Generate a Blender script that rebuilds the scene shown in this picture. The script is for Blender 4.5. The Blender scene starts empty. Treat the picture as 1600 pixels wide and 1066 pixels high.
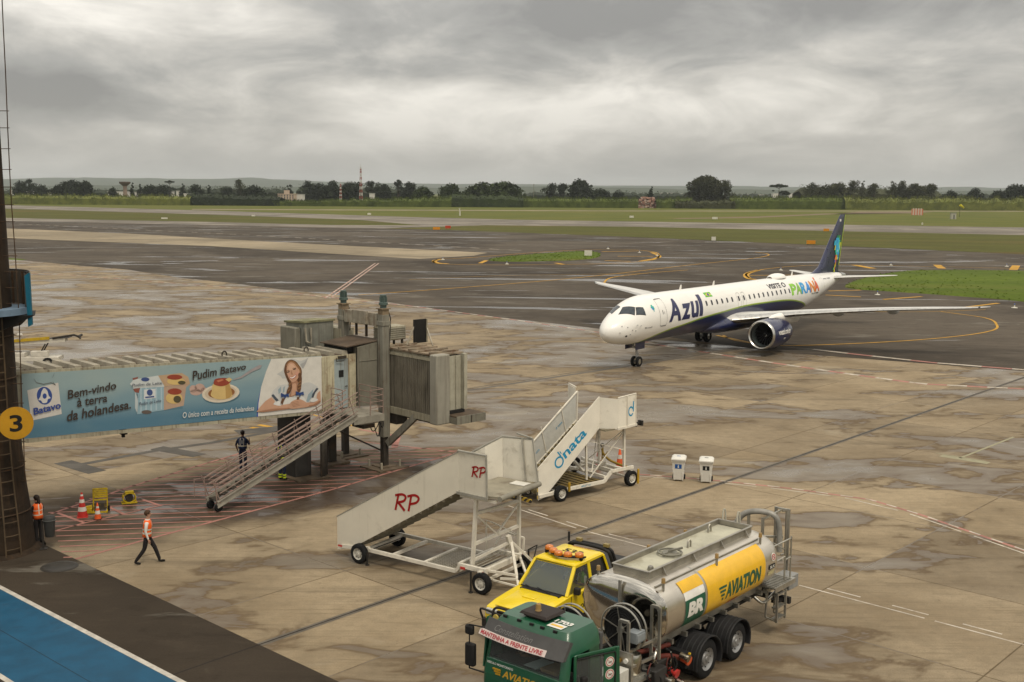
import bpy, bmesh, math, random
from mathutils import Vector, Matrix, Euler
from mathutils.geometry import tessellate_polygon
random.seed(7)
scene = bpy.context.scene
COL = scene.collection
PI = math.pi
R = math.radians

# ------------------------------------------------------------------ camera
CAM_H, PITCH, ROLL, FPX = 12.1, 0.130, 0.007, 1784.0
cd = bpy.data.cameras.new('camera')
cd.sensor_width = 36.0
cd.lens = FPX / 1600.0 * 36.0
cd.clip_start, cd.clip_end = 0.2, 30000.0
cam = bpy.data.objects.new('camera', cd)
COL.objects.link(cam)
cam.matrix_world = Matrix.Translation((0, 0, CAM_H)) @ Matrix.Rotation(PI/2 - PITCH, 4, 'X') @ Matrix.Rotation(ROLL, 4, 'Z')
scene.camera = cam

# ------------------------------------------------------------------ exposure
scene.view_settings.view_transform = 'Standard'
scene.view_settings.look = 'None'
scene.view_settings.exposure = EXPOSURE = 0.28
scene.view_settings.gamma = 1.0
scene.cycles.use_denoising = True
scene.cycles.volume_bounces = 0
scene.cycles.max_bounces = 6
scene.cycles.transparent_max_bounces = 12

# ------------------------------------------------------------------ world: overcast sky
SUN_EL, SUN_AZ = R(58), R(150)      # azimuth clockwise from +Y (behind the viewer's right shoulder)
world = bpy.data.worlds.new('World')
scene.world = world
world.use_nodes = True
def build_world():
    nt = world.node_tree; N = nt.nodes; L = nt.links
    N.clear()
    out = N.new('ShaderNodeOutputWorld'); bg = N.new('ShaderNodeBackground')
    bg.inputs['Strength'].default_value = 0.1
    L.new(bg.outputs[0], out.inputs[0])
    sky = N.new('ShaderNodeTexSky'); sky.sky_type = 'NISHITA'; sky.sun_disc = False
    sky.sun_elevation = SUN_EL; sky.sun_rotation = SUN_AZ
    sky.dust_density = 3.0
    tc = N.new('ShaderNodeTexCoord')
    sep = N.new('ShaderNodeSeparateXYZ'); L.new(tc.outputs['Generated'], sep.inputs[0])
    def math_(op, a, b=None, c=None, clamp=False):
        n = N.new('ShaderNodeMath'); n.operation = op; n.use_clamp = clamp
        for i, v in enumerate((a, b, c)):
            if v is None: continue
            if isinstance(v, (int, float)): n.inputs[i].default_value = v
            else: L.new(v, n.inputs[i])
        return n.outputs[0]
    X, Y, Z = sep.outputs
    zc = math_('MAXIMUM', Z, 0.0)
    den = math_('ADD', zc, 0.17)
    px = math_('DIVIDE', X, den); py = math_('DIVIDE', Y, den)
    comb = N.new('ShaderNodeCombineXYZ'); L.new(px, comb.inputs[0]); L.new(py, comb.inputs[1])
    def noise(vec, scale, detail, rough, dist, off=(0, 0, 0), sc=(1, 1, 1)):
        mp = N.new('ShaderNodeMapping'); mp.inputs['Location'].default_value = off; mp.inputs['Scale'].default_value = sc
        L.new(vec, mp.inputs[0])
        n = N.new('ShaderNodeTexNoise'); n.inputs['Scale'].default_value = scale; n.inputs['Detail'].default_value = detail
        n.inputs['Roughness'].default_value = rough; n.inputs['Distortion'].default_value = dist
        L.new(mp.outputs[0], n.inputs['Vector']); return n.outputs['Fac']
    n1 = noise(tc.outputs['Generated'], 2.6, 8, 0.56, 0.25, (3.1, 1.7, .4), (1, 1, 3.0))
    n2 = noise(tc.outputs['Generated'], 7.5, 8, 0.6, 0.5, (7.3, 2.2, 1.1), (1, 1, 2.6))
    az = math_('ARCTAN2', X, Y)
    # soft cloud banks, given by bearing, elevation, widths and depth
    acc = math_('ADD', math_('MULTIPLY', n1, 1.9), math_('MULTIPLY', n2, 1.15))
    acc = math_('SUBTRACT', acc, 1.455)
    wob = math_('MULTIPLY', math_('SUBTRACT', noise(comb.outputs[0], 0.8, 6, .6, .6, (1, 9, 0)), 0.5), 1.1)
    for (a, e, wa, we, d) in CLOUD_BANKS:
        u = math_('DIVIDE', math_('SUBTRACT', az, a), wa)
        v = math_('DIVIDE', math_('SUBTRACT', Z, e), we)
        v = math_('ADD', v, wob); u = math_('ADD', u, wob)
        r2 = math_('ADD', math_('MULTIPLY', u, u), math_('MULTIPLY', v, v))
        g = math_('POWER', 2.718, math_('MULTIPLY', r2, -1.0))
        acc = math_('ADD', acc, math_('MULTIPLY', g, d))
    ramp = N.new('ShaderNodeValToRGB'); el = ramp.color_ramp.elements
    el[0].position = 0.0; el[0].color = (1.95, 1.88, 1.75, 1)
    el[1].position = 1.0; el[1].color = (6.3, 5.98, 5.4, 1)
    for p_, c_ in ((0.35, (2.85, 2.75, 2.54, 1)), (0.62, (4.1, 3.9, 3.52, 1))):
        e_ = el.new(p_); e_.color = c_
    L.new(math_('ADD', math_('MULTIPLY', acc, 1.25), 0.53, clamp=True), ramp.inputs[0])
    # overcast luminance grows towards the zenith
    gain = math_('ADD', math_('MULTIPLY', math_('POWER', zc, 0.8), 1.55), 1.06)
    ml = N.new('ShaderNodeVectorMath'); ml.operation = 'SCALE'
    L.new(ramp.outputs[0], ml.inputs[0]); L.new(gain, ml.inputs['Scale'])
    # near the horizon the cloud melts into an even pale band
    hz = N.new('ShaderNodeMix'); hz.data_type = 'RGBA'
    f = math_('POWER', math_('SUBTRACT', 1.0, math_('MINIMUM', math_('MULTIPLY', zc, 11.0), 1.0)), 1.6)
    L.new(math_('MULTIPLY', f, 0.8), hz.inputs[0]); L.new(ml.outputs[0], hz.inputs[6]); hz.inputs[7].default_value = (3.85, 3.69, 3.34, 1)
    mx = N.new('ShaderNodeMix'); mx.data_type = 'RGBA'; mx.inputs[0].default_value = 0.93
    L.new(sky.outputs[0], mx.inputs[6]); L.new(hz.outputs[2], mx.inputs[7])
    L.new(mx.outputs[2], bg.inputs['Color'])
CLOUD_BANKS = [(0.16, 0.115, 0.26, 0.026, -0.24), (0.06, 0.145, 0.17, 0.030, -0.42), (0.27, 0.155, 0.22, 0.022, -0.34), (-0.34, 0.072, 0.13, 0.020, -0.36),
               (-0.05, 0.10, 0.12, 0.014, -0.22), (0.33, 0.085, 0.16, 0.03, -0.02), (-0.05, 0.065, 0.14, 0.014, -0.03), (-0.30, 0.155, 0.2, 0.03, 0.10)]
build_world()
sl = bpy.data.lights.new('sun', 'SUN'); sl.energy = 1.5; sl.angle = R(14); sl.color = (1.0, 0.90, 0.74)
sun = bpy.data.objects.new('sun', sl); COL.objects.link(sun)
sd = Vector((math.sin(SUN_AZ)*math.cos(SUN_EL), math.cos(SUN_AZ)*math.cos(SUN_EL), math.sin(SUN_EL)))
sun.rotation_euler = sd.to_track_quat('Z', 'Y').to_euler()
sun.location = (0, 0, 60)

# ------------------------------------------------------------------ helpers
def ray(u, v):
    a, b = u - 800.0, v - 533.0
    c, s = math.cos(ROLL), math.sin(ROLL)
    x = (c*a + s*b)/FPX; y = -(-s*a + c*b)/FPX
    return Vector((x, math.cos(PITCH) + y*math.sin(PITCH), -math.sin(PITCH) + y*math.cos(PITCH)))
EYE = Vector((0, 0, CAM_H))
def G(u, v, z=0.0):                       # where the sight line meets the level z
    d = ray(u, v); k = (z - CAM_H)/d.z
    return EYE + d*k
def AT(u, v, Y):                          # ... and where it is at depth Y
    d = ray(u, v); return EYE + d*(Y/d.y)

def tag(o, label=None, cat=None, group=None, kind=None):
    if label: o['label'] = label
    if cat: o['category'] = cat
    if group: o['group'] = group
    if kind: o['kind'] = kind
    return o
def empty(name, loc=(0, 0, 0), rz=0.0, label=None, cat=None, group=None):
    o = bpy.data.objects.new(name, None); COL.objects.link(o)
    o.empty_display_size = 0.3
    o.location = loc; o.rotation_euler = (0, 0, rz)
    return tag(o, label, cat, group)
def copy_tree(o, parent=None):
    c = o.copy(); COL.objects.link(c)
    if parent is not None: c.parent = parent
    for ch in list(o.children): copy_tree(ch, c)
    return c

class MB:
    def __init__(s): s.v = []; s.f = []; s.m = []; s.sm = []
    def add(s, vs, fs, m=0, M=None, smooth=False):
        k = len(s.v)
        for p in vs:
            p = Vector(p)
            s.v.append(tuple(M @ p) if M is not None else tuple(p))
        for f in fs:
            s.f.append(tuple(i + k for i in f)); s.m.append(m); s.sm.append(smooth)
        return s
    def box(s, x0, x1, y0, y1, z0, z1, m=0, M=None):
        vs = [(x0,y0,z0),(x1,y0,z0),(x1,y1,z0),(x0,y1,z0),(x0,y0,z1),(x1,y0,z1),(x1,y1,z1),(x0,y1,z1)]
        return s.add(vs, [(0,3,2,1),(4,5,6,7),(0,1,5,4),(1,2,6,5),(2,3,7,6),(3,0,4,7)], m, M)
    def hexa(s, b, t, m=0, M=None):        # bottom loop, top loop
        n = len(b)
        fs = [tuple(range(n-1, -1, -1)), tuple(range(n, 2*n))] + [(i, (i+1) % n, n+(i+1) % n, n+i) for i in range(n)]
        return s.add(list(b)+list(t), fs, m, M)
    def bar(s, p, q, w, h=None, m=0, M=None, up=(0, 0, 1)):
        p, q = Vector(p), Vector(q); h = h or w
        d = (q-p).normalized(); u = Vector(up)
        if abs(d.dot(u)) > 0.98: u = Vector((1, 0, 0))
        a = d.cross(u).normalized()*w/2; b = d.cross(a).normalized()*h/2
        lo = [p-a-b, p+a-b, p+a+b, p-a+b]; hi = [x + (q-p) for x in lo]
        return s.hexa(lo, hi, m, M)
    def tube(s, pts, r, n=8, m=0, M=None, caps=True, smooth=True, closed=False):
        pts = [Vector(p) for p in pts]; k = len(pts)
        rs = r if isinstance(r, (list, tuple)) else [r]*k
        vs = []; fs = []; ref = None
        for i, p in enumerate(pts):
            if closed: d = (pts[(i+1) % k]-pts[i-1]).normalized()
            elif i == 0: d = (pts[1]-p).normalized()
            elif i == k-1: d = (p-pts[i-1]).normalized()
            else:
                d = ((pts[i+1]-p).normalized()+(p-pts[i-1]).normalized())
                d = d.normalized() if d.length > 1e-6 else (pts[i+1]-p).normalized()
            if ref is None:
                ref = Vector((0, 0, 1)) if abs(d.z) < 0.9 else Vector((1, 0, 0))
            a = (ref - d*ref.dot(d)).normalized(); ref = a; b = d.cross(a)
            for j in range(n):
                t = 2*PI*j/n
                vs.append(p + a*math.cos(t)*rs[i] + b*math.sin(t)*rs[i])
        for i in range(k if closed else k-1):
            i2 = (i+1) % k
            for j in range(n):
                fs.append((i*n+j, i*n+(j+1) % n, i2*n+(j+1) % n, i2*n+j))
        s.add(vs, fs, m, M, smooth)
        if caps and not closed:
            s.add(vs[:n], [tuple(range(n-1, -1, -1))], m, M); s.add(vs[-n:], [tuple(range(n))], m, M)
        return s
    def cyl(s, p, q, r, r2=None, n=16, m=0, M=None, smooth=True):
        return s.tube([p, q], [r, r if r2 is None else r2], n, m, M, True, smooth)
    def lathe(s, prof, n=24, m=0, M=None, smooth=True, axis='Z', ang=2*PI):
        vs = []; fs = []; k = len(prof); full = abs(ang-2*PI) < 1e-6; c = n if full else n+1
        for (r, h) in prof:
            for j in range(c):
                t = ang*j/n
                x, y = r*math.cos(t), r*math.sin(t)
                vs.append((x, y, h) if axis == 'Z' else ((h, x, y) if axis == 'X' else (y, h, x)))
        for i in range(k-1):
            for j in range(n):
                j2 = (j+1) % c
                fs.append((i*c+j, i*c+j2, (i+1)*c+j2, (i+1)*c+j))
        return s.add(vs, fs, m, M, smooth)
    def loft(s, rings, m=0, M=None, smooth=True, closed=True, caps=True):
        n = len(rings[0]); vs = [p for r_ in rings for p in r_]; fs = []
        for i in range(len(rings)-1):
            for j in range(n if closed else n-1):
                j2 = (j+1) % n
                fs.append((i*n+j, i*n+j2, (i+1)*n+j2, (i+1)*n+j))
        s.add(vs, fs, m, M, smooth)
        if caps and closed:
            s.add(rings[0], [tuple(range(n-1, -1, -1))], m, M); s.add(rings[-1], [tuple(range(n))], m, M)
        return s
    def poly(s, pts, m=0, M=None):         # flat, possibly concave
        pts = [Vector(p) for p in pts]
        tri = tessellate_polygon([pts])
        nrm = Vector((0, 0, 0))
        for i in range(len(pts)):
            nrm += pts[i].cross(pts[(i+1) % len(pts)])
        fs = []
        for t in tri:
            a, b, c = (pts[i] for i in t)
            fs.append(tuple(t) if (b-a).cross(c-a).dot(nrm) > 0 else tuple(reversed(t)))
        return s.add(pts, fs, m, M)
    def prism(s, pts, off, m=0, M=None):   # flat outline pushed along off
        off = Vector(off); pts = [Vector(p) for p in pts]; n = len(pts)
        s.poly(pts, m, M); s.poly([p+off for p in reversed(pts)], m, M)
        s.add(pts + [p+off for p in pts], [(i, i+n, (i+1) % n+n, (i+1) % n) for i in range(n)], m, M)
        return s
    def ball(s, c, r, n=12, k=8, m=0, M=None):
        rx, ry, rz = r if isinstance(r, (tuple, list)) else (r, r, r)
        prof = []
        vs = []; fs = []
        for i in range(k+1):
            t = PI*i/k
            for j in range(n):
                p = 2*PI*j/n
                vs.append((c[0]+rx*math.sin(t)*math.cos(p), c[1]+ry*math.sin(t)*math.sin(p), c[2]+rz*math.cos(t)))
        for i in range(k):
            for j in range(n):
                fs.append((i*n+j, (i+1)*n+j, (i+1)*n+(j+1) % n, i*n+(j+1) % n))
        return s.add(vs, fs, m, M, True)
    def build(s, name, mats, parent=None, bevel=0.0, angle=None, fix=True, solid=0.0):
        me = bpy.data.meshes.new(name)
        me.from_pydata(s.v, [], s.f)
        if not isinstance(mats, (list, tuple)): mats = [mats]
        for mt in mats: me.materials.append(mt)
        me.polygons.foreach_set('material_index', s.m)
        me.polygons.foreach_set('use_smooth', s.sm)
        bm = bmesh.new(); bm.from_mesh(me)
        bmesh.ops.remove_doubles(bm, verts=bm.verts, dist=0.0004)
        if fix: bmesh.ops.recalc_face_normals(bm, faces=bm.faces)
        bm.to_mesh(me); bm.free()
        me.validate()
        if angle: me.set_sharp_from_angle(angle=R(angle))
        else: me.set_sharp_from_angle(angle=R(50))
        o = bpy.data.objects.new(name, me); COL.objects.link(o)
        if parent is not None: o.parent = parent
        if bevel:
            md = o.modifiers.new('bevel', 'BEVEL'); md.width = bevel; md.segments = 2; md.limit_method = 'ANGLE'; md.angle_limit = R(40)
        if solid:
            md = o.modifiers.new('solid', 'SOLIDIFY'); md.thickness = solid; md.offset = 0
        return o

_txt = {}
def text_mesh(body, shear=0.0, bold=0.0, spacing=1.0, line=1.0, align='CENTER'):
    key = (body, shear, bold, spacing, line, align)
    if key in _txt: return _txt[key]
    cu = bpy.data.curves.new('lettering', 'FONT')
    cu.body = body; cu.size = 1.0; cu.shear = shear; cu.offset = bold; cu.space_character = spacing; cu.space_line = line
    cu.align_x = align; cu.resolution_u = 4; cu.fill_mode = 'FRONT'
    ob = bpy.data.objects.new('lettering_source', cu); COL.objects.link(ob)
    dg = bpy.context.evaluated_depsgraph_get()
    me = bpy.data.meshes.new_from_object(ob.evaluated_get(dg))
    vs = [(v.co.x, v.co.y) for v in me.vertices]; fs = [tuple(p.vertices) for p in me.polygons]
    bpy.data.objects.remove(ob); bpy.data.curves.remove(cu); bpy.data.meshes.remove(me)
    x0 = min(v[0] for v in vs); x1 = max(v[0] for v in vs); y0 = min(v[1] for v in vs); y1 = max(v[1] for v in vs)
    vs = [((x-x0)/(x1-x0), (y-y0)/(y1-y0)) for x, y in vs]       # unit box
    _txt[key] = (vs, fs, (x1-x0)/(y1-y0)); return _txt[key]
def grid_cut(vs, fs, nx, ny):              # cut a unit-box mesh along a grid so that it can bend
    bm = bmesh.new()
    bv = [bm.verts.new((x, y, 0)) for x, y in vs]
    for f in fs:
        try: bm.faces.new([bv[i] for i in f])
        except ValueError: pass
    for n, ax in ((nx, 0), (ny, 1)):
        for i in range(1, n):
            co = [0, 0, 0]; co[ax] = i/n; no = [0, 0, 0]; no[ax] = 1
            bmesh.ops.bisect_plane(bm, geom=bm.verts[:]+bm.edges[:]+bm.faces[:], plane_co=co, plane_no=no, dist=1e-5)
    bm.verts.index_update()
    o = [(v.co.x, v.co.y) for v in bm.verts], [tuple(v.index for v in f.verts) for f in bm.faces]
    bm.free(); return o
def text_on(mb, body, fn, m=0, cut=None, **k):   # fn maps the unit box to 3-D
    vs, fs, asp = text_mesh(body, **k)
    if cut: vs, fs = grid_cut(vs, fs, *cut)
    mb.add([fn(x, y) for x, y in vs], fs, m)
    return mb
def flat(o, ux, uy):                        # unit box -> corner o, edge vectors
    o, ux, uy = Vector(o), Vector(ux), Vector(uy)
    return lambda x, y: o + ux*x + uy*y
def quadmap(a, b, c, d):                   # unit box -> any quad (bl, br, tr, tl)
    a, b, c, d = map(Vector, (a, b, c, d))
    return lambda x, y: (a*(1-x)+b*x)*(1-y) + (d*(1-x)+c*x)*y

# ------------------------------------------------------------------ materials
def lin(r, g, b): return tuple(((c/255)/12.92 if c/255 <= .04045 else ((c/255+.055)/1.055)**2.4) for c in (r, g, b))
class NT:
    def __init__(s, name):
        s.mat = bpy.data.materials.new(name); s.mat.use_nodes = True
        s.nt = s.mat.node_tree; s.b = s.nt.nodes['Principled BSDF']; s.tc = None
    def n(s, t, **k):
        x = s.nt.nodes.new(t)
        for a, v in k.items(): setattr(x, a, v)
        return x
    def l(s, a, b): s.nt.links.new(a, b)
    def co(s, scale=(1, 1, 1), loc=(0, 0, 0), rot=(0, 0, 0)):
        if s.tc is None: s.tc = s.n('ShaderNodeTexCoord')
        mp = s.n('ShaderNodeMapping'); mp.inputs['Scale'].default_value = scale; mp.inputs['Location'].default_value = loc; mp.inputs['Rotation'].default_value = rot
        s.l(s.tc.outputs['Object'], mp.inputs[0]); return mp.outputs[0]
    def noise(s, freq, detail=4, rough=.55, dist=0.0, **k):
        x = s.n('ShaderNodeTexNoise'); x.inputs['Scale'].default_value = freq; x.inputs['Detail'].default_value = detail
        x.inputs['Roughness'].default_value = rough; x.inputs['Distortion'].default_value = dist
        s.l(s.co(**k), x.inputs['Vector']); return x.outputs['Fac']
    def math(s, op, a, b=None, c=None, clamp=False):
        x = s.n('ShaderNodeMath', operation=op, use_clamp=clamp)
        for i, v in enumerate((a, b, c)):
            if v is None: continue
            if isinstance(v, (int, float)): x.inputs[i].default_value = v
            else: s.l(v, x.inputs[i])
        return x.outputs[0]
    def step(s, f, a, b):                   # smooth ramp a..b -> 0..1
        x = s.n('ShaderNodeMapRange', interpolation_type='SMOOTHSTEP'); s.l(f, x.inputs[0])
        x.inputs[1].default_value = a; x.inputs[2].default_value = b; return x.outputs[0]
    def mix(s, f, a, b):
        x = s.n('ShaderNodeMix', data_type='RGBA')
        for i, v in ((0, f), (6, a), (7, b)):
            if isinstance(v, (int, float)): x.inputs[i].default_value = v
            elif isinstance(v, tuple): x.inputs[i].default_value = (*v[:3], 1)
            else: s.l(v, x.inputs[i])
        return x.outputs[2]
    def mixf(s, f, a, b):
        x = s.n('ShaderNodeMix', data_type='FLOAT')
        for i, v in ((0, f), (2, a), (3, b)):
            if isinstance(v, (int, float)): x.inputs[i].default_value = v
            else: s.l(v, x.inputs[i])
        return x.outputs[0]
    def set(s, key, v):
        if isinstance(v, (int, float)): s.b.inputs[key].default_value = v
        elif isinstance(v, tuple): s.b.inputs[key].default_value = (*v[:3], 1)
        else: s.l(v, s.b.inputs[key])
    def bump(s, f, strength=.3, dist=.02):
        x = s.n('ShaderNodeBump'); x.inputs['Strength'].default_value = strength; x.inputs['Distance'].default_value = dist
        s.l(f, x.inputs['Height']); s.l(x.outputs[0], s.b.inputs['Normal'])
def tone(c, k): return tuple(x*k for x in c[:3])
_m = {}
def M(name, col, rough=.55, metal=0.0, var=.10, scale=3.0, dirt=None, streak=None, bump=0.0, coat=0.0):
    """painted or plain surface: two scales of tone, optional grime (colour, amount, scale) and vertical run-off (colour, amount)"""
    if name in _m: return _m[name]
    t = NT(name)
    n1 = t.noise(scale, 5, .6); n2 = t.noise(scale*9, 3, .6)
    c = t.mix(t.step(n1, .3, .7), tone(col, 1-var), tone(col, 1+var))
    c = t.mix(t.math('MULTIPLY', t.step(n2, .35, .75), var*.9), c, tone(col, .72))
    r_ = t.mixf(n1, rough*.88, min(1, rough*1.15))
    if dirt:
        d = t.step(t.noise(dirt[2], 7, .65, .4, loc=(3, 5, 1)), .62 - dirt[1]*.3, .86 - dirt[1]*.3)
        c = t.mix(t.math('MULTIPLY', d, min(1, .5+dirt[1]*.5)), c, dirt[0]); r_ = t.mixf(d, r_, .85)
    if streak:
        d = t.step(t.noise(1.0, 5, .65, .0, scale=(9, 9, .45), loc=(2, 4, 0)), .60 - streak[1]*.25, .82 - streak[1]*.2)
        c = t.mix(t.math('MULTIPLY', d, .75), c, streak[0]); r_ = t.mixf(d, r_, .9)
    t.set('Base Color', c); t.set('Roughness', r_); t.set('Metallic', metal); t.set('Specular IOR Level', .5 if rough < .5 or metal > .3 else .18)
    if coat: t.set('Coat Weight', coat); t.set('Coat Roughness', .08)
    if bump: t.bump(n2, bump, .01)
    _m[name] = t.mat; return t.mat

# ================================================================== GROUND
GRID = R(47.5)                              # slab joints, slot drains and taxi line share this bearing
def concrete():
    t = NT('apron_concrete')
    big = t.noise(.028, 4, .55, .3); mid = t.noise(.16, 6, .6, .2, loc=(9, 2, 0))
    fine = t.noise(2.2, 6, .7, 0, loc=(1, 1, 0)); grain = t.noise(26, 3, .7)
    c = t.mix(t.step(mid, .3, .7), (.222, .170, .108), (.340, .272, .182))
    c = t.mix(t.math('MULTIPLY', t.step(fine, .35, .75), .42), c, (.15, .122, .083))
    c = t.mix(t.math('MULTIPLY', t.step(grain, .42, .75), .50), c, (.105, .088, .062))
    br_ = t.noise(3.2, 5, .7, .2, rot=(0, 0, R(22)), scale=(.12, 2.2, 1)); c = t.mix(t.math('MULTIPLY', t.step(br_, .50, .66), .34), c, (.115, .088, .054))
    sp_ = t.noise(7, 4, .75, 0, loc=(4, 4, 0)); c = t.mix(t.math('MULTIPLY', t.step(sp_, .60, .70), .5), c, (.075, .058, .038))
    # slabs
    br = t.n('ShaderNodeTexBrick', offset=0.0, squash=1.0)
    t.l(t.co(rot=(0, 0, -GRID), loc=(1.5, 2.2, 0)), br.inputs['Vector'])
    br.inputs['Scale'].default_value = 1.0; br.inputs['Mortar Size'].default_value = .032; br.inputs['Mortar Smooth'].default_value = .6
    br.inputs['Brick Width'].default_value = 6.0; br.inputs['Row Height'].default_value = 6.0; br.inputs['Bias'].default_value = 0
    br.inputs['Color1'].default_value = (.76, .76, .77, 1); br.inputs['Color2'].default_value = (1.12, 1.11, 1.07, 1); br.inputs['Mortar'].default_value = (.36, .32, .27, 1)
    mm = t.n('ShaderNodeMix', data_type='RGBA', blend_type='MULTIPLY'); mm.inputs[0].default_value = .85
    t.l(c, mm.inputs[6]); t.l(br.outputs['Color'], mm.inputs[7]); c = mm.outputs[2]
    # drying rain: wet sheets with dark rims
    w = t.noise(.105, 6, .52, .8, rot=(0, 0, -GRID), scale=(1, 1.7, 1), loc=(4.4, 7.7, 0))
    w2 = t.noise(.45, 5, .55, .7, loc=(2, 6, 0), rot=(0, 0, -GRID), scale=(.8, 1.5, 1))
    f = t.math('ADD', t.math('MULTIPLY', w, .70), t.math('MULTIPLY', w2, .30))
    f = t.math('ADD', f, t.math('MULTIPLY', t.math('SUBTRACT', big, .5), .35))
    sb_ = t.n('ShaderNodeSeparateColor'); t.l(br.outputs['Color'], sb_.inputs[0])
    f = t.math('ADD', f, t.math('MULTIPLY', t.math('SUBTRACT', sb_.outputs[0], .94), -.11))
    sy = t.n('ShaderNodeSeparateXYZ'); t.l(t.tc.outputs['Object'], sy.inputs[0])   # the strip nearest the terminal has dried first
    f = t.math('SUBTRACT', f, t.math('MULTIPLY', t.math('SUBTRACT', 1.0, t.step(sy.outputs[1], 33, 62)), .055))
    wet = t.step(f, .496, .510)
    rim = t.math('MULTIPLY', t.step(f, .468, .498), t.math('SUBTRACT', 1.0, t.step(f, .506, .55)))
    damp = t.step(f, .41, .495)
    c = t.mix(t.math('MULTIPLY', damp, .30), c, (.118, .093, .060))
    c = t.mix(t.math('MULTIPLY', wet, .62), c, (.128, .104, .074))
    c = t.mix(t.math('MULTIPLY', rim, .70), c, (.095, .064, .036))
    film = t.step(f, .545, .62)
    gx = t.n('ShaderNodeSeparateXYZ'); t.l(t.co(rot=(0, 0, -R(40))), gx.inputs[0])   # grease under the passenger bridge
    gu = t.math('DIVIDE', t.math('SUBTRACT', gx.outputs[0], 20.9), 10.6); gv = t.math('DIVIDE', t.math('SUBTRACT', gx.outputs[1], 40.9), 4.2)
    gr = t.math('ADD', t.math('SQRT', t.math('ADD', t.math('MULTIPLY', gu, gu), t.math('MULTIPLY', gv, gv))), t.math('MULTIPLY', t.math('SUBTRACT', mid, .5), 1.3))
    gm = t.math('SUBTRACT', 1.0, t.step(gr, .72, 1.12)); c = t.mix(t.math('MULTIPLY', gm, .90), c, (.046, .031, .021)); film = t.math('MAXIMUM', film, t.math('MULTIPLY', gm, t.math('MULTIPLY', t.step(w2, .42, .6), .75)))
    # rubber and oil dragged along the stands
    sm = t.noise(.5, 5, .62, .3, rot=(0, 0, -GRID), scale=(.16, 1.2, 1))
    c = t.mix(t.math('MULTIPLY', t.step(sm, .52, .74), .48), c, (.085, .068, .047))
    pale = t.noise(.22, 5, .6, .6, loc=(8, 8, 0), rot=(0, 0, -GRID), scale=(.7, 1.3, 1))
    c = t.mix(t.math('MULTIPLY', t.step(pale, .58, .72), .30), c, (.38, .335, .25))
    oil = t.step(t.noise(.9, 5, .6, .4, loc=(5, 1, 0)), .70, .80)
    c = t.mix(t.math('MULTIPLY', oil, .55), c, (.05, .042, .034))
    t.set('Base Color', c)
    t.set('Roughness', t.mixf(film, t.mixf(wet, .85, .5), .22))
    t.set('Specular IOR Level', t.mixf(wet, .10, .42))
    t.bump(t.math('ADD', grain, fine), .22, .012)
    return t.mat
def asphalt(name, a, b, wetness):
    t = NT(name)
    mid = t.noise(.12, 6, .62, .3); grain = t.noise(18, 3, .7); patch = t.noise(.03, 4, .55, .6, loc=(3, 3, 0))
    c = t.mix(t.step(mid, .3, .72), a, b)
    c = t.mix(t.math('MULTIPLY', t.step(patch, .42, .62), .55), c, tone(b, 1.6))
    c = t.mix(t.math('MULTIPLY', t.step(grain, .4, .8), .4), c, tone(a, .55))
    st = t.noise(.055, 7, .62, .6, rot=(0, 0, -R(-24)), scale=(.33, 1.5, 1))
    c = t.mix(t.math('MULTIPLY', t.step(st, .50, .68), .5), c, tone(a, .55))
    wv = t.noise(.06, 6, .6, 1.2, rot=(0, 0, -R(-24)), scale=(.4, 2.0, 1), loc=(5.2, 3.3, 0))
    w = t.step(wv, .64 - wetness, .675 - wetness)
    cr = t.noise(.22, 6, .65, .9, loc=(2, 8, 0), rot=(0, 0, -R(-24)), scale=(.5, 1.6, 1))
    c = t.mix(t.math('MULTIPLY', t.step(cr, .57, .67), .45), c, (.20, .185, .155))
    c = t.mix(t.math('MULTIPLY', w, .5), c, tone(a, .7))
    sc_ = t.noise(.9, 7, .72, .5, scale=(.5, 1.4, 1), rot=(0, 0, R(36))); c = t.mix(t.math('MULTIPLY', t.step(sc_, .50, .68), .5), c, tone(a, .6)); c = t.mix(t.math('MULTIPLY', t.step(sc_, .47, .33), .30), c, tone(b, 1.5))
    t.set('Base Color', c); t.set('Roughness', t.mixf(w, .85, .22)); t.set('Specular IOR Level', t.mixf(w, .08, .5))
    t.bump(grain, .3, .01)
    return t.mat
def turf(name, a, b, dry, dryness):
    t = NT(name)
    n = t.noise(.05, 6, .62, .4, scale=(.6, 1.6, 1), rot=(0, 0, R(12))); f = t.noise(.6, 5, .7); p = t.noise(.017, 5, .6, .8, scale=(.5, 2.4, 1), loc=(3, 9, 0), rot=(0, 0, R(14)))
    c = t.mix(t.step(n, .3, .7), a, b)
    c = t.mix(t.math('MULTIPLY', t.step(f, .3, .75), .5), c, tone(a, .6))
    c = t.mix(t.math('MULTIPLY', t.step(p, .56-dryness, .74-dryness), .75), c, dry)
    t.set('Base Color', c); t.set('Roughness', .95); t.set('Specular IOR Level', .1)
    t.bump(f, .6, .15)
    return t.mat
m_conc = concrete()
m_asph = asphalt('taxiway_asphalt', (.048, .039, .030), (.082, .068, .052), .05)
m_road = asphalt('service_road_asphalt', (.032, .025, .018), (.046, .036, .026), -.3)  # dark asphalt, its colour lowered further for the terminal's shade
m_pale = asphalt('pale_concrete', (.20, .165, .112), (.265, .22, .152), -.06)
m_run = asphalt('runway_surface', (.13, .115, .095), (.20, .178, .148), -.02)
m_far = turf('field_grass', (.080, .098, .018), (.136, .132, .026), (.150, .118, .036), .02)
m_near = turf('strip_grass', (.068, .070, .016), (.098, .098, .022), (.118, .082, .028), .06)
m_isle = turf('island_grass', (.070, .104, .011), (.104, .142, .016), (.135, .12, .035), .03)

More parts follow.
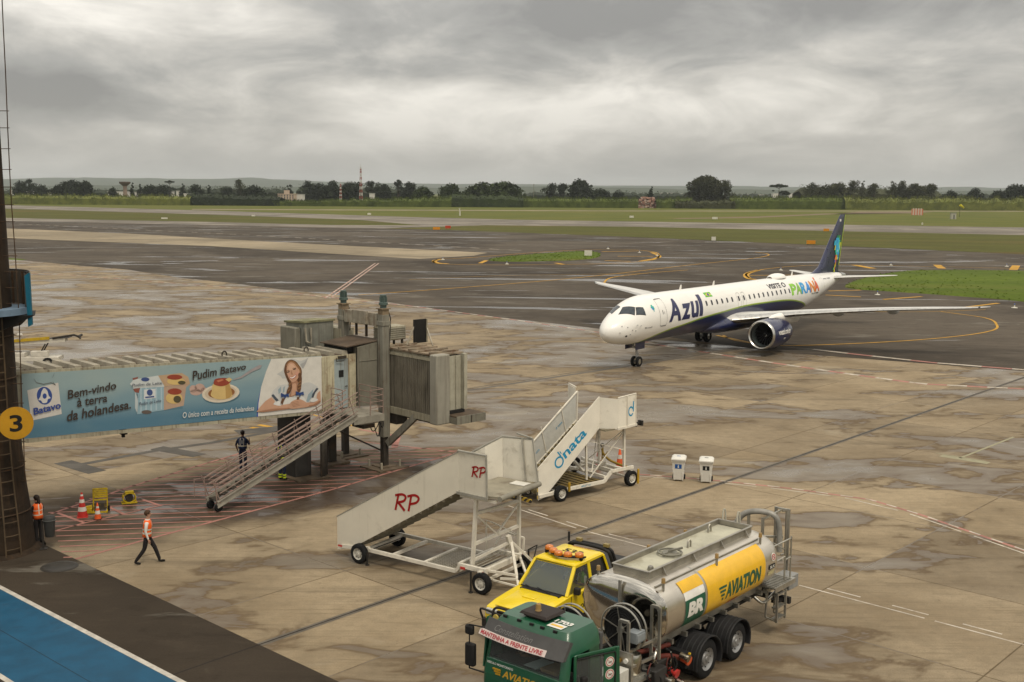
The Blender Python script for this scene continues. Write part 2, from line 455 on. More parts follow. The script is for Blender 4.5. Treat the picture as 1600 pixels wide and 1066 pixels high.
def sheet(name, px, z, mat, kind='structure', pts=None):
    mb = MB(); P = [G(u, v) for u, v in px] if pts is None else [Vector(p) for p in pts]
    P = [Vector((p.x, p.y, z)) for p in P]
    mb.poly(P)
    o = mb.build(name, mat)
    if o.data.polygons[0].normal.z < 0: o.data.flip_normals()
    return tag(o, kind=kind)
mb = MB(); mb.add([(-9000, -300, 0), (9000, -300, 0), (9000, 14000, 0), (-9000, 14000, 0)], [(0, 1, 2, 3)])
o = mb.build('terrain', m_far); o.location.z = -.06; tag(o, kind='structure')
# asphalt field, out to the grass
sheet('taxiway', [(-500, 322), (20, 341), (350, 347.5), (700, 356.5), (1000, 371), (1300, 384), (1600, 397.5), (2000, 416), (2300, 700), (700, 700), (-700, 560)], -.020, m_asph)
# strip grass between taxiway and runway
sheet('grass_strip', [(-400, 313), (20, 326.5), (320, 335), (560, 343), (665, 352), (640, 354.5), (500, 351), (350, 346.9), (20, 340.2), (-400, 326)], -.035, m_near, 'stuff')
sheet('grass_verge', [(600, 357), (760, 352), (1000, 354.5), (1300, 361), (1600, 367.5), (2000, 377), (2000, 415.5), (1600, 397.2), (1300, 383.7), (1000, 370.7), (700, 359.5)], -.012, m_near, 'stuff')
sheet('runway', [(-400, 310), (8, 320.5), (320, 329), (640, 339), (800, 343.2), (1600, 355.5), (2000, 362), (2000, 377), (1600, 368), (1300, 361.5), (1000, 355), (760, 352.4), (560, 343.5), (320, 335), (8, 326), (-400, 313)], -.030, m_run)
sheet('connector_road', [(560, 343.5), (760, 352.4), (600, 357.2), (700, 357.5), (500, 351.6), (660, 352.2)], -.026, m_run)
sheet('perimeter_track', [(300, 326.6), (640, 327.9), (960, 329.2), (1600, 329.6), (2000, 329.6), (2000, 330.8), (1600, 330.6), (960, 330.2), (640, 329.0), (300, 327.8)], -.028, m_pale)
sheet('dirt_track', [(1340, 331), (1460, 331), (1430, 333.4), (1290, 333.6), (1180, 338.5), (1060, 341), (1050, 342.2), (1180, 340.5), (1300, 335)], -.032, M('dry_earth', (.16, .12, .075), .95))
sheet('far_taxiway', [(-300, 330), (20, 340.8), (350, 347.3), (640, 355), (600, 357.2), (350, 352), (20, 345.4), (-300, 338)], -.014, m_run)
sheet('pale_lane', [(-200, 350), (15, 357), (200, 365), (400, 376.5), (600, 387), (762, 395), (740, 399.5), (655, 404.5), (520, 396.5), (330, 384.5), (120, 376.5), (15, 372), (-200, 364)], -.014, m_pale)
# the apron
CURB = [(-700, 470), (-400, 700)]
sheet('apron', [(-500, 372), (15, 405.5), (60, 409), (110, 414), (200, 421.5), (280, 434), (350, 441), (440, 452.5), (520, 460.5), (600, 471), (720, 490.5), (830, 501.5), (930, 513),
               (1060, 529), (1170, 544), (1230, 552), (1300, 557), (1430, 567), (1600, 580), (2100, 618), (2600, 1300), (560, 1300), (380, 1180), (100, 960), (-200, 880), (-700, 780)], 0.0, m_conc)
curb_a, curb_b = G(-260, 770), G(530, 1066)
cd_ = (curb_b - curb_a).normalized(); cn = Vector((-cd_.y, cd_.x, 0))
def strip_m(name, p, q, off0, off1, z, mat):
    d = (q-p).normalized(); n = Vector((-d.y, d.x, 0))
    return sheet(name, None, z, mat, pts=[p+n*off0, q+n*off0, q+n*off1, p+n*off1])
ca, cb = G(70, 833) , G(530, 1066)
def ext(p, q, k0, k1):
    d = (q-p); return p - d*k0, q + d*k1
pa, pb = ext(G(120, 875), G(530, 1066), 2.2, 1.2)
strip_m('service_road', pa, pb, -40, 0, .006, m_road)
ba, bb = ext(G(0, 916), G(288, 1066), 2, 1.5)
m_blue = M('blue_walkway_paint', (.010, .064, .122), .6, var=.16, scale=1.3, dirt=((.03, .06, .09), .25, 1.1))
m_white = M('worn_white_paint', (.42, .39, .34), .7, var=.2, scale=2.5, dirt=((.12, .1, .08), .35, 2.0))
strip_m('walkway', ba, bb, -2.85, -.13, .010, m_blue)
tag(strip_m('walkway_edge_marking', ba, bb, -.13, .03, .014, m_white), kind='structure')
strip_m('walkway_edge_marking', ba, bb, -3.0, -2.85, .014, m_white)
strip_m('walkway_joint_line', *ext(G(0, 985), G(140, 1066), 1, 1), -.012, .012, .014, M('joint_dark', (.02, .04, .06), .9))

# ------------------------------------------------------------------ painted lines
m_yel = M('yellow_line_paint', (.46, .25, .025), .7, var=.22, scale=.8, dirt=((.16, .10, .03), .3, .7))
m_pink = M('faded_red_paint', (.33, .155, .125), .75, var=.25, scale=1.2, dirt=((.16, .09, .07), .4, 1.3))
m_lw = M('line_white_paint', (.47, .42, .35), .75, var=.25, scale=1.2, dirt=((.25, .20, .14), .6, 1.6))
m_old = M('blacked_out_marking', (.085, .077, .066), .8, var=.25, scale=.9)
m_groove = M('slot_drain_iron', (.105, .090, .070), .6, var=.25, scale=2)
def dense(P, closed=False, per=8):         # smooth curve through points
    P = [Vector(p) for p in P]; out = []; n = len(P)
    rng = range(n if closed else n-1)
    for i in rng:
        a = P[i-1] if (i or closed) else P[0]; b = P[i]; c = P[(i+1) % n]; d = P[(i+2) % n] if (closed or i+2 < n) else P[-1]
        for k in range(per):
            s_ = k/per
            out.append(.5*((2*b)+(c-a)*s_+(2*a-5*b+4*c-d)*s_*s_+(3*b-a-3*c+d)*s_**3))
    if not closed: out.append(P[-1])
    return out
def stripe(mb, P, w, z, m=0, dash=None, off=0.0, closed=False):
    P = [Vector((p.x, p.y, 0)) for p in P]
    n = len(P); Lf = []; Rt = []; S = [0]
    for i in range(n):
        a = P[i-1] if (i or closed) else P[0]; b = P[(i+1) % n] if (closed or i+1 < n) else P[-1]
        d = (b-a).normalized(); nn = Vector((-d.y, d.x, 0))
        Lf.append(P[i]+nn*(off+w/2)); Rt.append(P[i]+nn*(off-w/2))
        if i: S.append(S[-1]+(P[i]-P[i-1]).length)
    if dash is None:
        vs = []; fs = []
        for a, b in zip(Lf, Rt): vs += [(a.x, a.y, z), (b.x, b.y, z)]
        for i in range(n if closed else n-1): j = (i+1) % n; fs.append((2*i, 2*i+1, 2*j+1, 2*j))
        return mb.add(vs, fs, m)
    on, gap, ph = dash
    def at(s_):
        for i in range(n-1):
            if s_ <= S[i+1] or i == n-2:
                k = (s_-S[i])/max(1e-6, S[i+1]-S[i]); return Lf[i].lerp(Lf[i+1], k), Rt[i].lerp(Rt[i+1], k)
    s_ = ph
    while s_ < S[-1]:
        a, b = at(s_); c, d = at(min(s_+on, S[-1]))
        mb.add([(a.x, a.y, z), (b.x, b.y, z), (d.x, d.y, z), (c.x, c.y, z)], [(0, 1, 2, 3)], m)
        s_ += on+gap
    return mb
def px(*l): return [G(u, v) for u, v in l]
def lines(name, mats, jobs):
    mb = MB()
    for j in jobs: stripe(mb, **j)
    o = mb.build(name, mats, fix=False)
    for f in o.data.polygons:
        if f.normal.z < 0: f.flip()
    return tag(o, kind='structure')
Yl = []
def yl(P, w=.16, smooth=True, z=.004, **k): Yl.append(dict(P=dense(P) if smooth else P, w=w, z=z, **k))
yl(px((560, 461), (700, 451), (850, 439), (960, 428), (1080, 414), (1170, 404.5), (1198, 400), (1199, 396.8), (1180, 394)), .3)
yl(px((1075, 422), (1010, 427), (960, 433), (946, 439), (948, 445), (975, 450)), .3)
yl(px((640, 437), (780, 431), (900, 429), (1000, 427)), .16)
yl(px((1130, 524), (1145, 531), (1180, 537), (1245, 540), (1400, 533.5), (1500, 525), (1550, 516.5), (1557.5, 508), (1540, 497), (1470, 487)), .22)
yl(px((1175, 536), (1120, 524)), .35, False)
loop = px((676, 408.5), (690, 412.3), (760, 414), (860, 413.6), (960, 411.5), (1015, 407), (1029, 401.5), (1022, 394), (975, 389.8), (900, 391), (820, 396), (730, 403), (685, 405))
yl(loop, .35, closed=True)
yl(px((690, 404.8), (679, 407.5), (683, 410.8), (700, 412.4)), .9)
yl(px((1000, 408), (1024, 404), (1030, 400), (1018, 394.5)), .8)
for a, b in (((940, 393.4), (1000, 392.2)), ((965, 400.5), (1020, 400.6)), ((945, 407.2), (985, 408.6)), ((750, 411.5), (760, 407)), ((868, 411), (882, 413.5))): yl(px(a, b), .8, False)
loop2 = px((1640, 421), (1500, 417.5), (1330, 414.3), (1260, 415), (1200, 420), (1168, 427), (1170, 434), (1185, 437))
yl(loop2, .3)
yl(px((1185, 422), (1167, 428), (1170, 435), (1190, 438)), .9)
for a, b in (((1334, 414), (1364, 419.5)), ((1464, 414), (1472, 419.6)), ((1588, 415), (1583, 421.8))): yl(px(a, b), 1.3, False)
for a, b in (((1170, 430.5), (1300, 429.5)), ((1295, 454.8), (1345, 453.4)), ((1290, 461), (1345, 464)), ((1380, 468), (1440, 463.5)), ((1510, 480), (1560, 473.8))): yl(px(a, b), .55, False)
yl(px((1225, 485), (1420, 487.5), (1540, 484)), .14)
yl(px((460, 640), (560, 668)), .14, False)
for a, b in (((392, 668), (446, 676)), ((404, 664), (452, 672)), ((446, 676), (452, 660))): yl(px(a, b), .3, False)
lines('taxi_lines', m_yel, [dict(j, closed=j.get('closed', False)) for j in Yl])
# red and white safety lines: a dark pink band with white dashes
jobs = []
def rw(P, w=.35, dash=(1.2, 1.2, 0)):
    jobs.append(dict(P=P, w=w, z=.004, m=0)); jobs.append(dict(P=P, w=w, z=.008, m=1, dash=dash))
rw(px((20, 426), (120, 430.5), (250, 441), (440, 456), (560, 470), (640, 478), (800, 499.5), (940, 520)), .3)
rw(px((940, 520), (1040, 541), (1200, 566), (1330, 585), (1440, 600), (1600, 608), (1900, 630)), .45)
rw(px((1270, 546), (1340, 554), (1460, 567), (1600, 578)), .5, (3, 2, 0))
for off in (-.29, .29):
    jobs.append(dict(P=px((512, 466), (589, 411.5)), w=.26, z=.004, m=0, off=off)); jobs.append(dict(P=px((512, 466), (589, 411.5)), w=.26, z=.008, m=1, dash=(1.1, 1.1, .55+off*1.9), off=off))
jobs.append(dict(P=px((30, 350), (400, 368), (800, 391), (830, 392)), w=.6, z=.004, m=1, dash=(3, 3, 0)))
Q = px((980, 740), (1060, 746), (1130, 752), (1240, 764), (1360, 781), (1440, 805), (1620, 867))
jobs.append(dict(P=Q, w=.16, z=.004, m=0)); jobs.append(dict(P=Q, w=.08, z=.004, m=1, dash=(2.5, .6, 0), off=-.28)); jobs.append(dict(P=Q, w=.1, z=.008, m=1, dash=(.5, .5, 0), off=.02))
jobs.append(dict(P=px((790, 789), (920, 832), (1060, 868), (1250, 915), (1410, 957), (1590, 1005), (1700, 1034)), w=.07, z=.004, m=1, dash=(4, .3, 0)))
jobs.append(dict(P=px((815, 799), (920, 832), (1060, 868), (1250, 915), (1410, 957), (1590, 1005), (1700, 1034)), w=.07, z=.004, m=1, dash=(1.1, 1.0, 0), off=.34))
lines('safety_lines', [m_pink, m_lw], jobs)
# slot drain and dark taxi lane
jobs = [dict(P=ext(G(410, 1006), G(1600, 590), .35, .25), w=.25, z=.004, m=0), dict(P=ext(G(410, 1006), G(1600, 590), .35, .25), w=.04, z=.008, m=1, off=.0)]
lines('slot_drain', [m_groove, M('drain_gap', (.015, .013, .012), .9)], jobs)
lines('taxi_lane_joint', m_groove, [dict(P=ext(G(720, 612), G(1000, 569), .6, .7), w=.4, z=.004), dict(P=ext(G(720, 612), G(1000, 569), .6, .7), w=.12, z=.008, off=.5)])
# blacked out lead-in marks near the passenger bridge
jobs = [dict(P=px((120, 727), (240, 705), (330, 692), (440, 672)), w=.42, z=.004), dict(P=px((98, 722), (152, 738)), w=.85, z=.008), dict(P=px((245, 700), (312, 712)), w=.8, z=.008), dict(P=px((370, 676), (455, 668)), w=1.2, z=.008)]
lines('blacked_out_markings', m_old, jobs)
# pale survey-like painted box on the right
lines('parking_box_marking', M('faded_green_paint', (.27, .25, .165), .8), [dict(P=px((1470, 712), (1545, 724)), w=.5, z=.004), dict(P=px((1500, 716), (1584, 683)), w=.14, z=.004), dict(P=px((1462, 708), (1540, 721)), w=.1, z=.008)])
# ------------------------------------------------------------------ hatched no-parking zone under the bridge
m_hatch = M('stained_hatch_ground', (.072, .050, .034), .38, var=.35, scale=.35, dirt=((.034, .024, .017), .55, .28))
A, Bq, Cq, D_ = G(112, 874), G(720, 706), G(640, 672), G(75, 806)
Eq = G(700, 690)
Z = [G(100, 874), G(230, 842), G(520, 764.5), G(716, 707), G(700, 690), G(612, 681), G(560, 670), G(380, 707), G(200, 760), G(75, 800)]
jobs = [dict(P=px((118, 874), (230, 843), (520, 765), (716, 707)), w=.14, z=.007), dict(P=px((80, 803), (200, 762), (300, 731), (380, 707), (545, 672)), w=.13, z=.007),
        dict(P=px((85, 830), (130, 818), (252, 790)), w=.095, z=.007), dict(P=px((90, 802), (131, 817)), w=.13, z=.009), dict(P=px((171, 793), (194, 804)), w=.13, z=.009), dict(P=px((223, 781), (252, 791)), w=.13, z=.009),
        dict(P=px((622, 682), (616, 700)), w=.3, z=.007), dict(P=px((560, 690), (716, 707)), w=.13, z=.007), dict(P=px((560, 671), (622, 682)), w=.2, z=.007)]
Zp = [(p.x, p.y) for p in Z]
def clip_line(p, d):                        # part of a line inside the zone
    ts = []
    for i in range(len(Zp)):
        a, b = Vector((*Zp[i], 0)), Vector((*Zp[(i+1) % len(Zp)], 0)); e = b-a
        den = d.x*e.y-d.y*e.x
        if abs(den) < 1e-9: continue
        w_ = a-p; t_ = (w_.x*e.y-w_.y*e.x)/den; s_ = (w_.x*d.y-w_.y*d.x)/den
        if 0 <= s_ <= 1: ts.append(t_)
    ts.sort(); return ts
hd = (G(420, 816)-G(230, 822)).normalized(); hn = Vector((-hd.y, hd.x, 0))
for k in range(-3, 24):
    p0 = G(230, 858) + hn*(.62*k)
    ts = clip_line(Vector((p0.x, p0.y, 0)), hd)
    if len(ts) >= 2: jobs.append(dict(P=[p0+hd*ts[0], p0+hd*ts[-1]], w=.095, z=.007))
lines('hatch_lines', m_pink, jobs)
# grass islands between the taxi lanes
def island(name, px_, mat, h=.07, n=6):
    P = dense([G(u, v) for u, v in px_], True, n); mb = MB()
    c = sum(P, Vector())/len(P)
    rng = random.Random(len(px_))
    o_ = [Vector((p.x, p.y, -.02)) for p in P]; i_ = []
    for p in P:
        d = (c-p); d.normalize(); i_.append(Vector((p.x, p.y, 0)) + d*rng.uniform(.25, .7) + Vector((0, 0, h*rng.uniform(.7, 1.2))))
    for p in i_: p.z = h
    k = len(P)
    mb.add(o_+i_, [(j, (j+1) % k, k+(j+1) % k, k+j) for j in range(k)], 0)
    mb.poly(i_)
    for _ in range(700):                    # tufts, so the edge and top are not one clean sheet
        j = rng.randrange(k); a = P[j].lerp(P[(j+1) % k], rng.random()).lerp(c, (rng.random()**2.2)*.9)
        w_, hh, an = rng.uniform(.05, .18), rng.uniform(.05, .16), rng.uniform(0, PI)
        ex = Vector((math.cos(an)*w_, math.sin(an)*w_, 0)); b = Vector((a.x, a.y, h*.5))
        mb.add([b-ex, b+ex, b+ex*.7+Vector((rng.uniform(-.1, .1), 0, hh)), b-ex*.7+Vector((rng.uniform(-.1, .1), 0, hh))], [(0, 1, 2, 3)])
    return tag(mb.build(name, mat, fix=False), 'raised bed of green turf on asphalt', None, kind='stuff')
island('grass_island', [(764, 405.5), (800, 400), (850, 396.5), (905, 393), (935, 395), (934, 402), (900, 406.5), (830, 408.5), (780, 408.5)], m_isle)
island('grass_island', [(1320, 447), (1345, 436), (1390, 427), (1450, 422.5), (1620, 424), (1900, 432), (1900, 520), (1620, 474), (1500, 463), (1400, 456), (1340, 452)], m_isle, .08)
sheet('grass_patch', [(-120, 402), (15, 403.5), (30, 404.5), (42, 406), (15, 407.5), (-120, 406)], -.004, m_isle, 'stuff')

# ================================================================== AIRLINER
def airliner():
    root = empty('airliner', (6.114, 75.92, 0), .912, 'white twin-engine airliner with navy belly and lime stripe taxiing in beside the wet asphalt', 'airliner')
    PR = [(0.0,2.72,2.68,0.02),(0.08,2.98,2.45,0.24),(0.25,3.20,2.27,0.45),(0.55,3.44,2.09,0.70),(1.0,3.72,1.93,0.95),(1.5,3.98,1.83,1.13),(2.0,4.24,1.77,1.26),(2.6,4.52,1.72,1.36),(3.2,4.74,1.69,1.43),(4.0,4.92,1.67,1.48),(5.0,5.01,1.66,1.505),(6.0,5.03,1.66,1.505),
          (26.5,5.03,1.66,1.505),(28.5,5.03,1.72,1.49),(30.5,5.02,1.95,1.44),(32.5,5.00,2.33,1.33),(34.5,4.97,2.80,1.16),(36.5,4.93,3.28,0.93),(38.5,4.87,3.75,0.66),(40.0,4.80,4.08,0.42),(41.2,4.70,4.34,0.2),(41.5,4.64,4.42,0.1)]
    xs = [p[0] for p in PR]; h = [xs[i+1]-xs[i] for i in range(len(xs)-1)]
    def slopes(k):
        ys = [p[k] for p in PR]; d = [(ys[i+1]-ys[i])/h[i] for i in range(len(h))]; m = [d[0]]
        for i in range(1, len(h)): m.append(0 if d[i-1]*d[i] <= 0 else 2*d[i-1]*d[i]/(d[i-1]+d[i]))
        return m+[d[-1]]
    SL = {k: slopes(k) for k in (1, 2, 3)}
    def prof(x, k):
        i = 0
        while i < len(h)-1 and x > xs[i+1]: i += 1
        t = (x-xs[i])/h[i]; m = SL[k]
        return (2*t**3-3*t*t+1)*PR[i][k]+(t**3-2*t*t+t)*h[i]*m[i]+(3*t*t-2*t**3)*PR[i+1][k]+(t**3-t*t)*h[i]*m[i+1]
    def surf(x, a, off=0.0):                # a: angle from the crown towards the port side
        tp, bt, hw = prof(x, 1), prof(x, 2), prof(x, 3)
        return Vector((x, -(hw+off)*math.sin(a), (tp+bt)/2+((tp-bt)/2+off)*math.cos(a)))
    def ang(x, z):                          # angle at which the port side reaches the height z
        tp, bt = prof(x, 1), prof(x, 2)
        return math.acos(max(-1, min(1, (z-(tp+bt)/2)/((tp-bt)/2))))
    # livery: white above a rising stripe, navy below
    t = NT('fuselage_paint')
    if t.tc is None: t.tc = t.n('ShaderNodeTexCoord')
    sp = t.n('ShaderNodeSeparateXYZ'); t.l(t.tc.outputs['Object'], sp.inputs[0])
    cv = t.n('ShaderNodeFloatCurve'); c = cv.mapping.curves[0]
    pts = [(0, 1.0), (3.3, 1.75), (3.9, 1.94), (6.32, 2.41), (8.66, 2.66), (11.2, 2.92), (14.25, 3.11), (16.6, 3.25), (19, 3.31), (21.7, 3.29), (25.9, 3.18), (28.5, 2.86), (30.5, 2.35), (32.5, 1.8), (41.5, .5)]
    c.points[0].location = (0, pts[0][1]/5); c.points[1].location = (1, pts[-1][1]/5)
    for x, z in pts[1:-1]: c.points.new(x/41.5, z/5)
    cv.mapping.update()
    t.l(t.math('DIVIDE', sp.outputs[0], 41.5), cv.inputs['Value'])
    d = t.math('SUBTRACT', sp.outputs[2], t.math('MULTIPLY', cv.outputs[0], 5.0))
    grime = t.noise(.8, 6, .65, .3, scale=(.35, 1, 1)); 
    wh = t.mix(t.math('MULTIPLY', t.step(grime, .45, .75), .16), (.78, .765, .72), (.5, .46, .38))
    navy = t.mix(t.step(grime, .35, .7), (.010, .014, .055), (.014, .020, .075))
    col = t.mix(t.step(d, .115, .125), (.34, .46, .02), wh)
    col = t.mix(t.step(d, .055, .06), (.012, .02, .05), col)
    col = t.mix(t.step(d, .028, .033), (.24, .40, .03), col)
    col = t.mix(t.step(d, -.005, .0), navy, col)
    t.set('Base Color', col); t.set('Roughness', t.mixf(grime, .22, .42)); t.set('Coat Weight', .3)
    mf = t.mat
    m_w = M('airliner_white', (.76, .74, .69), .35, var=.06, scale=.8); m_g = M('airliner_grey', (.36, .36, .35), .4, var=.1)
    m_navy = M('airliner_navy', (.012, .016, .060), .28, var=.15, coat=.4)
    m_lime = M('airliner_lime', (.33, .46, .02), .4)
    m_blk = M('tyre_rubber', (.012, .012, .012), .85, var=.3, scale=8)
    m_glass = M('cockpit_glass', (.03, .04, .05), .08, var=.2); m_win = M('cabin_window_dark', (.035, .035, .04), .2)
    m_met = M('bare_metal', (.52, .51, .48), .28, 1.0, var=.12); m_dk = M('dark_gap', (.02, .02, .022), .7)
    m_under = M('wing_grey', (.56, .55, .52), .38, var=.08, scale=.6)
    mb = MB(); st = []; x = 0
    while x < 41.5: st.append(x); x += .06 if x < .6 else (.2 if x < 6 else (.8 if x < 26 else .4))
    st.append(41.5)
    mb.loft([[surf(x, -2*PI*j/48) for j in range(48)] for x in st])
    fus = mb.build('fuselage', mf, root, angle=60)
    def patch(mb, q, off=.012, n=5, m=0):   # q: four (x, angle) corners bl br tr tl
        vs = []; fs = []
        for i in range(n+1):
            for j in range(n+1):
                s, u = i/n, j/n
                xx = (q[0][0]*(1-s)+q[1][0]*s)*(1-u)+(q[3][0]*(1-s)+q[2][0]*s)*u
                aa = (q[0][1]*(1-s)+q[1][1]*s)*(1-u)+(q[3][1]*(1-s)+q[2][1]*s)*u
                vs.append(surf(xx, aa, off))
        for i in range(n):
            for j in range(n): fs.append((i*(n+1)+j, (i+1)*(n+1)+j, (i+1)*(n+1)+j+1, i*(n+1)+j+1))
        mb.add(vs, fs, m, None, True)
    # flight deck windows
    panes = [[(1.46, .262), (2.23, .89), (2.67, .56), (2.2, .105)], [(2.41, .95), (3.21, 1.178), (3.28, .81), (2.76, .625)]]
    for q in panes:
        for sgn in (1, -1):
            m1 = MB(); patch(m1, [(x, sgn*a) for x, a in q], .014, 6)
            w = m1.build('cockpit_window', m_glass, fus)
            m2 = MB(); cx = sum(p[0] for p in q)/4; ca = sum(p[1] for p in q)/4
            big = [(cx+(x-cx)*1.10, sgn*(ca+(a-ca)*1.10)) for x, a in q]
            patch(m2, big, .007, 6); m2.build('cockpit_window_frame', m_dk, fus)
    # doors as outlines let into the skin
    def outline(mb, x0, x1, z0, z1, w=.025, m=0):
        r_ = .16
        loopp = []
        for cx, cz, a0 in ((x1-r_, z1-r_, 0), (x0+r_, z1-r_, 90), (x0+r_, z0+r_, 180), (x1-r_, z0+r_, 270)):
            for k in range(5): an = R(a0+k*22.5); loopp.append((cx+r_*math.cos(an), cz+r_*math.sin(an)))
        d2 = []
        n = len(loopp)
        for i in range(n):                    # resample the long sides so that they follow the curve
            (xa, za), (xb, zb) = loopp[i], loopp[(i+1) % n]; k = max(1, int(math.hypot(xb-xa, zb-za)/.12))
            d2 += [(xa+(xb-xa)*j/k, za+(zb-za)*j/k) for j in range(k)]
        cx, cz = (x0+x1)/2, (z0+z1)/2; n = len(d2); vs = []
        for (x, z) in d2:
            L_ = math.hypot(x-cx, z-cz); ox, oz = (x-cx)/L_*w, (z-cz)/L_*w
            vs += [surf(x, ang(x, z), .010), surf(x+ox, ang(x+ox, z+oz), .010)]
        mb.add(vs, [(2*i, 2*i+1, (2*i+3) % (2*n), (2*i+2) % (2*n)) for i in range(n)], m)
    dm = MB(); outline(dm, 4.92, 5.82, 2.92, 4.72)
    door = dm.build('passenger_door', m_dk, fus)
    hm = MB(); patch(hm, [(5.30, 1.36), (5.36, 1.36), (5.36, 1.18), (5.30, 1.18)], .012); hm.build('door_handle', m_dk, fus); hm = MB(); patch(hm, [(5.52, 1.36), (5.55, 1.36), (5.55, 1.25), (5.52, 1.25)], .012)
    hm.build('door_latch', m_dk, fus); hm = MB(); patch(hm, [(4.95, .625), (5.78, .625), (5.78, .60), (4.95, .60)], .02); hm.build('door_hood', m_dk, fus); hm = MB(); patch(hm, [(5.0, 1.86), (5.75, 1.86), (5.75, 1.845), (5.0, 1.845)], .02)
    hm.build('door_sill', m_dk, fus)
    for x0 in (16.75, 17.62):
        dm = MB(); outline(dm, x0, x0+.52, 3.35, 4.40, .02); dm.build('exit_door', m_dk, fus)
    dm = MB(); outline(dm, 33.55, 34.2, 3.35, 4.62, .02); dm.build('rear_door', m_g, fus)
    # cabin windows
    def pane(x):
        mb = MB(); vs = [surf(x, ang(x, 3.99), .012)]
        for j in range(16):
            a = 2*PI*j/16; cx = math.copysign(abs(math.cos(a))**.6, math.cos(a))*.125; cz = math.copysign(abs(math.sin(a))**.6, math.sin(a))*.19
            vs.append(surf(x+cx, ang(x+cx, 3.99+cz), .012))
        mb.add(vs, [(0, 1+j, 1+(j+1) % 16) for j in range(16)]); return mb
    first = pane(12.0).build('cabin_window', m_win, fus)
    wx = [11.76+.825*k for k in range(6)]+[17.01, 17.88]+[18.87+.828*k for k in range(10)]
    for i, x in enumerate(wx):
        o = first if i == 0 else first.copy()
        if i: COL.objects.link(o); o.parent = fus
        o.location.x = x-12.0
    # lettering on the flank
    def on_side(x0, x1, z0, z1, lean=0.0, off=.014):
        return lambda u, v: surf(x0+(x1-x0)*u+lean*(v-.5), ang(x0+(x1-x0)*u, z0+(z1-z0)*v), off)
    mb = MB()
    for ch, x0, x1, z0, z1 in (('A', 6.25, 7.95, 3.06, 4.62), ('z', 8.0, 9.25, 3.08, 4.20), ('u', 9.35, 10.45, 3.10, 4.28), ('l', 10.62, 11.12, 3.14, 4.66)):
        text_on(mb, ch, on_side(x0, x1, z0, z1, .28), 0, (8, 10), bold=.035)
    mb.build('airline_name', M('livery_navy', (.016, .018, .075), .35), fus)
    mb = MB(); text_on(mb, 'VISITE O', on_side(22.75, 26.1, 4.33, 4.70, .05), 0, (10, 4), bold=.03); mb.build('slogan_lettering', M('livery_black', (.018, .018, .03), .4), fus)
    pc = [(.22, .50, .03), (.20, .42, .04), (.02, .30, .62), (.02, .22, .60), (.62, .20, .01), (.62, .10, .02)]
    mb = MB(); mats = []
    for i, ch in enumerate('PARANÁ'):
        mats.append(M('slogan_colour_%d' % i, pc[i], .4, var=.25, scale=2.2))
        w = (32.75-26.75)/6; x0 = 26.75+w*i
        text_on(mb, ch, on_side(x0-.04, x0+w*1.06, 3.58 if i != 5 else 3.58, 4.52+(.22 if i == 5 else 0), .1), i, (5, 7), bold=.045)
    mb.build('slogan_lettering', mats, fus)
    mb = MB(); text_on(mb, 'PLATURB', on_side(30.9, 32.6, 3.38, 3.52), 0, (6, 2), bold=.02); mb.build('small_lettering', M('livery_black', (.018, .018, .03), .4), fus); mb = MB(); text_on(mb, 'PR-YJB', on_side(34.5, 36.2, 4.42, 4.56), 0, (6, 2), bold=.01)
    mb.build('registration_lettering', M('livery_black', (.018, .018, .03), .4), fus); mb = MB(); text_on(mb, 'Brasil', on_side(3.05, 3.9, 2.88, 2.98), 0, (4, 2))
    mb.build('small_lettering', M('livery_black', (.018, .018, .03), .4), fus)
    # national flag and nose mark
    mb = MB(); fl = on_side(12.05, 13.1, 4.40, 4.72, 0)
    def shape(pts, m, off): mb.add([fl(x, y)+Vector((0, -off, off*.4)) for x, y in pts], [tuple(range(len(pts)))], m)
    shape([(0, 0), (1, 0), (1, 1), (0, 1)], 0, 0); shape([(.08, .5), (.5, .08), (.92, .5), (.5, .92)], 1, .004)
    shape([(.5+.16*math.cos(a), .5+.3*math.sin(a)) for a in [2*PI*k/14 for k in range(14)]], 2, .008)
    mb.build('flag_decal', [M('flag_green', (.10, .42, .03), .4), M('flag_yellow', (.62, .55, .02), .4), M('flag_blue', (.02, .05, .3), .4)], fus)
    mb = MB(); rng = random.Random(3)
    for i, (a, b) in enumerate([(0, 2), (1, 3), (1, 2), (2, 3), (2, 2), (2, 1), (3, 2), (3, 1), (1, 1), (2, 0)]):
        patch(mb, [(4.05+.09*a, 1.16-.08*b), (4.14+.09*a, 1.16-.08*b), (4.14+.09*a, 1.08-.08*b), (4.05+.09*a, 1.08-.08*b)], .013, 1, i % 3)
    mb.build('nose_emblem', [M('mosaic_teal', (.02, .38, .40), .4), M('mosaic_green', (.05, .45, .12), .4), M('mosaic_blue', (.02, .20, .55), .4)], fus)
    for (x, a) in ((1.35, 1.35), (1.75, 1.62), (1.6, 1.85), (.95, 1.15), (.75, 1.6), (2.05, 1.72)):
        p, q = surf(x, a, 0), surf(x, a, .05); mb = MB(); mb.cyl(p, q, .035, n=8); mb.build('nose_sensor', m_g, fus)
    for (x, a) in ((1.3, 1.95),):
        vs = [surf(x+.09*math.cos(2*PI*k/12), a+.07*math.sin(2*PI*k/12), .011) for k in range(12)]; mb = MB(); mb.add(vs, [tuple(range(12))]); mb.build('nose_port', m_dk, fus)
    for x, a in ((2.2, 1.45), (2.55, 1.55)): mb = MB(); mb.tube([surf(x, a, 0), surf(x, a, .10), surf(x-.22, a, .12)], .014, 6); mb.build('pitot_probe', m_g, fus)
    # belly fairing
    mb = MB(); rings = []
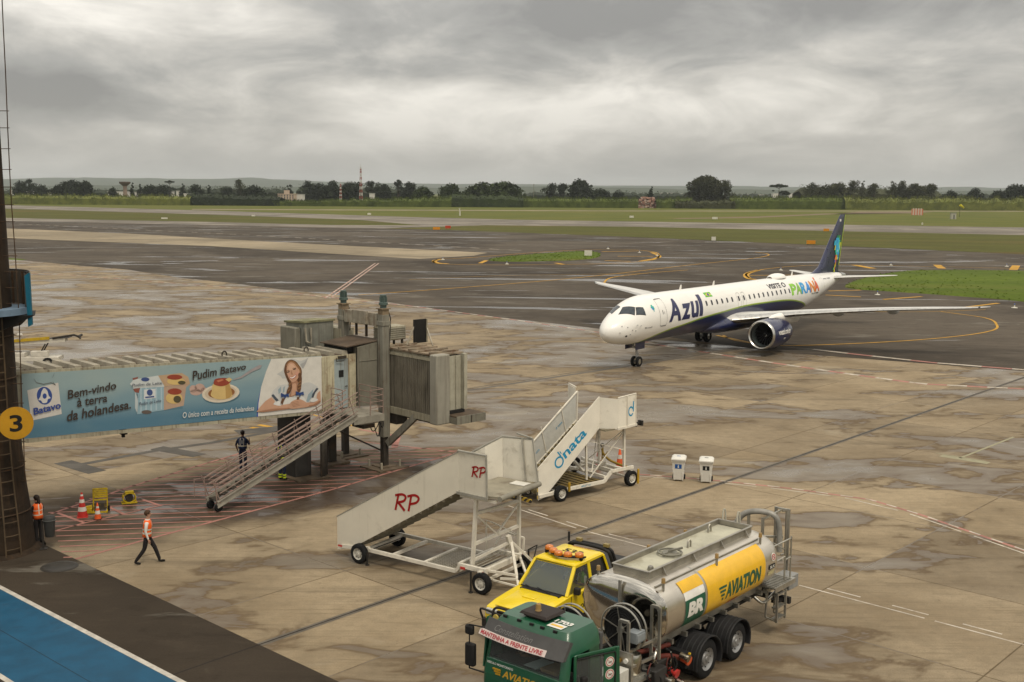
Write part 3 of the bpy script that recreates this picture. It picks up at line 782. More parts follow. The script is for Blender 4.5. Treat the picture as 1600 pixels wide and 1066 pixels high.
    for x, w, zb, zt in ((12.6, .5, 1.72, 2.0), (13.6, 1.35, 1.50, 2.5), (15, 1.78, 1.36, 2.9), (17.5, 1.88, 1.30, 3.0), (20.5, 1.86, 1.30, 2.95), (22.5, 1.62, 1.40, 2.7), (24.3, .8, 1.62, 2.1)):
        rings.append([(x, w*math.cos(2*PI*j/24), (zb+zt)/2+(zt-zb)/2*math.sin(2*PI*j/24)) for j in range(24)])
    mb.loft(rings); mb.build('belly_fairing', m_navy, root)
    # satellite radome, aerials
    mb = MB(); rings = []
    for k in range(13):
        s = k/12; x = 25.35+2.75*s; w = .62*math.sin(PI*min(1, max(0, .06+s*.9)))**.55; hh = .40*math.sin(PI*min(1, .08+s*.84))**.6
        rings.append([(x, w*math.cos(PI*j/12), 4.98+hh*math.sin(PI*j/12)) for j in range(13)])
    mb.loft(rings, closed=False); mb.build('satellite_radome', m_w, root)
    for x in (10.06, 15.2, 29.6):
        mb = MB(); mb.hexa([(x, -.015, 5.0), (x+.32, -.015, 5.0), (x+.32, .015, 5.0), (x, .015, 5.0)], [(x+.2, -.008, 5.38), (x+.36, -.008, 5.38), (x+.36, .008, 5.38), (x+.2, .008, 5.38)])
        mb.build('aerial', m_w, root)
    # aerofoil surfaces
    def foil(c, th, n=10):
        up = []; lo = []
        for k in range(n+1):
            s = (1-math.cos(PI*k/n))/2
            y = 5*th*(.2969*math.sqrt(s)-.126*s-.3516*s*s+.2843*s**3-.1015*s**4)
            up.append((s*c, y*c)); lo.append((s*c, -y*c*.8))
        return up+lo[-2:0:-1]
    def wing(secs, sgn, vertical=False):
        rings = []
        for (y, xle, ch, z, th) in secs:
            rings.append([(xle+a, 0+b, z) if vertical else (xle+a, sgn*y, z+b) for a, b in foil(ch, th)])
        return rings
    SEC = [(.8, 14.4, 7.6, 2.42, .135), (1.7, 15.3, 6.9, 2.45, .13), (3.4, 16.6, 5.6, 2.66, .125), (5.6, 18.0, 4.35, 2.96, .115), (8, 19.35, 3.65, 3.18, .11), (11, 21.0, 2.95, 3.41, .105), (14, 22.7, 2.2, 3.58, .10), (16.2, 23.95, 1.6, 3.68, .095), (17.2, 24.75, 1.1, 3.74, .09), (17.75, 25.6, .35, 3.78, .08)]
    for sgn in (-1, 1):
        mb = MB(); mb.loft(wing(SEC, sgn)); w = mb.build('wing', m_under, root, angle=70)
        mb = MB()
        for i in range(len(SEC)-3):            # bright slats along the leading edge
            A_, B_ = SEC[i+1], SEC[i+2]
            def lead(S, k): 
                f = foil(S[2], S[4]); n = len(f)
                return [Vector((S[1]+f[j % n][0]-.012, sgn*S[0], S[3]+f[j % n][1]*1.05+.004)) for j in (-2, -1, 0, 1, 2)]
            a, b = lead(A_, 0), lead(B_, 0); a = [p.lerp(q, .015) for p, q in zip(a, b)]; 
            mb.add(a+b, [(j, j+1, 6+j, 5+j) for j in range(4)], 0, None, True)
        mb.build('slat', m_met, w)
        for y in (7.4, 11.2):
            z = 2.93 if y < 9 else 3.24; x0 = 21.0 if y < 9 else 22.4
            mb = MB(); rings = []
            for k in range(9):
                s = k/8; r_ = .28*math.sin(PI*(.05+.9*s))**.6
                rings.append([(x0+2.6*s, sgn*y+r_*.55*math.cos(2*PI*j/12), z-.13*s+r_*math.sin(2*PI*j/12)) for j in range(12)])
            mb.loft(rings); mb.build('flap_fairing', m_g, w)
        mb = MB(); mb.ball((24.9, sgn*17.2, 3.76), (.25, .09, .05), 8, 6); mb.build('wing_light', m_glass, w)
        # tailplane
        mb = MB(); mb.loft(wing([(.35, 37.0, 3.3, 4.42, .10), (.9, 37.4, 2.95, 4.46, .10), (3.2, 39.15, 2.1, 4.58, .09), (5.0, 40.5, 1.25, 4.68, .08), (5.25, 40.95, .6, 4.69, .07)], sgn))
        mb.build('tailplane', m_under, root, angle=70)
    mb = MB(); mb.loft(wing([(0, 32.6, 7.6, 4.75, .05), (0, 34.2, 6.0, 5.05, .085), (0, 35.5, 4.75, 5.5, .095), (0, 37.7, 3.05, 7.8, .09), (0, 39.9, 1.45, 10.0, .085), (0, 40.15, 1.2, 10.2, .07)], 1, True))
    fin = mb.build('tail_fin', m_navy, root, angle=70)
    mb = MB()
    for (z0, x0, z1, x1) in ((5.5, 40.22, 10.18, 41.34),): mb.hexa([(x0-.02, -.02, z0), (x0+.09, -.02, z0), (x0+.09, .02, z0), (x0-.02, .02, z0)], [(x1-.02, -.015, z1), (x1+.06, -.015, z1), (x1+.06, .015, z1), (x1-.02, .015, z1)])
    mb.build('fin_trailing_edge', m_lime, fin)
    # mosaic mark on the fin
    pal = [(.02, .30, .60), (.03, .42, .62), (.02, .42, .16), (.12, .50, .10), (.60, .58, .02), (.65, .28, .01), (.58, .06, .06), (.02, .12, .45), (.30, .55, .50)]
    rows = ['..2.3...', '.0102...', '110012..', '1101134.', '.400114.', '.401018.', '..21812.', '...2100.', '...6527.', '...5640.', '...76...', '....5...', '....4...', '...36...', '....4...']
    mb = MB(); cell = .27
    def fin_y(x, z):
        A_, B_ = (35.5, 4.75, 5.5, .095), (37.7, 3.05, 7.8, .09)
        k = (z-A_[2])/(B_[2]-A_[2]); xl = A_[0]+(B_[0]-A_[0])*k; ch = A_[1]+(B_[1]-A_[1])*k; th = A_[3]+(B_[3]-A_[3])*k; s = max(0, min(1, (x-xl)/ch))
        return 5*th*(.2969*math.sqrt(s)-.126*s-.3516*s*s+.2843*s**3-.1015*s**4)*ch
    for r_, row in enumerate(rows):
        for c_, ch in enumerate(row):
            if ch == '.': continue
            z = 8.05-cell*.84*r_; x = 38.15+cell*c_+(z-6.3)*.36
            q = [(x, z), (x+cell, z), (x+cell+.08, z+cell*.84), (x+.08, z+cell*.84)]
            if x+cell+.1 > 41.1: continue
            mb.add([(a, -fin_y(a, b)-.015, b) for a, b in q], [(0, 1, 2, 3)], int(ch)); mb.add([(a, fin_y(a, b)+.015, b) for a, b in q], [(3, 2, 1, 0)], int(ch))
    mb.build('fin_emblem', [M('fin_mosaic_%d' % i, p, .4, var=.2) for i, p in enumerate(pal)], fin)
    mb = MB(); mb.box(39.9, 40.15, -.11, -.06, 9.55, 9.78); mb.build('fin_light', m_w, fin)
    mb = MB(); mb.lathe([(.0, 41.9), (.12, 41.85), (.2, 41.45), (.30, 40.8), (.40, 40.25)], 16, 0, Matrix.Translation((0, 0, 4.47)), True, 'X'); mb.build('tail_cone', m_met, root)
    # engines
    for sgn in (-1, 1):
        mb = MB(); Mx = Matrix.Translation((14.33, sgn*4.6, 1.63))
        mb.lathe([(.86, .34), (.885, .2), (.93, .06), (1.0, .0), (1.055, .05), (1.09, .22)], 40, 0, Mx, True, 'X')
        lip = mb
        en = MB(); en.lathe([(1.09, .22), (1.13, .8), (1.14, 1.5), (1.09, 2.4), (.98, 3.2), (.86, 3.75)], 40, 0, Mx, True, 'X')
        e = en.build('engine', m_navy, root)
        lip.build('intake_lip', m_met, e)
        dk = MB(); dk.lathe([(.86, .34), (.87, .75), (.88, 1.1)], 40, 0, Mx, True, 'X'); dk.lathe([(.84, 3.74), (.6, 3.4), (.02, 3.3)], 32, 1, Mx, True, 'X')
        dk.build('intake_duct', [M('intake_liner', (.10, .12, .115), .45), m_dk], e)
        fan = MB(); fan.lathe([(.87, 1.02), (.02, 1.05)], 40, 1, Mx, False, 'X')
        for k in range(20):
            a = 2*PI*k/20; p = Vector((0, math.cos(a), math.sin(a))); q = Vector((0, -math.sin(a), math.cos(a)))
            fan.add([Mx @ (Vector((.86, 0, 0))+p*.22-q*.03), Mx @ (Vector((.98, 0, 0))+p*.22+q*.04), Mx @ (Vector((1.0, 0, 0))+p*.86+q*.16), Mx @ (Vector((.78, 0, 0))+p*.86+q*.02)], [(0, 1, 2, 3)], 0)
        fan.lathe([(.01, .55), (.09, .62), (.17, .75), (.23, .95)], 20, 1, Mx, True, 'X')
        sw = [Vector((.60, .06, .05)), Vector((.58, .10, .07))]
        fan.tube([Mx @ Vector((.60+.16*s, .20*s*math.cos(5*s), .20*s*math.sin(5*s))) for s in [k/10 for k in range(1, 10)]], .018, 5, 2)
        fan.build('fan', [M('fan_blade_metal', (.07, .07, .072), .35, .8), m_dk, m_w], e)
        nz = MB(); nz.lathe([(.62, 3.5), (.6, 3.9), (.46, 4.6), (.44, 4.58)], 28, 0, Mx, True, 'X'); nz.lathe([(.43, 4.3), (.25, 4.9), (.02, 5.3)], 20, 0, Mx, True, 'X'); nz.build('exhaust_nozzle', M('exhaust_metal', (.22, .20, .18), .4, .9), e)
        def onen(x0, x1, a0, a1):
            def f(u, v):
                x = x0+(x1-x0)*u; a = a0+(a1-a0)*v
                r_ = 1.14+.012 if x < 1.6 else 1.152-.05*max(0, (x-1.5))/.9
                return Mx @ Vector((x, sgn*r_*math.cos(a), r_*math.sin(a)))
            return f
        tm = MB(); text_on(tm, 'voeazul.com.br', onen(.72, 2.95, R(0), R(22)) if sgn < 0 else onen(2.95, .72, R(0), R(22)), 0, (14, 3), bold=.02)
        text_on(tm, 'E2', onen(1.7, 2.05, R(-20), R(-13)) if sgn < 0 else onen(2.05, 1.7, R(-20), R(-13)), 0, (3, 2), bold=.02)
        tm.build('engine_lettering', m_w, e)
        st_ = MB(); cx = 14.33
        st_.hexa([(cx+.8, sgn*4.6-.02, 2.65), (cx+1.5, sgn*4.85, 2.65), (cx+1.9, sgn*4.62, 2.66)], [(cx+1.1, sgn*4.6-.02, 2.80), (cx+1.5, sgn*4.9, 2.78), (cx+1.8, sgn*4.62, 2.82)]); st_.build('nacelle_strake', m_navy, e)
        py = MB(); yy = sgn*4.6
        py.loft([[(x, yy+w*math.cos(2*PI*j/14), zc+hh*math.sin(2*PI*j/14)) for j in range(14)] for x, w, zc, hh in ((cx+1.3, .05, 2.76, .05), (cx+2.0, .28, 2.82, .16), (cx+3.2, .36, 2.72, .34), (cx+4.6, .32, 2.5, .42), (cx+6.2, .26, 2.45, .4), (cx+7.4, .08, 2.6, .12))])
        py.build('engine_pylon', m_w, root)
    # undercarriage
    def wheel(mb, x, y, z, r, w, side):
        Mx = Matrix.Translation((x, y, z))
        mb.lathe([(r*.55, -w/2), (r*.88, -w/2), (r, -w*.32), (r, w*.32), (r*.88, w/2), (r*.55, w/2)], 22, 0, Mx, True, 'Y')
        mb.lathe([(r*.56, -w*.40), (r*.3, -w*.34), (r*.12, -w*.46), (.005, -w*.46)], 16, 1, Mx, True, 'Y'); mb.lathe([(.005, w*.46), (r*.12, w*.46), (r*.3, w*.34), (r*.56, w*.40)], 16, 1, Mx, True, 'Y')
    ng = MB(); ng.cyl((4.3, 0, .35), (4.3, 0, 1.0), .055, n=12); ng.cyl((4.3, 0, .9), (4.22, 0, 1.95), .085, n=12); ng.bar((4.3, -.26, .36), (4.3, .26, .36), .09)
    ng.bar((4.3, 0, 1.2), (3.5, 0, 1.85), .07); ng.bar((4.38, 0, .5), (4.55, 0, .85), .04); ng.bar((4.55, 0, .85), (4.36, 0, 1.15), .04); ng.box(4.12, 4.22, -.26, .26, 1.28, 1.42)
    g = ng.build('nose_gear', m_g, root)
    lm = MB()
    for yy in (-.17, 0, .17): lm.cyl((4.10, yy, 1.35), (4.12, yy, 1.35), .065, n=10)
    lm.build('taxi_lamp', m_w, g)
    for yy in (-.2, .2): wm = MB(); wheel(wm, 4.3, yy, .36, .36, .2, 1); wm.build('wheel', [m_blk, m_met], g)
    for sg, xx in ((-1, 3.9), (1, 3.9)): dm = MB(); dm.box(xx-.45, xx+.75, sg*.42-.012, sg*.42+.012, 1.28, 1.74); dm.build('gear_door', m_navy, g)
    for sgn in (-1, 1):
        mg = MB(); yy = sgn*2.95; mg.cyl((19.5, yy, .5), (19.5, yy*.98, 2.4), .11, n=12); mg.bar((19.5, yy-.45, .5), (19.5, yy+.45, .5), .13); mg.bar((19.5, yy, 1.2), (19.5, yy*.55, 2.0), .09)
        mg.box(19.1, 19.9, yy*1.17-.02, yy*1.17+.02, .95, 2.1); g = mg.build('main_gear', m_g, root)
        for dy in (-.36, .36): wm = MB(); wheel(wm, 19.5, yy+dy, .5, .5, .38, 1); wm.build('wheel', [m_blk, m_met], g)
airliner()

# ================================================================== PASSENGER BRIDGE
BO = Vector((-5.59, 49.28, 0)); BA = R(43.5)
bx_, by_ = Vector((math.cos(BA), math.sin(BA), 0)), Vector((-math.sin(BA), math.cos(BA), 0))
def onT(u, v, t):                            # sight line against a plane parallel to the bridge: (along, height)
    d = ray(u, v); k = (BO+by_*t-EYE).dot(by_)/d.dot(by_); q = EYE+d*k
    return (q-BO).dot(bx_), q.z
def bridge():
    root = empty('passenger_bridge', BO, BA, 'weathered grey passenger boarding bridge with a pudding advert banner along its tunnel', 'boarding bridge')
    bg = M('bridge_beige_paint', (.33, .305, .225), .65, var=.15, scale=.9, dirt=((.12, .085, .05), .35, .8), streak=((.13, .10, .065), .55))
    gy = M('bridge_grey_paint', (.185, .175, .138), .6, var=.14, scale=.7, dirt=((.09, .075, .055), .3, .7), streak=((.10, .085, .06), .5))
    dk = M('bridge_dark_curtain', (.150, .134, .102), .85, var=.2, scale=1.0, streak=((.035, .03, .024), .5))
    roof = M('bridge_dark_roof', (.085, .062, .043), .8, var=.3, scale=1.2, dirt=((.05, .032, .02), .5, .9))
    rib = M('bridge_roof_rib', (.30, .27, .21), .75, var=.22, scale=1.2, dirt=((.12, .09, .06), .4, 1.0))
    steel = M('bridge_dark_steel', (.045, .038, .030), .6, var=.3, scale=1.5, dirt=((.10, .06, .03), .3, 1.4))
    col = M('bridge_column_paint', (.20, .19, .155), .55, var=.14, scale=1.3, streak=((.10, .08, .055), .5), dirt=((.12, .07, .04), .25, 1.6))
    black = M('matt_black_panel', (.016, .015, .014), .7)
    T0 = .42
    zb = lambda s: 2.885+(-2.95-s)*.0440
    zt = lambda s: zb(s)+2.29
    # tunnel
    mb = MB(); s0, s1 = -22.0, -1.1
    mb.hexa([(s0, T0, zb(s0)), (s1, T0, zb(s1)), (s1, 2.55, zb(s1)), (s0, 2.55, zb(s0))], [(s0, T0, zt(s0)), (s1, T0, zt(s1)), (s1, 2.55, zt(s1)), (s0, 2.55, zt(s0))], 0)
    for zf in (zb, zt):
        dz = -.14 if zf is zb else -.02
        mb.hexa([(s0, T0-.06, zf(s0)+dz), (s1-1.9, T0-.06, zf(s1-1.9)+dz), (s1-1.9, T0-.003, zf(s1-1.9)+dz), (s0, T0-.003, zf(s0)+dz)], [(s0, T0-.06, zf(s0)+dz+.13), (s1-1.9, T0-.06, zf(s1-1.9)+dz+.13), (s1-1.9, T0-.003, zf(s1-1.9)+dz+.13), (s0, T0-.003, zf(s0)+dz+.13)], 0)
    tun = mb.build('tunnel', bg, root)
    mb = MB(); s = -21.6
    mb.hexa([(s0, T0+.05, zt(s0)+.004), (s1, T0+.05, zt(s1)+.004), (s1, 2.5, zt(s1)+.004), (s0, 2.5, zt(s0)+.004)], [(s0, T0+.05, zt(s0)+.02), (s1, T0+.05, zt(s1)+.02), (s1, 2.5, zt(s1)+.02), (s0, 2.5, zt(s0)+.02)], 1)  # sheet between the ribs, its colour darkened for the shade there
    while s < -1.7:
        z = zt(s); mb.hexa([(s, T0+.03, z), (s+.30, T0+.03, z), (s+.30, 2.54, z), (s, 2.54, z)], [(s+.04, T0+.04, z+.17), (s+.26, T0+.04, z+.17), (s+.26, 2.53, z+.17), (s+.04, 2.53, z+.17)], 0); s += .68
    mb.build('ribbed_roof', [rib, roof], tun)
    for s in (-7.4, -3.6):                    # lifting eyes on the roof edge
        mb = MB(); mb.tube([(s+.10*math.cos(a), T0+.15, zt(s)+.28+.13*math.sin(a)) for a in [PI*k/8 for k in range(-1, 10)]], .03, 6); mb.build('lifting_eye', steel, tun)
    mb = MB(); s = -11.2; 
    s, z = onT(197, 676, T0); mb.box(s-.1, s+.1, T0+.1, T0+.4, z-.10, z+.08); mb.box(s-.05, s+.05, T0+.2, T0+.3, z-.22, z-.08); mb.build('tunnel_lamp', black, tun)
    # ---------------- printed banner
    E0 = T0-.07
    def A_(u, v, k=0): s, z = onT(u, v, E0-.003*k); return Vector((s, E0-.003*k, z))
    t = NT('banner_print'); 
    nz = t.noise(.5, 3, .5, .3, scale=(.6, 1, 1)); t.set('Roughness', .45)
    sp = t.n('ShaderNodeSeparateXYZ'); t.l(t.tc.outputs['Object'], sp.inputs[0])
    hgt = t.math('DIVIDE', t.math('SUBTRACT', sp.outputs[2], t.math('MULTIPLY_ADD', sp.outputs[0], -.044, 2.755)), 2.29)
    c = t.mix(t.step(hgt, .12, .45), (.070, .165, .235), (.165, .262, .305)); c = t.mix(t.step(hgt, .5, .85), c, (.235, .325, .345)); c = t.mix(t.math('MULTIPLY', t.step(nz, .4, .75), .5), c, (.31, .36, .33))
    t.set('Base Color', c); m_ban = t.mat
    P = lambda name, c: M('print_'+name, c, .45, var=.05)
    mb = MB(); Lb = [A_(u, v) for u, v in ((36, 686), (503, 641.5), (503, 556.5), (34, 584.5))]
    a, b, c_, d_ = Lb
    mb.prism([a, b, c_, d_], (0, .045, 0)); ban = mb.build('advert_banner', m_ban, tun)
    # pictures on the banner: (polygon, colour, layer)
    art = []; mats = []; idx = {}
    def col_(name, rgb):
        if name not in idx: idx[name] = len(mats); mats.append(P(name, rgb))
        return idx[name]
    am = MB()
    def sh(name, rgb, pts, k=1, smooth=False, closed=True):
        q = dense([Vector((u, v, 0)) for u, v in pts], True, 5) if smooth else [Vector((u, v, 0)) for u, v in pts]
        am.poly([A_(p.x, p.y, k) for p in q], col_(name, rgb))
    def el(name, rgb, cu, cv, ru, rv, k=1, rot=0, n=22):
        c, s = math.cos(rot), math.sin(rot)
        sh(name, rgb, [(cu+ru*math.cos(a)*c-rv*math.sin(a)*s, cv+ru*math.cos(a)*s+rv*math.sin(a)*c) for a in [-2*PI*j/n for j in range(n)]], k)
    skin, skin2, hair, hair2 = (.50, .29, .19), (.33, .17, .10), (.12, .055, .025), (.26, .13, .055)
    # right-hand panel with the smiling woman
    sh('panel_edge', (.03, .07, .32), [(425, 561), (417, 580), (408, 605), (403, 628), (401, 651.5), (405, 651), (407, 628), (412, 605), (421, 580), (430, 560.6)], 1)
    sh('panel_white', (.60, .575, .52), [(424, 561.2), (416, 580), (408, 605), (404, 630), (403, 651), (503, 641.4), (503, 557)], 2)
    # bonnet, hair, face, dress, arms
    def zp(l): return [(400+x/8.455, 550+y/8.453) for x, y in l]
    def z(name, rgb, l, k, sm=True): sh(name, rgb, zp(l), k, sm)
    z('bonnet', (.46, .46, .44), [(370,205),(350,245),(275,295),(330,320),(345,350),(402,352),(385,300),(375,260)], 3, False)
    z('bonnet', (.46, .46, .44), [(430,108),(480,86),(560,112),(600,117),(640,105),(690,75),(660,150),(622,225),(600,200),(560,150),(500,118)], 3, False)
    z('bonnet_fold', (.34, .34, .33), [(585,165),(640,135),(690,76),(657,160),(622,222),(605,205)], 4, False)
    z('hair', hair, [(372,240),(392,150),(450,104),(520,122),(572,180),(604,240),(600,330),(570,400),(440,405),(400,340),(380,290)], 5)
    z('hair_light', hair2, [(395,190),(420,135),(460,115),(510,130),(555,180),(590,240),(596,320),(575,300),(560,240),(520,170),(470,138),(425,165)], 6)
    z('dress', (.50, .50, .48), [(205,570),(245,495),(320,440),(400,432),(440,450),(440,560),(520,585),(600,440),(700,402),(780,440),(822,482),(745,590),(700,670),(560,690),(330,700),(300,650),(270,650)], 5)
    z('dress_light', (.61, .60, .56), [(370,620),(440,600),(530,605),(620,590),(660,660),(560,650),(460,690),(350,700)], 6)
    z('dress_blue', (.27, .34, .37), [(690,560),(760,490),(742,590),(690,665),(665,650)], 6, False); z('dress_blue', (.33, .36, .36), [(290,500),(330,455),(335,520),(300,560)], 6, False); z('dress_blue', (.36, .38, .38), [(360,470),(385,450),(375,530),(350,545)], 6, False)
    z('cuff', (.055, .07, .09), [(205,577),(226,555),(302,640),(276,657)], 8, False); z('cuff', (.055, .07, .09), [(735,602),(742,560),(800,474),(827,486),(785,535),(757,607)], 8, False)
    z('lace', (.64, .63, .60), [(230,690),(275,655),(300,648),(340,690),(310,712)], 14); z('lace', (.64, .63, .60), [(718,655),(740,618),(800,615),(818,638),(765,660)], 14)
    z('skin_shade', skin2, [(462,385),(545,380),(552,460),(572,520),(520,570),(470,592),(438,582),(470,500)], 8); z('skin', skin, [(480,430),(530,420),(535,490),(545,530),(500,570),(465,580),(470,520)], 9)
    z('skin', skin, [(404,215),(420,165),(455,138),(500,150),(540,200),(572,242),(573,295),(553,350),(520,385),(488,400),(455,378),(425,330),(408,280)], 10)
    z('skin_light', (.60, .38, .26), [(425,200),(450,160),(490,165),(520,210),(500,225),(440,245)], 11); z('cheek', (.54, .28, .20), [(420,300),(440,285),(450,310),(432,325)], 11); z('cheek', (.54, .28, .20), [(525,270),(555,262),(560,295),(535,310)], 11)
    for cx, cy in ((427, 266), (508, 228)): z('eye', (.05, .035, .025), [(cx-22,cy+6),(cx,cy-8),(cx+22,cy-8),(cx+2,cy+7)], 12)
    z('brow', hair, [(405,250),(440,238),(442,244),(406,257)], 12, False); z('brow', hair, [(482,214),(530,208),(530,214),(484,221)], 12, False)
    z('nose', skin2, [(462,240),(488,295),(470,303),(466,285)], 12, False); z('lip', (.42, .10, .08), [(438,330),(478,330),(532,298),(522,335),(485,358),(452,350)], 12); z('teeth', (.74, .71, .65), [(446,333),(480,335),(525,305),(512,332),(482,350),(458,346)], 13)
    z('hair', hair, [(425,360),(462,395),(476,470),(442,550),(405,562),(410,505),(438,440)], 13); z('hair', hair, [(560,290),(592,280),(606,350),(600,450),(585,522),(553,522),(550,450),(565,380)], 13)
    for k in range(3): z('hair_light', hair2, [(428-4*k,430+40*k),(462-6*k,412+40*k),(460-6*k,424+40*k),(430-4*k,444+40*k)], 14, False); z('hair_light', hair2, [(556,400+40*k),(596,380+40*k),(596,392+40*k),(558,414+40*k)], 14, False)
    z('hair', hair, [(345,612),(318,695),(350,697),(384,615)], 14, False); z('hair', hair, [(542,595),(538,628),(570,628),(578,595)], 18, False)
    z('skin', skin, [(8,792),(60,720),(130,645),(205,598),(250,648),(232,700),(330,703),(460,682),(485,745),(300,772),(100,797)], 13, False); z('skin', skin, [(850,510),(857,660),(800,702),(650,735),(600,735),(590,690),(680,668),(770,668),(800,610),(812,545)], 13, False)
    z('skin_shade', skin2, [(20,788),(200,752),(380,742),(480,735),(485,748),(300,772),(100,797)], 14, False); z('skin_shade', skin2, [(640,718),(760,694),(850,640),(857,662),(800,704),(650,738)], 14, False)
    z('skin', (.54, .33, .22), [(438,700),(480,650),(560,624),(622,640),(690,690),(690,722),(600,740),(475,752),(432,732)], 16)
    for k in range(4): z('skin_shade', skin2, [(462+7*k,672+17*k),(560+6*k,650+18*k),(562+6*k,655+18*k),(464+7*k,678+17*k)], 17, False)
    for cx, cy in ((380, 578), (577, 554)):
        z('bow', (.02, .05, .17), [(cx-52,cy-38),(cx,cy-14),(cx+50,cy-30),(cx+58,cy+20),(cx+20,cy+8),(cx+5,cy+42),(cx-12,cy+12),(cx-48,cy+24)], 18, False)
    # pudding on its plate
    el('plate_shadow', (.06, .13, .17), 346, 619, 29, 12, 1, -.10); el('plate', (.60, .53, .42), 345, 614.5, 29.5, 14.5, 2, -.10); el('plate_rim', (.50, .42, .32), 345, 614, 25, 11.5, 3, -.10)
    el('caramel_pool', (.24, .10, .03), 346, 614, 21, 9, 4, -.08)
    sh('pudding', (.56, .40, .16), [(334.5, 599), (331, 611), (329.5, 618), (338, 623.5), (350, 624), (361, 621), (363, 616), (360, 606), (357, 597.5)], 5, True); sh('pudding_shade', (.40, .25, .08), [(352, 601), (357, 598), (361, 607), (363, 616), (359, 621), (353, 623)], 6)
    sh('caramel', (.26, .045, .022), [(334, 600), (336, 593), (344, 591), (354, 591), (361, 594), (357, 600), (348, 603.5), (340, 603)], 7, True); sh('caramel_shine', (.46, .16, .08), [(338, 595), (347, 592.6), (350, 594), (341, 597.5)], 8)
    sh('pudding', (.56, .40, .16), [(352, 593), (358, 590), (363, 593), (358, 597)], 8)
    sh('spoon', (.30, .27, .27), [(364, 593), (376, 588.5), (392, 577.5), (405, 570.5), (409.5, 571), (407, 575.5), (395, 580.5), (378, 590.5), (366, 594)], 9)
    for cu, cv, ru, rv in ((302, 608, 6, 6), (312, 606, 8, 6.5), (306, 613, 9, 5), (319, 611, 6, 5.5)): el('soft_eggs', (.44, .30, .25), cu, cv, ru, rv, 1)
    # the boxed pack
    sh('pack_shadow', (.08, .17, .22), [(212, 648), (286, 638.5), (284, 633), (214, 640)], 1)
    sh('pack_side', (.42, .47, .48), [(207, 603), (214, 601), (216, 620), (215, 647), (211, 638), (211, 615)], 2)
    sh('pack_front', (.24, .36, .42), [(210, 606), (256, 604), (256, 641), (214, 647.5), (216, 628)], 2); sh('pack_top', (.50, .53, .52), [(203, 600), (209, 593), (247, 587), (256, 601), (257, 604.5), (210, 607)], 3)
    for k in range(5): sh('pack_stripe', (.34, .45, .50), [(219+8*k, 606.5-.2*k), (221.5+8*k, 606.3-.2*k), (221.5+8*k, 644-1.1*k), (219+8*k, 644.5-1.1*k)], 3)
    sh('pack_photo', (.40, .28, .20), [(256, 604.5), (297, 600), (291, 605), (287, 634), (256, 641)], 2); sh('pack_photo_top', (.44, .30, .18), [(247, 587), (284, 583), (294, 589), (297, 600), (257, 604)], 3)
    el('pack_pudding', (.56, .40, .15), 272, 622, 13, 9, 4); el('caramel', (.26, .045, .022), 273, 612, 11, 5, 5); el('pack_pudding', (.56, .40, .15), 275, 596, 14, 5.5, 5); el('caramel', (.26, .045, .022), 273, 589.5, 12, 4, 6)
    el('pack_seal', (.07, .06, .03), 277, 624, 6, 5.5, 6); el('pack_seal', (.07, .06, .03), 284, 598, 6, 3, 6)
    el('pack_dark', (.10, .08, .07), 229, 644, 8, 3, 4); sh('pack_brown', (.22, .07, .05), [(208, 608), (219, 606), (217, 614), (211, 613)], 4); sh('pack_brown', (.22, .07, .05), [(207, 591), (216, 589), (215, 592), (208, 594)], 4)
    sh('pack_label', (.56, .58, .58), [(225, 609), (243, 607.5), (243, 622), (225, 624)], 4); el('pack_mark', (.04, .07, .20), 234, 613.5, 4.6, 5, 5); sh('pack_mark', (.04, .07, .20), [(227, 620), (241, 618.7), (241, 621), (227, 622.4)], 5)
    el('pack_mark', (.20, .24, .36), 227, 593, 6.5, 3.2, 5)
    # hanging tag with an oval mark
    sh('tag_shadow', (.14, .23, .28), [(44, 612), (47, 660), (98, 648), (97, 645), (48, 656)], 1); sh('tag', (.55, .52, .48), [(42.5, 610), (91, 598), (96.5, 647), (49, 657.5)], 2)
    el('tag_oval', (.025, .06, .24), 69.5, 618.5, 12, 14, 3, -.15)
    sh('tag_oval_shape', (.58, .56, .53), [(63, 620), (65, 612), (69, 606.5), (74, 611), (76, 618), (79, 622), (75, 624), (73, 629), (67, 630), (64, 626), (60, 625)], 4, True)
    el('tag_oval', (.025, .06, .24), 69.8, 619, 3.2, 4.2, 5)
    for pts in (((52.5, 584.5), (53, 592), (57, 598), (68, 600.5), (80, 598), (87, 602)), ((85, 583.5), (82, 590), (82.5, 597), (87, 602))):
        for p, q in zip(pts, pts[1:]): sh('tag_string', (.12, .12, .11), [(p[0], p[1]-.5), (q[0], q[1]-.5), (q[0], q[1]+.5), (p[0], p[1]+.5)], 6)
    am.build('banner_picture', mats, ban)
    def words(txt, quad, rgbname, rgb, k=15, **kw):
        mb = MB(); text_on(mb, txt, quadmap(*[A_(u, v, k) for u, v in quad]), 0, **kw); mb.build('banner_lettering', P(rgbname, rgb), ban)
    ink = (.035, .024, .018)
    words('Bem-vindo', ((106, 624), (182, 608), (181, 596), (104, 610.5)), 'ink', ink, shear=.18, bold=.018)
    words('à terra', ((121, 636.5), (168, 628), (167, 616), (119, 622.5)), 'ink', ink, shear=.18, bold=.018)
    words('da holandesa.', ((105, 659), (205, 638.5), (203, 625), (104, 643)), 'ink', ink, shear=.18, bold=.018)
    words('Pudim Batavo', ((301, 595), (384.5, 577.5), (384, 568), (299.5, 580)), 'ink', ink, shear=.18, bold=.018)
    words('O único com a receita da holandesa', ((286, 653.5), (397, 641.5), (397, 634), (285, 644.5)), 'pale_ink', (.55, .56, .54), shear=.25, bold=.012)
    words('Batavo', ((53, 649), (95.5, 638), (94, 627.5), (52, 638)), 'mark_blue', (.03, .06, .24), bold=.03)
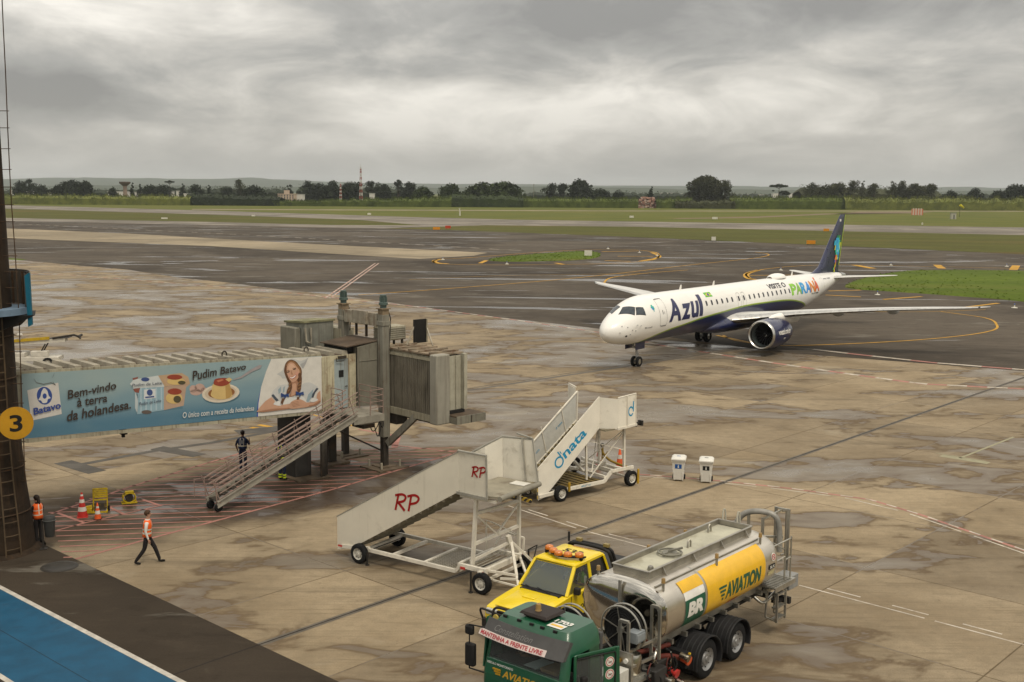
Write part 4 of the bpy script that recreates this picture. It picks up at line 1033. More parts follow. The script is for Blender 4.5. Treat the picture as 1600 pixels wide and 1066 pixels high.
    words('Pudim de Leite', ((217, 634), (252, 628), (252, 624), (217, 629)), 'pack_ink', (.06, .07, .10), shear=.25, bold=.01)
    words('Pudim de Leite', ((206, 604.5), (254, 600.5), (252, 596.5), (206, 600)), 'pack_ink', (.06, .07, .10), shear=.25, bold=.01)
    # ---------------- door bay at the end of the tunnel
    mb = MB(); z0, z1 = zb(-2.2)-.02, zt(-2.2)
    mb.box(-3.0, -2.72, T0-.10, T0-.004, z0, z1, 0); mb.box(-2.72, -2.34, T0-.05, T0-.004, z0, z1, 0); mb.box(-1.62, -1.22, T0-.05, T0-.004, z0, z1, 0); mb.box(-2.34, -1.62, T0-.05, T0-.004, z1-.16, z1, 0)
    mb.build('door_surround', M('door_surround_cream', (.43, .39, .27), .65, var=.16, dirt=((.16, .08, .035), .42, 2.4), streak=((.15, .09, .05), .5)), tun)
    mb = MB(); mb.box(-2.335, -1.625, T0-.03, T0-.002, z0+.02, z1-.17); d = mb.build('service_door', M('service_door_blue_grey', (.30, .345, .345), .55, var=.1, scale=1.1, streak=((.17, .15, .12), .45)), tun)
    mb = MB(); mb.box(-2.10, -1.86, T0-.045, T0-.031, z0+1.36, z0+1.66); mb.build('door_window', black, d)
    mb = MB(); mb.tube([(-1.70, T0-.03, z0+.95), (-1.70, T0-.09, z0+.95), (-1.82, T0-.09, z0+.95)], .018, 6); mb.build('handle', steel, d)
    mb = MB(); mb.box(-2.15, -1.75, T0-.12, T0-.052, z1-.13, z1-.03); mb.tube([(-2.25, T0-.10, z1-.1), (-2.25, T0-.10, z1-.24), (-1.9, T0-.14, z1-.24)], .02, 6); mb.build('door_lamp', steel, tun)
    # ---------------- hood over the joint, with its overhanging canopy
    mb = MB(); mb.hexa([(-1.2, .26, 2.84), (.10, .26, 2.76), (.10, 2.8, 2.76), (-1.2, 2.8, 2.84)], [(-1.2, .26, 5.42), (.10, .26, 5.60), (.10, 2.8, 5.60), (-1.2, 2.8, 5.42)]); mb.box(-1.24, -1.16, .22, .26, 2.84, 5.42); mb.box(-1.2, .1, .235, .258, 4.78, 4.82)
    hd = mb.build('tunnel_hood', gy, root, .01)
    mb = MB(); mb.hexa([(-1.75, .30, 5.45), (.12, .24, 5.61), (.12, 2.5, 5.61), (-1.75, 2.3, 5.45)], [(-1.75, .30, 5.49), (.12, .24, 5.65), (.12, 2.5, 5.65), (-1.75, 2.3, 5.49)]); mb.build('hood_canopy', roof, hd)
    mb = MB(); mb.box(-1.6, -1.25, .5, 2.2, 5.20, 5.44); mb.build('hood_gap_shade', black, hd)  # black block drawn for the shade in the gap under the canopy
    mb = MB(); mb.bar((-1.21, .27, 2.9), (-1.21, .27, 5.4), .07, .05); mb.build('hood_edge_seal', black, hd)
    # ---------------- lifting columns
    def column(y):
        mb = MB(); mb.box(-.185, .185, y-.185, y+.185, 1.38, 6.78); mb.box(-.22, .22, y-.22, y+.22, 6.30, 6.50)
        c = mb.build('lifting_column', col, root, .015)
        mb = MB(); mb.box(-.17, .17, y-.17, y+.17, 6.781, 7.02); mb.box(-.23, .23, y-.23, y+.23, 7.02, 7.06); mb.build('column_head', M('column_rust_top', (.22, .17, .11), .8, var=.25, dirt=((.13, .06, .025), .5, 2.5)), c)
        mb = MB(); mb.lathe([(.0, 7.06), (.14, 7.06), (.14, 7.18), (.2, 7.2), (.2, 7.3), (.12, 7.32), (.12, 7.56), (.14, 7.57), (.14, 7.63), (.0, 7.65)], 16, 0, Matrix.Translation((0, y, 0)))
        for k in range(6): a = PI*k/3; mb.box(.15*math.cos(a)-.02, .15*math.cos(a)+.02, y+.15*math.sin(a)-.02, y+.15*math.sin(a)+.02, 7.33, 7.55)
        mb.build('lift_motor', M('motor_green_grey', (.075, .105, .095), .5, var=.2), c)
        mb = MB(); mb.box(-.13, .13, y-.13, y+.13, .08, 1.379); mb.build('inner_column', steel, c)
        mb = MB(); mb.box(-.8, .8, y-.75, y+.75, 0, .06); mb.box(-.4, .4, y-.4, y+.4, .06, .10); mb.build('base_plate', M('base_plate_rust', (.12, .09, .06), .8, var=.3, dirt=((.06, .035, .02), .4, 2)), c)
        for sx, sy in ((.5, .45), (.5, -.45), (-.5, .45), (-.5, -.45)):
            mb = MB(); mb.cyl((sx, y+sy, .06), (sx, y+sy, .34), .05, n=10); mb.build('anchor_bolt', M('anchor_cream', (.32, .29, .22), .6), c)
        mb = MB(); mb.tube([(.2, y-.1, 6.9), (.3, y-.12, 6.6), (.27, y-.12, 6.1), (.22, y-.1, 5.2)], .025, 6); mb.build('column_cable', black, c)
    column(0.0); column(2.97)
    mb = MB(); mb.box(-.16, .16, .26, 2.71, 6.25, 6.80); mb.box(-.30, -.165, .9, 1.9, 6.30, 6.86); mb.box(.165, .27, .26, 2.71, 6.2, 6.32); mb.build('cross_beam', M('cross_beam_paint', (.30, .275, .215), .65, var=.16, dirt=((.13, .07, .035), .5, 1.8), streak=((.12, .07, .04), .6)), root)
    for y in (1.25, 2.0): mb = MB(); mb.cyl((0, y, 5.7), (0, y, 6.25), .06, n=10); mb.build('hanger_rod', steel, root)
    # ---------------- cab turned towards the aircraft
    mb = MB(); mb.hexa([(.30, -3.14, 2.58), (1.75, -3.14, 2.58), (1.75, .6, 2.58), (.30, .6, 2.58)], [(.30, -3.14, 5.20), (1.75, -3.14, 5.20), (1.75, .6, 5.26), (.30, .6, 5.26)])
    cab = mb.build('cab', bg, root)
    mb = MB(); y = -3.08
    while y < -.02: mb.box(.262, .297, y, y+.07, 2.74, 5.02); mb.box(.28, .298, y+.07, y+.135, 2.74, 5.02); y += .135
    mb.build('cab_curtain', dk, cab)
    mb = MB(); mb.box(.22, .297, -3.12, .25, 2.44, 2.73); mb.build('cab_side_rail', bg, cab); mb = MB(); mb.box(.24, .297, -3.12, .25, 5.03, 5.16); mb.build('cab_side_rail', bg, cab)
    mb = MB(); rng = random.Random(5)
    mb.box(.22, 1.82, -3.2, .62, 5.262, 5.33)
    for y in (-2.9, -2.2, -1.5, -.8, -.1): mb.box(.24, 1.8, y, y+.10, 5.331, 5.40)
    for k in range(14): x, y = rng.uniform(.4, 1.4), rng.uniform(-2.9, .3); mb.box(x, x+rng.uniform(.1, .4), y, y+rng.uniform(.03, .2), 5.333, 5.36+rng.random()*.05)
    mb.build('cab_roof', M('cab_roof_weathered', (.23, .185, .13), .85, var=.3, scale=2.0, dirt=((.10, .05, .025), .6, 2.2)), cab)
    mb = MB(); mb.box(-.02, .72, -3.62, -3.15, 2.42, 5.36); mb.build('cab_bumper', M('bumper_grey', (.26, .245, .20), .6, var=.1, scale=.8, streak=((.17, .15, .12), .4)), cab, .05)
    mb = MB(); mb.box(.73, 1.75, -3.22, -3.145, 2.75, 5.2); mb.box(.73, .80, -3.28, -3.221, 2.75, 5.2); mb.box(1.35, 1.42, -3.28, -3.221, 2.75, 5.2); mb.box(1.65, 1.82, -3.45, -3.221, 2.9, 5.28); mb.build('cab_shutter', M('cab_shutter_cream', (.36, .34, .265), .6, var=.1, streak=((.17, .15, .11), .45)), cab)
    mb = MB(); mb.box(.8, 1.7, -3.42, -3.29, 2.77, 2.9); mb.build('floor_seal', black, cab)
    mb = MB(); mb.box(.74, 2.32, -3.99, -3.0, 2.70, 2.76, 1); mb.box(.73, 2.34, -4.06, -4.0, 2.42, 2.755, 0); mb.box(2.28, 2.34, -3.99, -3.0, 2.42, 2.695, 0); mb.box(.73, .78, -3.99, -3.0, 2.42, 2.695, 0); mb.box(1.5, 1.54, -4.08, -4.061, 2.44, 2.74, 2)
    mb.build('cab_lip', [gy, M('lip_deck_brown', (.085, .062, .042), .8, var=.2), steel], cab)
    # canopy apparatus
    mb = MB(); mb.bar((.05, -.2, 1.1), (.35, -1.9, 2.58), .22, .26); mb.box(.30, .9, -2.2, -1.5, 2.36, 2.575); mb.build('cab_brace', col, root)
    mb = MB(); mb.box(.26, 1.7, -2.8, .5, 2.38, 2.575); mb.box(.3, .9, -.5, .2, 1.95, 2.379); mb.build('cab_underframe', steel, root)
    # aircon pack, black sign board with struts
    mb = MB(); mb.box(.55, 1.75, .66, 1.45, 5.5, 6.12)
    ac = mb.build('aircon_unit', bg, root, .02)
    mb = MB(); 
    for k in range(6): mb.box(.50, .549, .70, 1.41, 5.56+.09*k, 5.61+.09*k); mb.box(.6, 1.7, .615, .659, 5.56+.09*k, 5.61+.09*k)
    mb.build('louvre', M('louvre_grey', (.30, .28, .22), .6), ac)
    for x, y in ((.7, .75), (1.6, .75), (.7, 1.35), (1.6, 1.35)): mb = MB(); mb.box(x-.04, x+.04, y-.04, y+.04, 5.2, 5.499); mb.build('stand_leg', steel, ac)
    mb = MB(); mb.box(1.72, 2.45, .02, .10, 5.36, 6.42); sb = mb.build('roof_board', black, root)
    mb = MB(); mb.box(2.40, 2.46, -.02, .019, 5.36, 6.42); mb.build('board_edge', bg, sb)
    for a, b in (((2.40, -.05, 6.0), (1.95, -1.0, 5.34)), ((1.72, .05, 6.1), (1.2, -.1, 5.34))): mb = MB(); mb.bar(a, b, .05); mb.build('board_strut', rib, sb)
    # second cab on the far side
    mb = MB(); mb.hexa([(-1.75, 3.5, 3.2), (-.2, 3.5, 3.2), (-.2, 5.0, 3.2), (-1.75, 5.0, 3.2)], [(-1.75, 3.5, 6.22), (-.2, 3.5, 6.22), (-.2, 5.0, 6.12), (-1.75, 5.0, 6.12)]); 
    fc = mb.build('far_cab', M('far_cab_grey', (.20, .20, .17), .65, var=.14, streak=((.11, .10, .075), .5)), root, .01)
    mb = MB(); mb.hexa([(-1.82, 3.45, 6.225), (-.15, 3.45, 6.225), (-.15, 5.08, 6.126), (-1.82, 5.08, 6.126)], [(-1.82, 3.45, 6.31), (-.15, 3.45, 6.31), (-.15, 5.08, 6.21), (-1.82, 5.08, 6.21)]); mb.build('far_cab_roof', M('mossy_roof', (.20, .19, .11), .9, var=.25, dirt=((.09, .085, .045), .5, 1.4)), fc)
    mb = MB(); mb.box(-2.05, -1.76, 3.8, 5.05, 3.3, 6.0); mb.build('far_cab_bumper', gy, fc, .05)
    mb = MB(); mb.box(-.19, .5, 2.9, 5.5, 3.2, 5.9); mb.box(-.1, .45, 2.82, 2.899, 5.0, 5.8); mb.build('far_joint', bg, root)
    mb = MB(); mb.tube([(-1.75, 3.45, 6.0), (-1.72, 3.4, 5.4), (-1.5, 3.38, 5.3), (-1.48, 3.4, 6.0)], .05, 6); mb.build('hose_loop', rib, fc)
    for k in range(2): mb = MB(); mb.tube([(-.15+.3*k+.1*j, 2.80, 5.45+.13*math.sin(j*1.9+k)) for j in range(5)], .05, 6); mb.build('hose_coil', rib, fc)
    # ---------------- pedestal under the tunnel
    mb = MB(); mb.box(-4.05, -3.25, .85, 2.2, 0, zb(-3.6)-.18); ped = mb.build('pedestal', M('pedestal_dark', (.038, .036, .033), .55, var=.2, streak=((.07, .06, .05), .35)), root, .01)
    mb = MB(); prof = [(-3.18+.65*math.sin(a), .25+.75*(1-math.cos(a))) for a in [R(90)*k/8 for k in range(9)]]
    vs = [(x, y, .04) for x, y in prof]+[(x, y, 2.5) for x, y in prof]; mb.add(vs, [(j, j+1, 10+j, 9+j) for j in range(8)], 0, None, True); cp = mb.build('curved_guard', M('guard_grey', (.085, .078, .066), .5, var=.2, streak=((.15, .13, .10), .35)), ped, solid=.05)
    mb = MB()
    for k in (0, 4, 8): x, y = prof[k]; mb.cyl((x, y-.04, .04), (x, y-.04, 2.52), .03, n=6)
    mb.build('guard_rail', steel, ped)
    mb = MB(); mb.box(-4.3, -2.6, .15, 2.3, 0, .05); mb.build('pedestal_foot', M('base_plate_rust', (.12, .09, .06), .8), ped)
    # secondary dark legs and braces
    mb = MB(); mb.box(-1.55, -1.15, 2.0, 2.4, .1, 2.75); lg = mb.build('support_leg', steel, root)
    mb = MB(); mb.box(-2.0, -.7, 1.6, 2.8, 0, .09); mb.build('leg_base', M('base_plate_rust', (.12, .09, .06), .8), lg)
    for a, b in (((-1.3, 1.95, 1.6), (.9, 1.2, .35)), ((-1.9, 2.1, .1), (-1.9, 2.1, 1.7)), ((-1.9, 2.1, 1.7), (-1.4, 2.1, .5))): mb = MB(); mb.bar(a, b, .07); mb.build('leg_brace', steel, lg)
    # ---------------- landing and service stairs
    pale = M('stair_galvanised', (.27, .25, .205), .6, .15, var=.16, scale=2, dirt=((.13, .10, .07), .35, 3)); railm = M('stair_rail_paint', (.235, .17, .14), .6, var=.15)
    mb = MB(); z = 2.80; mb.box(-2.75, -1.25, -1.55, .38, z-.05, z); mb.box(-2.75, -1.25, -1.60, -1.55, z-.30, z); mb.box(-1.25, -1.19, -1.60, .38, z-.30, z); mb.box(-2.2, -1.3, -1.3, -.2, z-.42, z-.051)
    land = mb.build('landing', pale, root)
    mb = MB(); mb.box(-2.0, -1.4, -1.2, -.4, z-.62, z-.42); mb.build('landing_drive', steel, land)
    def rail(pts, hs, name, parent, post=None):
        mb = MB()
        for h in hs: mb.tube([Vector(p)+Vector((0, 0, h)) for p in pts], .02, 6)
        if post:
            for p in post: mb.tube([Vector(p), Vector(p)+Vector((0, 0, hs[-1]))], .022, 6)
        return mb.build(name, railm, parent)
    rail([(-1.9, -1.57, z), (-1.24, -1.57, z), (-1.24, .1, z)], (.3, .55, .8, 1.05), 'landing_rail', land, [(-1.9, -1.57, z), (-1.24, -1.57, z), (-1.24, -.7, z), (-1.24, .1, z)])
    rail([(-2.7, .1, z), (-2.7, -.72, z)], (.3, .55, .8, 1.05), 'landing_rail', land, [(-2.7, .1, z), (-2.7, -.72, z)])
    st = MB(); a0, b0 = Vector((-9.05, 0, .30)), Vector((-2.55, 0, 2.85)); t0, t1 = -1.55, -.78; dv = b0-a0
    for y in (t0, t1):
        p, q = a0+Vector((0, y, 0)), b0+Vector((0, y, 0)); st.bar(p, q, .05, .26); st.bar(p+Vector((0, -.05 if y == t0 else .05, .11)), q+Vector((0, -.05 if y == t0 else .05, .11)), .05, .04); st.bar(p+Vector((0, -.05 if y == t0 else .05, -.11)), q+Vector((0, -.05 if y == t0 else .05, -.11)), .05, .04)
    stairs = st.build('service_stairs', pale, root)
    mb = MB()
    for k in range(17): p = a0+dv*((k+.5)/17); mb.box(p.x-.13, p.x+.13, t0+.03, t1-.03, p.z+.02, p.z+.055)
    mb.build('treads', steel, stairs)
    for y in (t0-.03, t1+.03):
        mb = MB()
        for h in (.22, .42, .62, .82, 1.0):
            p, q = a0+Vector((.1, y, h)), b0+Vector((0, y, h)); mb.tube([p, q], .02 if h < 1 else .024, 6)
        mb.tube([a0+Vector((.1, y, 1.0)), a0+Vector((-.08, y, .9)), a0+Vector((-.02, y, .1))], .022, 6)
        for k in range(7): p = a0+dv*(.02+.96*k/6)+Vector((0, y, 0)); mb.tube([p, p+Vector((-.32, 0, .96))], .022, 6)
        mb.build('handrail', railm, stairs)
    mb = MB(); y = .30
    for h in (.2, .5, .8): mb.tube([(-9.0, y, .12+h), (-8.5, y, .12+h), (-2.7, .12, 2.35+h)], .018, 6)
    for k in range(5): mb.tube([(-9.0+1.5*k, y-.04*k, .12+.1+.52*k), (-9.0+1.5*k, y-.04*k, .95+.52*k)], .02, 6)
    mb.build('outer_guard_rail', railm, stairs)
    for y in (t0+.08, t1-.08): mb = MB(); mb.lathe([(.02, -.06), (.14, -.06), (.16, -.03), (.16, .03), (.14, .06), (.02, .06)], 16, 0, Matrix.Translation((-8.95, y, .16)), True, 'Y'); mb.build('wheel', M('tyre_rubber', (.012, .012, .012), .85), stairs)
    for i, (dx, sag) in enumerate(((0, .55), (.25, .8), (.5, .45))):
        mb = MB(); mb.tube(dense([(-1.6+dx, -1.0, z-.3), (-1.3+dx, -.9, z-.3-sag), (-.8+dx*.6, -.6, z-.45-sag*.5), (-.4, -.3, z-.2)], per=6), .022, 6); mb.build('hanging_cable', black, root)
bridge()

# ================================================================== FLOODLIGHT PILLAR
def pillar():
    C0 = Vector((-17.45, 37.3, 0))
    root = empty('floodlight_pillar', C0, 0, 'tall dark tapering pillar with rusty ladders, blue balcony and round yellow sign', 'pillar')
    edge = [(75, 905), (59, 868), (50, 800), (42, 755), (35, 700), (28, 620), (24, 560), (20, 500), (12, 380), (4, 265), (-3, 150), (-12, 0), (-22, -160)]
    dist = math.hypot(C0.x, C0.y)
    secs = []
    for u, v in edge:
        d = ray(u, v); dh = math.hypot(d.x, d.y)
        # tangent sight line: distance of the pillar's axis from it, in plan
        n = Vector((d.y, -d.x))/dh; r_ = abs(C0.x*n.x + C0.y*n.y)
        k = math.sqrt(dist*dist-r_*r_)/dh; secs.append((max(.2, r_), CAM_H + d.z*k))
    secs.sort(key=lambda q: q[1]); secs[0] = (secs[0][0], 0.0)
    t = NT('pillar_concrete'); n = t.noise(1.3, 6, .65, .3); st = t.noise(1, 5, .65, 0, scale=(6, 6, .3)); fi = t.noise(9, 4, .7)
    c = t.mix(t.step(n, .3, .7), (.016, .011, .007), (.034, .022, .013)); c = t.mix(t.math('MULTIPLY', t.step(st, .5, .7), .6), c, (.055, .031, .015)); c = t.mix(t.math('MULTIPLY', t.step(fi, .5, .75), .4), c, (.010, .008, .006))
    t.set('Base Color', c); t.set('Roughness', .9); t.set('Specular IOR Level', .2); t.bump(fi, .5, .02)
    mb = MB(); mb.loft([[(r_*math.cos(2*PI*j/28), r_*math.sin(2*PI*j/28), z) for j in range(28)] for r_, z in secs]); body = mb.build('shaft', t.mat, root)
    def rad(z):
        for (r0, z0), (r1, z1) in zip(secs, secs[1:]):
            if z <= z1: return r0+(r1-r0)*(z-z0)/(z1-z0)
        return secs[-1][0]
    iron = M('pillar_rust_iron', (.055, .034, .020), .7, var=.3, scale=3, dirt=((.12, .06, .025), .4, 4))
    face = math.atan2(-C0.y, -C0.x)          # bearing back to the viewer
    def on(z, a, off=.0): r_ = rad(z)+off; return Vector((r_*math.cos(a), r_*math.sin(a), z))
    zs = [.02+.6*k for k in range(23)]
    mb = MB()
    for a in (face+.26, face+.62): mb.tube([on(z, a, .09) for z in zs], .028, 6)
    z = .3
    while z < 13: mb.tube([on(z, face+.26, .09), on(z, face+.44, .12), on(z, face+.62, .09)], .018, 6); z += .45
    mb.build('climbing_ladder', M('ladder_pale_rust', (.075, .052, .03), .7, var=.25, scale=3), root)
    mb = MB()
    for z in (1.4, 2.9, 4.4, 5.9, 7.3): mb.tube([on(z, face-.9+.15*k, .03) for k in range(16)], .022, 6)
    mb.build('binding_hoops', iron, root)
    # the outer safety ladder that stands proud of the shaft
    path = [(39, 752), (37, 690), (33, 600), (30, 500), (24, 400), (18, 320), (15, 265), (12, 200), (9, 120), (5, 40), (2, -30), (-3, -120)]
    Y0 = C0.y-.2
    P = [AT(u, v, Y0)-C0 for u, v in path]
    mb = MB(); mb.tube(P, .018, 6)
    u_prev = None; k = 0
    for i in range(len(P)-1):
        L_ = (P[i+1]-P[i]).length; n = max(1, round(L_/.56))
        for j in range(n):
            p = P[i].lerp(P[i+1], j/n); r_ = rad(p.z)
            if p.z > 15: continue
            q = Vector((r_*.97 if p.x > r_*.97 else p.x-.3, -.15, p.z)); mb.tube([q, p, p+Vector((.05, .03, 0))], .013, 5)
    mb.build('outer_ladder', iron, root)
    # balcony
    dim = M('balcony_inner_grey', (.085, .072, .058), .8, var=.15, streak=((.05, .04, .03), .5)); blu = M('balcony_blue', (.010, .105, .165), .5, var=.12); pb = M('balcony_beam_blue', (.14, .20, .27), .55, var=.12)
    zt, zb_ = AT(40, 428, Y0).z, AT(20, 481, Y0).z
    mb = MB(); Rb = AT(36, 455, Y0).x-C0.x; Rb *= 1.0
    n = 20; a0, a1 = R(2), R(150)
    vs = []
    for j in range(n+1):
        a = a0+(a1-a0)*j/n
        for r_ in (Rb, Rb-.06):
            for z in (zb_, zt): vs.append((r_*math.cos(a), r_*math.sin(a), z))
    fs = []
    for j in range(n):
        b, c = 4*j, 4*j+4
        fs += [(b, b+1, c+1, c), (b+2, c+2, c+3, b+3), (b+1, b+3, c+3, c+1), (b, c, c+2, b+2)]
    fs += [(0, 2, 3, 1), (4*n, 4*n+1, 4*n+3, 4*n+2)]
    mb.add(vs, fs); bal = mb.build('balcony_wall', dim, root)
    mb = MB(); mb.tube([(Rb*math.cos(a0+(a1-a0)*j/n), Rb*math.sin(a0+(a1-a0)*j/n), zt+.02) for j in range(n+1)], .03, 6); mb.build('balcony_top_rail', M('matt_black_panel', (.016, .015, .014), .7), bal)
    mb = MB(); 
    for j in (3, 6, 9): a = a0+(a1-a0)*j/n; mb.bar(((Rb-.09)*math.cos(a), (Rb-.09)*math.sin(a), zb_), ((Rb-.09)*math.cos(a), (Rb-.09)*math.sin(a), zt), .05)
    mb.build('balcony_posts', iron, bal)
    mb = MB(); prof = [(Rb*math.cos(R(-75)+R(225)*j/20), Rb*math.sin(R(-75)+R(225)*j/20), zb_-.22) for j in range(21)]
    mb.prism(prof, (0, 0, .21)); mb.build('balcony_floor', pb, root)
    mb = MB(); mb.hexa([(-.9, -.6, zb_-.75), (.9, -.5, zb_-.7), (.9, .9, zb_-.7), (-.9, .9, zb_-.75)], [(-1.3, -.9, zb_-.23), (1.9, -.3, zb_-.23), (1.3, 1.2, zb_-.23), (-1.3, 1.2, zb_-.23)]); mb.build('balcony_bracket', M('matt_black_panel', (.016, .015, .014), .7), root)
    q = [AT(u, v, Y0-.1)-C0 for u, v in ((44, 511), (50, 508), (45.5, 426), (38, 431))]
    mb = MB(); mb.prism(q, (-.02, .14, 0)); mb.build('balcony_blue_fin', blu, root)
    # round sign with the stand number
    s = AT(25, 661.5, C0.y-rad(5)-.55)-C0
    Mx = Matrix.Translation(s) @ Matrix.Rotation(face+PI/2, 4, 'Z') @ Matrix.Rotation(R(-4), 4, 'X')
    rr = 26.0/FPX*(s+C0).y
    mb = MB(); mb.lathe([(0, .0), (rr, .0), (rr, .05), (0, .05)], 40, 0, Mx, False, 'Y'); sg = mb.build('stand_sign', M('sign_yellow', (.40, .205, .012), .5, var=.1, scale=1.4, dirt=((.16, .09, .02), .25, 2)), root)
    mb = MB(); text_on(mb, '3', lambda x, y: Mx @ Vector((-.19+.38*x, -.006, -.27+.54*y)), 0, bold=.02); mb.build('stand_number', M('sign_black', (.012, .011, .01), .5), sg)
    mb = MB(); mb.bar(Mx @ Vector((0, .05, 0)), Mx @ Vector((0, .7, 0)), .08); mb.build('sign_bracket', iron, sg)
    mb = MB(); mb.cyl(Vector((0, 0, -.05)), Vector((0, 0, .12)), rad(0)+.25, rad(0)+.05, 28); mb.build('pillar_foot', t.mat, root)
pillar()
# manhole in the service road
mb = MB(); c = G(93, 886)
mb.lathe([(0, .006), (.42, .006), (.44, .016), (.56, .016), (.58, .006)], 32, 0, Matrix.Translation((c.x, c.y, .006))); tag(mb.build('manhole_cover', M('manhole_iron', (.045, .04, .034), .5, .3, var=.3)), 'round iron manhole cover in the dark service road beside the pillar', 'manhole')

# ================================================================== WHEELED STAIRS
tyre = M('tyre_rubber', (.012, .012, .012), .85)
rimw = M('rim_white', (.46, .44, .38), .45, var=.12, dirt=((.14, .11, .08), .4, 8))
def add_wheel(parent, x, y, r=.33, w=.2, rim=rimw, out=-1, name='wheel', hub=True, dual=False):
    mb = MB(); Mx = Matrix.Translation((x, y, r))
    for k in ((0, 1.12*w) if dual else (0,)):
        Mk = Matrix.Translation((x, y-out*k, r))
        mb.lathe([(r*.58, -w/2), (r*.80, -w*.52), (r*.93, -w*.46), (r, -w*.34), (r, w*.34), (r*.93, w*.46), (r*.80, w*.52), (r*.58, w/2)], 26, 0, Mk, True, 'Y')
        for q in range(3): mb.lathe([(r*1.002, (-.2+.2*q)*w-.008), (r*1.006, (-.2+.2*q)*w), (r*1.002, (-.2+.2*q)*w+.008)], 26, 0, Mk, False, 'Y')
    wh = mb.build(name, tyre, parent)
    rm = MB(); o = out*w
    rm.lathe([(r*.60, o*.50), (r*.57, o*.46), (r*.50, o*.30), (r*.34, o*.22), (r*.30, o*.40), (r*.14, o*.42), (r*.12, o*.5), (.002, o*.5)], 22, 0, Mx, True, 'Y')
    for k in range(8): a = 2*PI*k/8; rm.cyl(Mx @ Vector((r*.42*math.cos(a), o*.2, r*.42*math.sin(a))), Mx @ Vector((r*.42*math.cos(a), o*.33, r*.42*math.sin(a))), r*.035, n=6, m=1)
    rm.build('rim', [rim, tyre], wh)
    return wh
panelw = M('stair_panel_white', (.62, .575, .475), .5, var=.05, scale=.7, dirt=((.30, .26, .19), .25, .9), streak=((.40, .36, .28), .12))
framew = M('stair_frame_white', (.64, .60, .51), .5, var=.1, scale=2, dirt=((.22, .17, .11), .3, 3))
inner = M('stair_inner_white', (.70, .66, .565), .5, var=.06, scale=1.2, dirt=((.28, .24, .17), .3, 1.4))
galv = M('galvanised_edge', (.33, .315, .27), .5, .3, var=.15)
redp = M('stair_logo_red', (.30, .012, .012), .5); bluep = M('stair_logo_blue', (.018, .24, .42), .5)
tread = M('tread_plate', (.21, .185, .13), .7, var=.2, dirt=((.09, .07, .045), .4, 3))
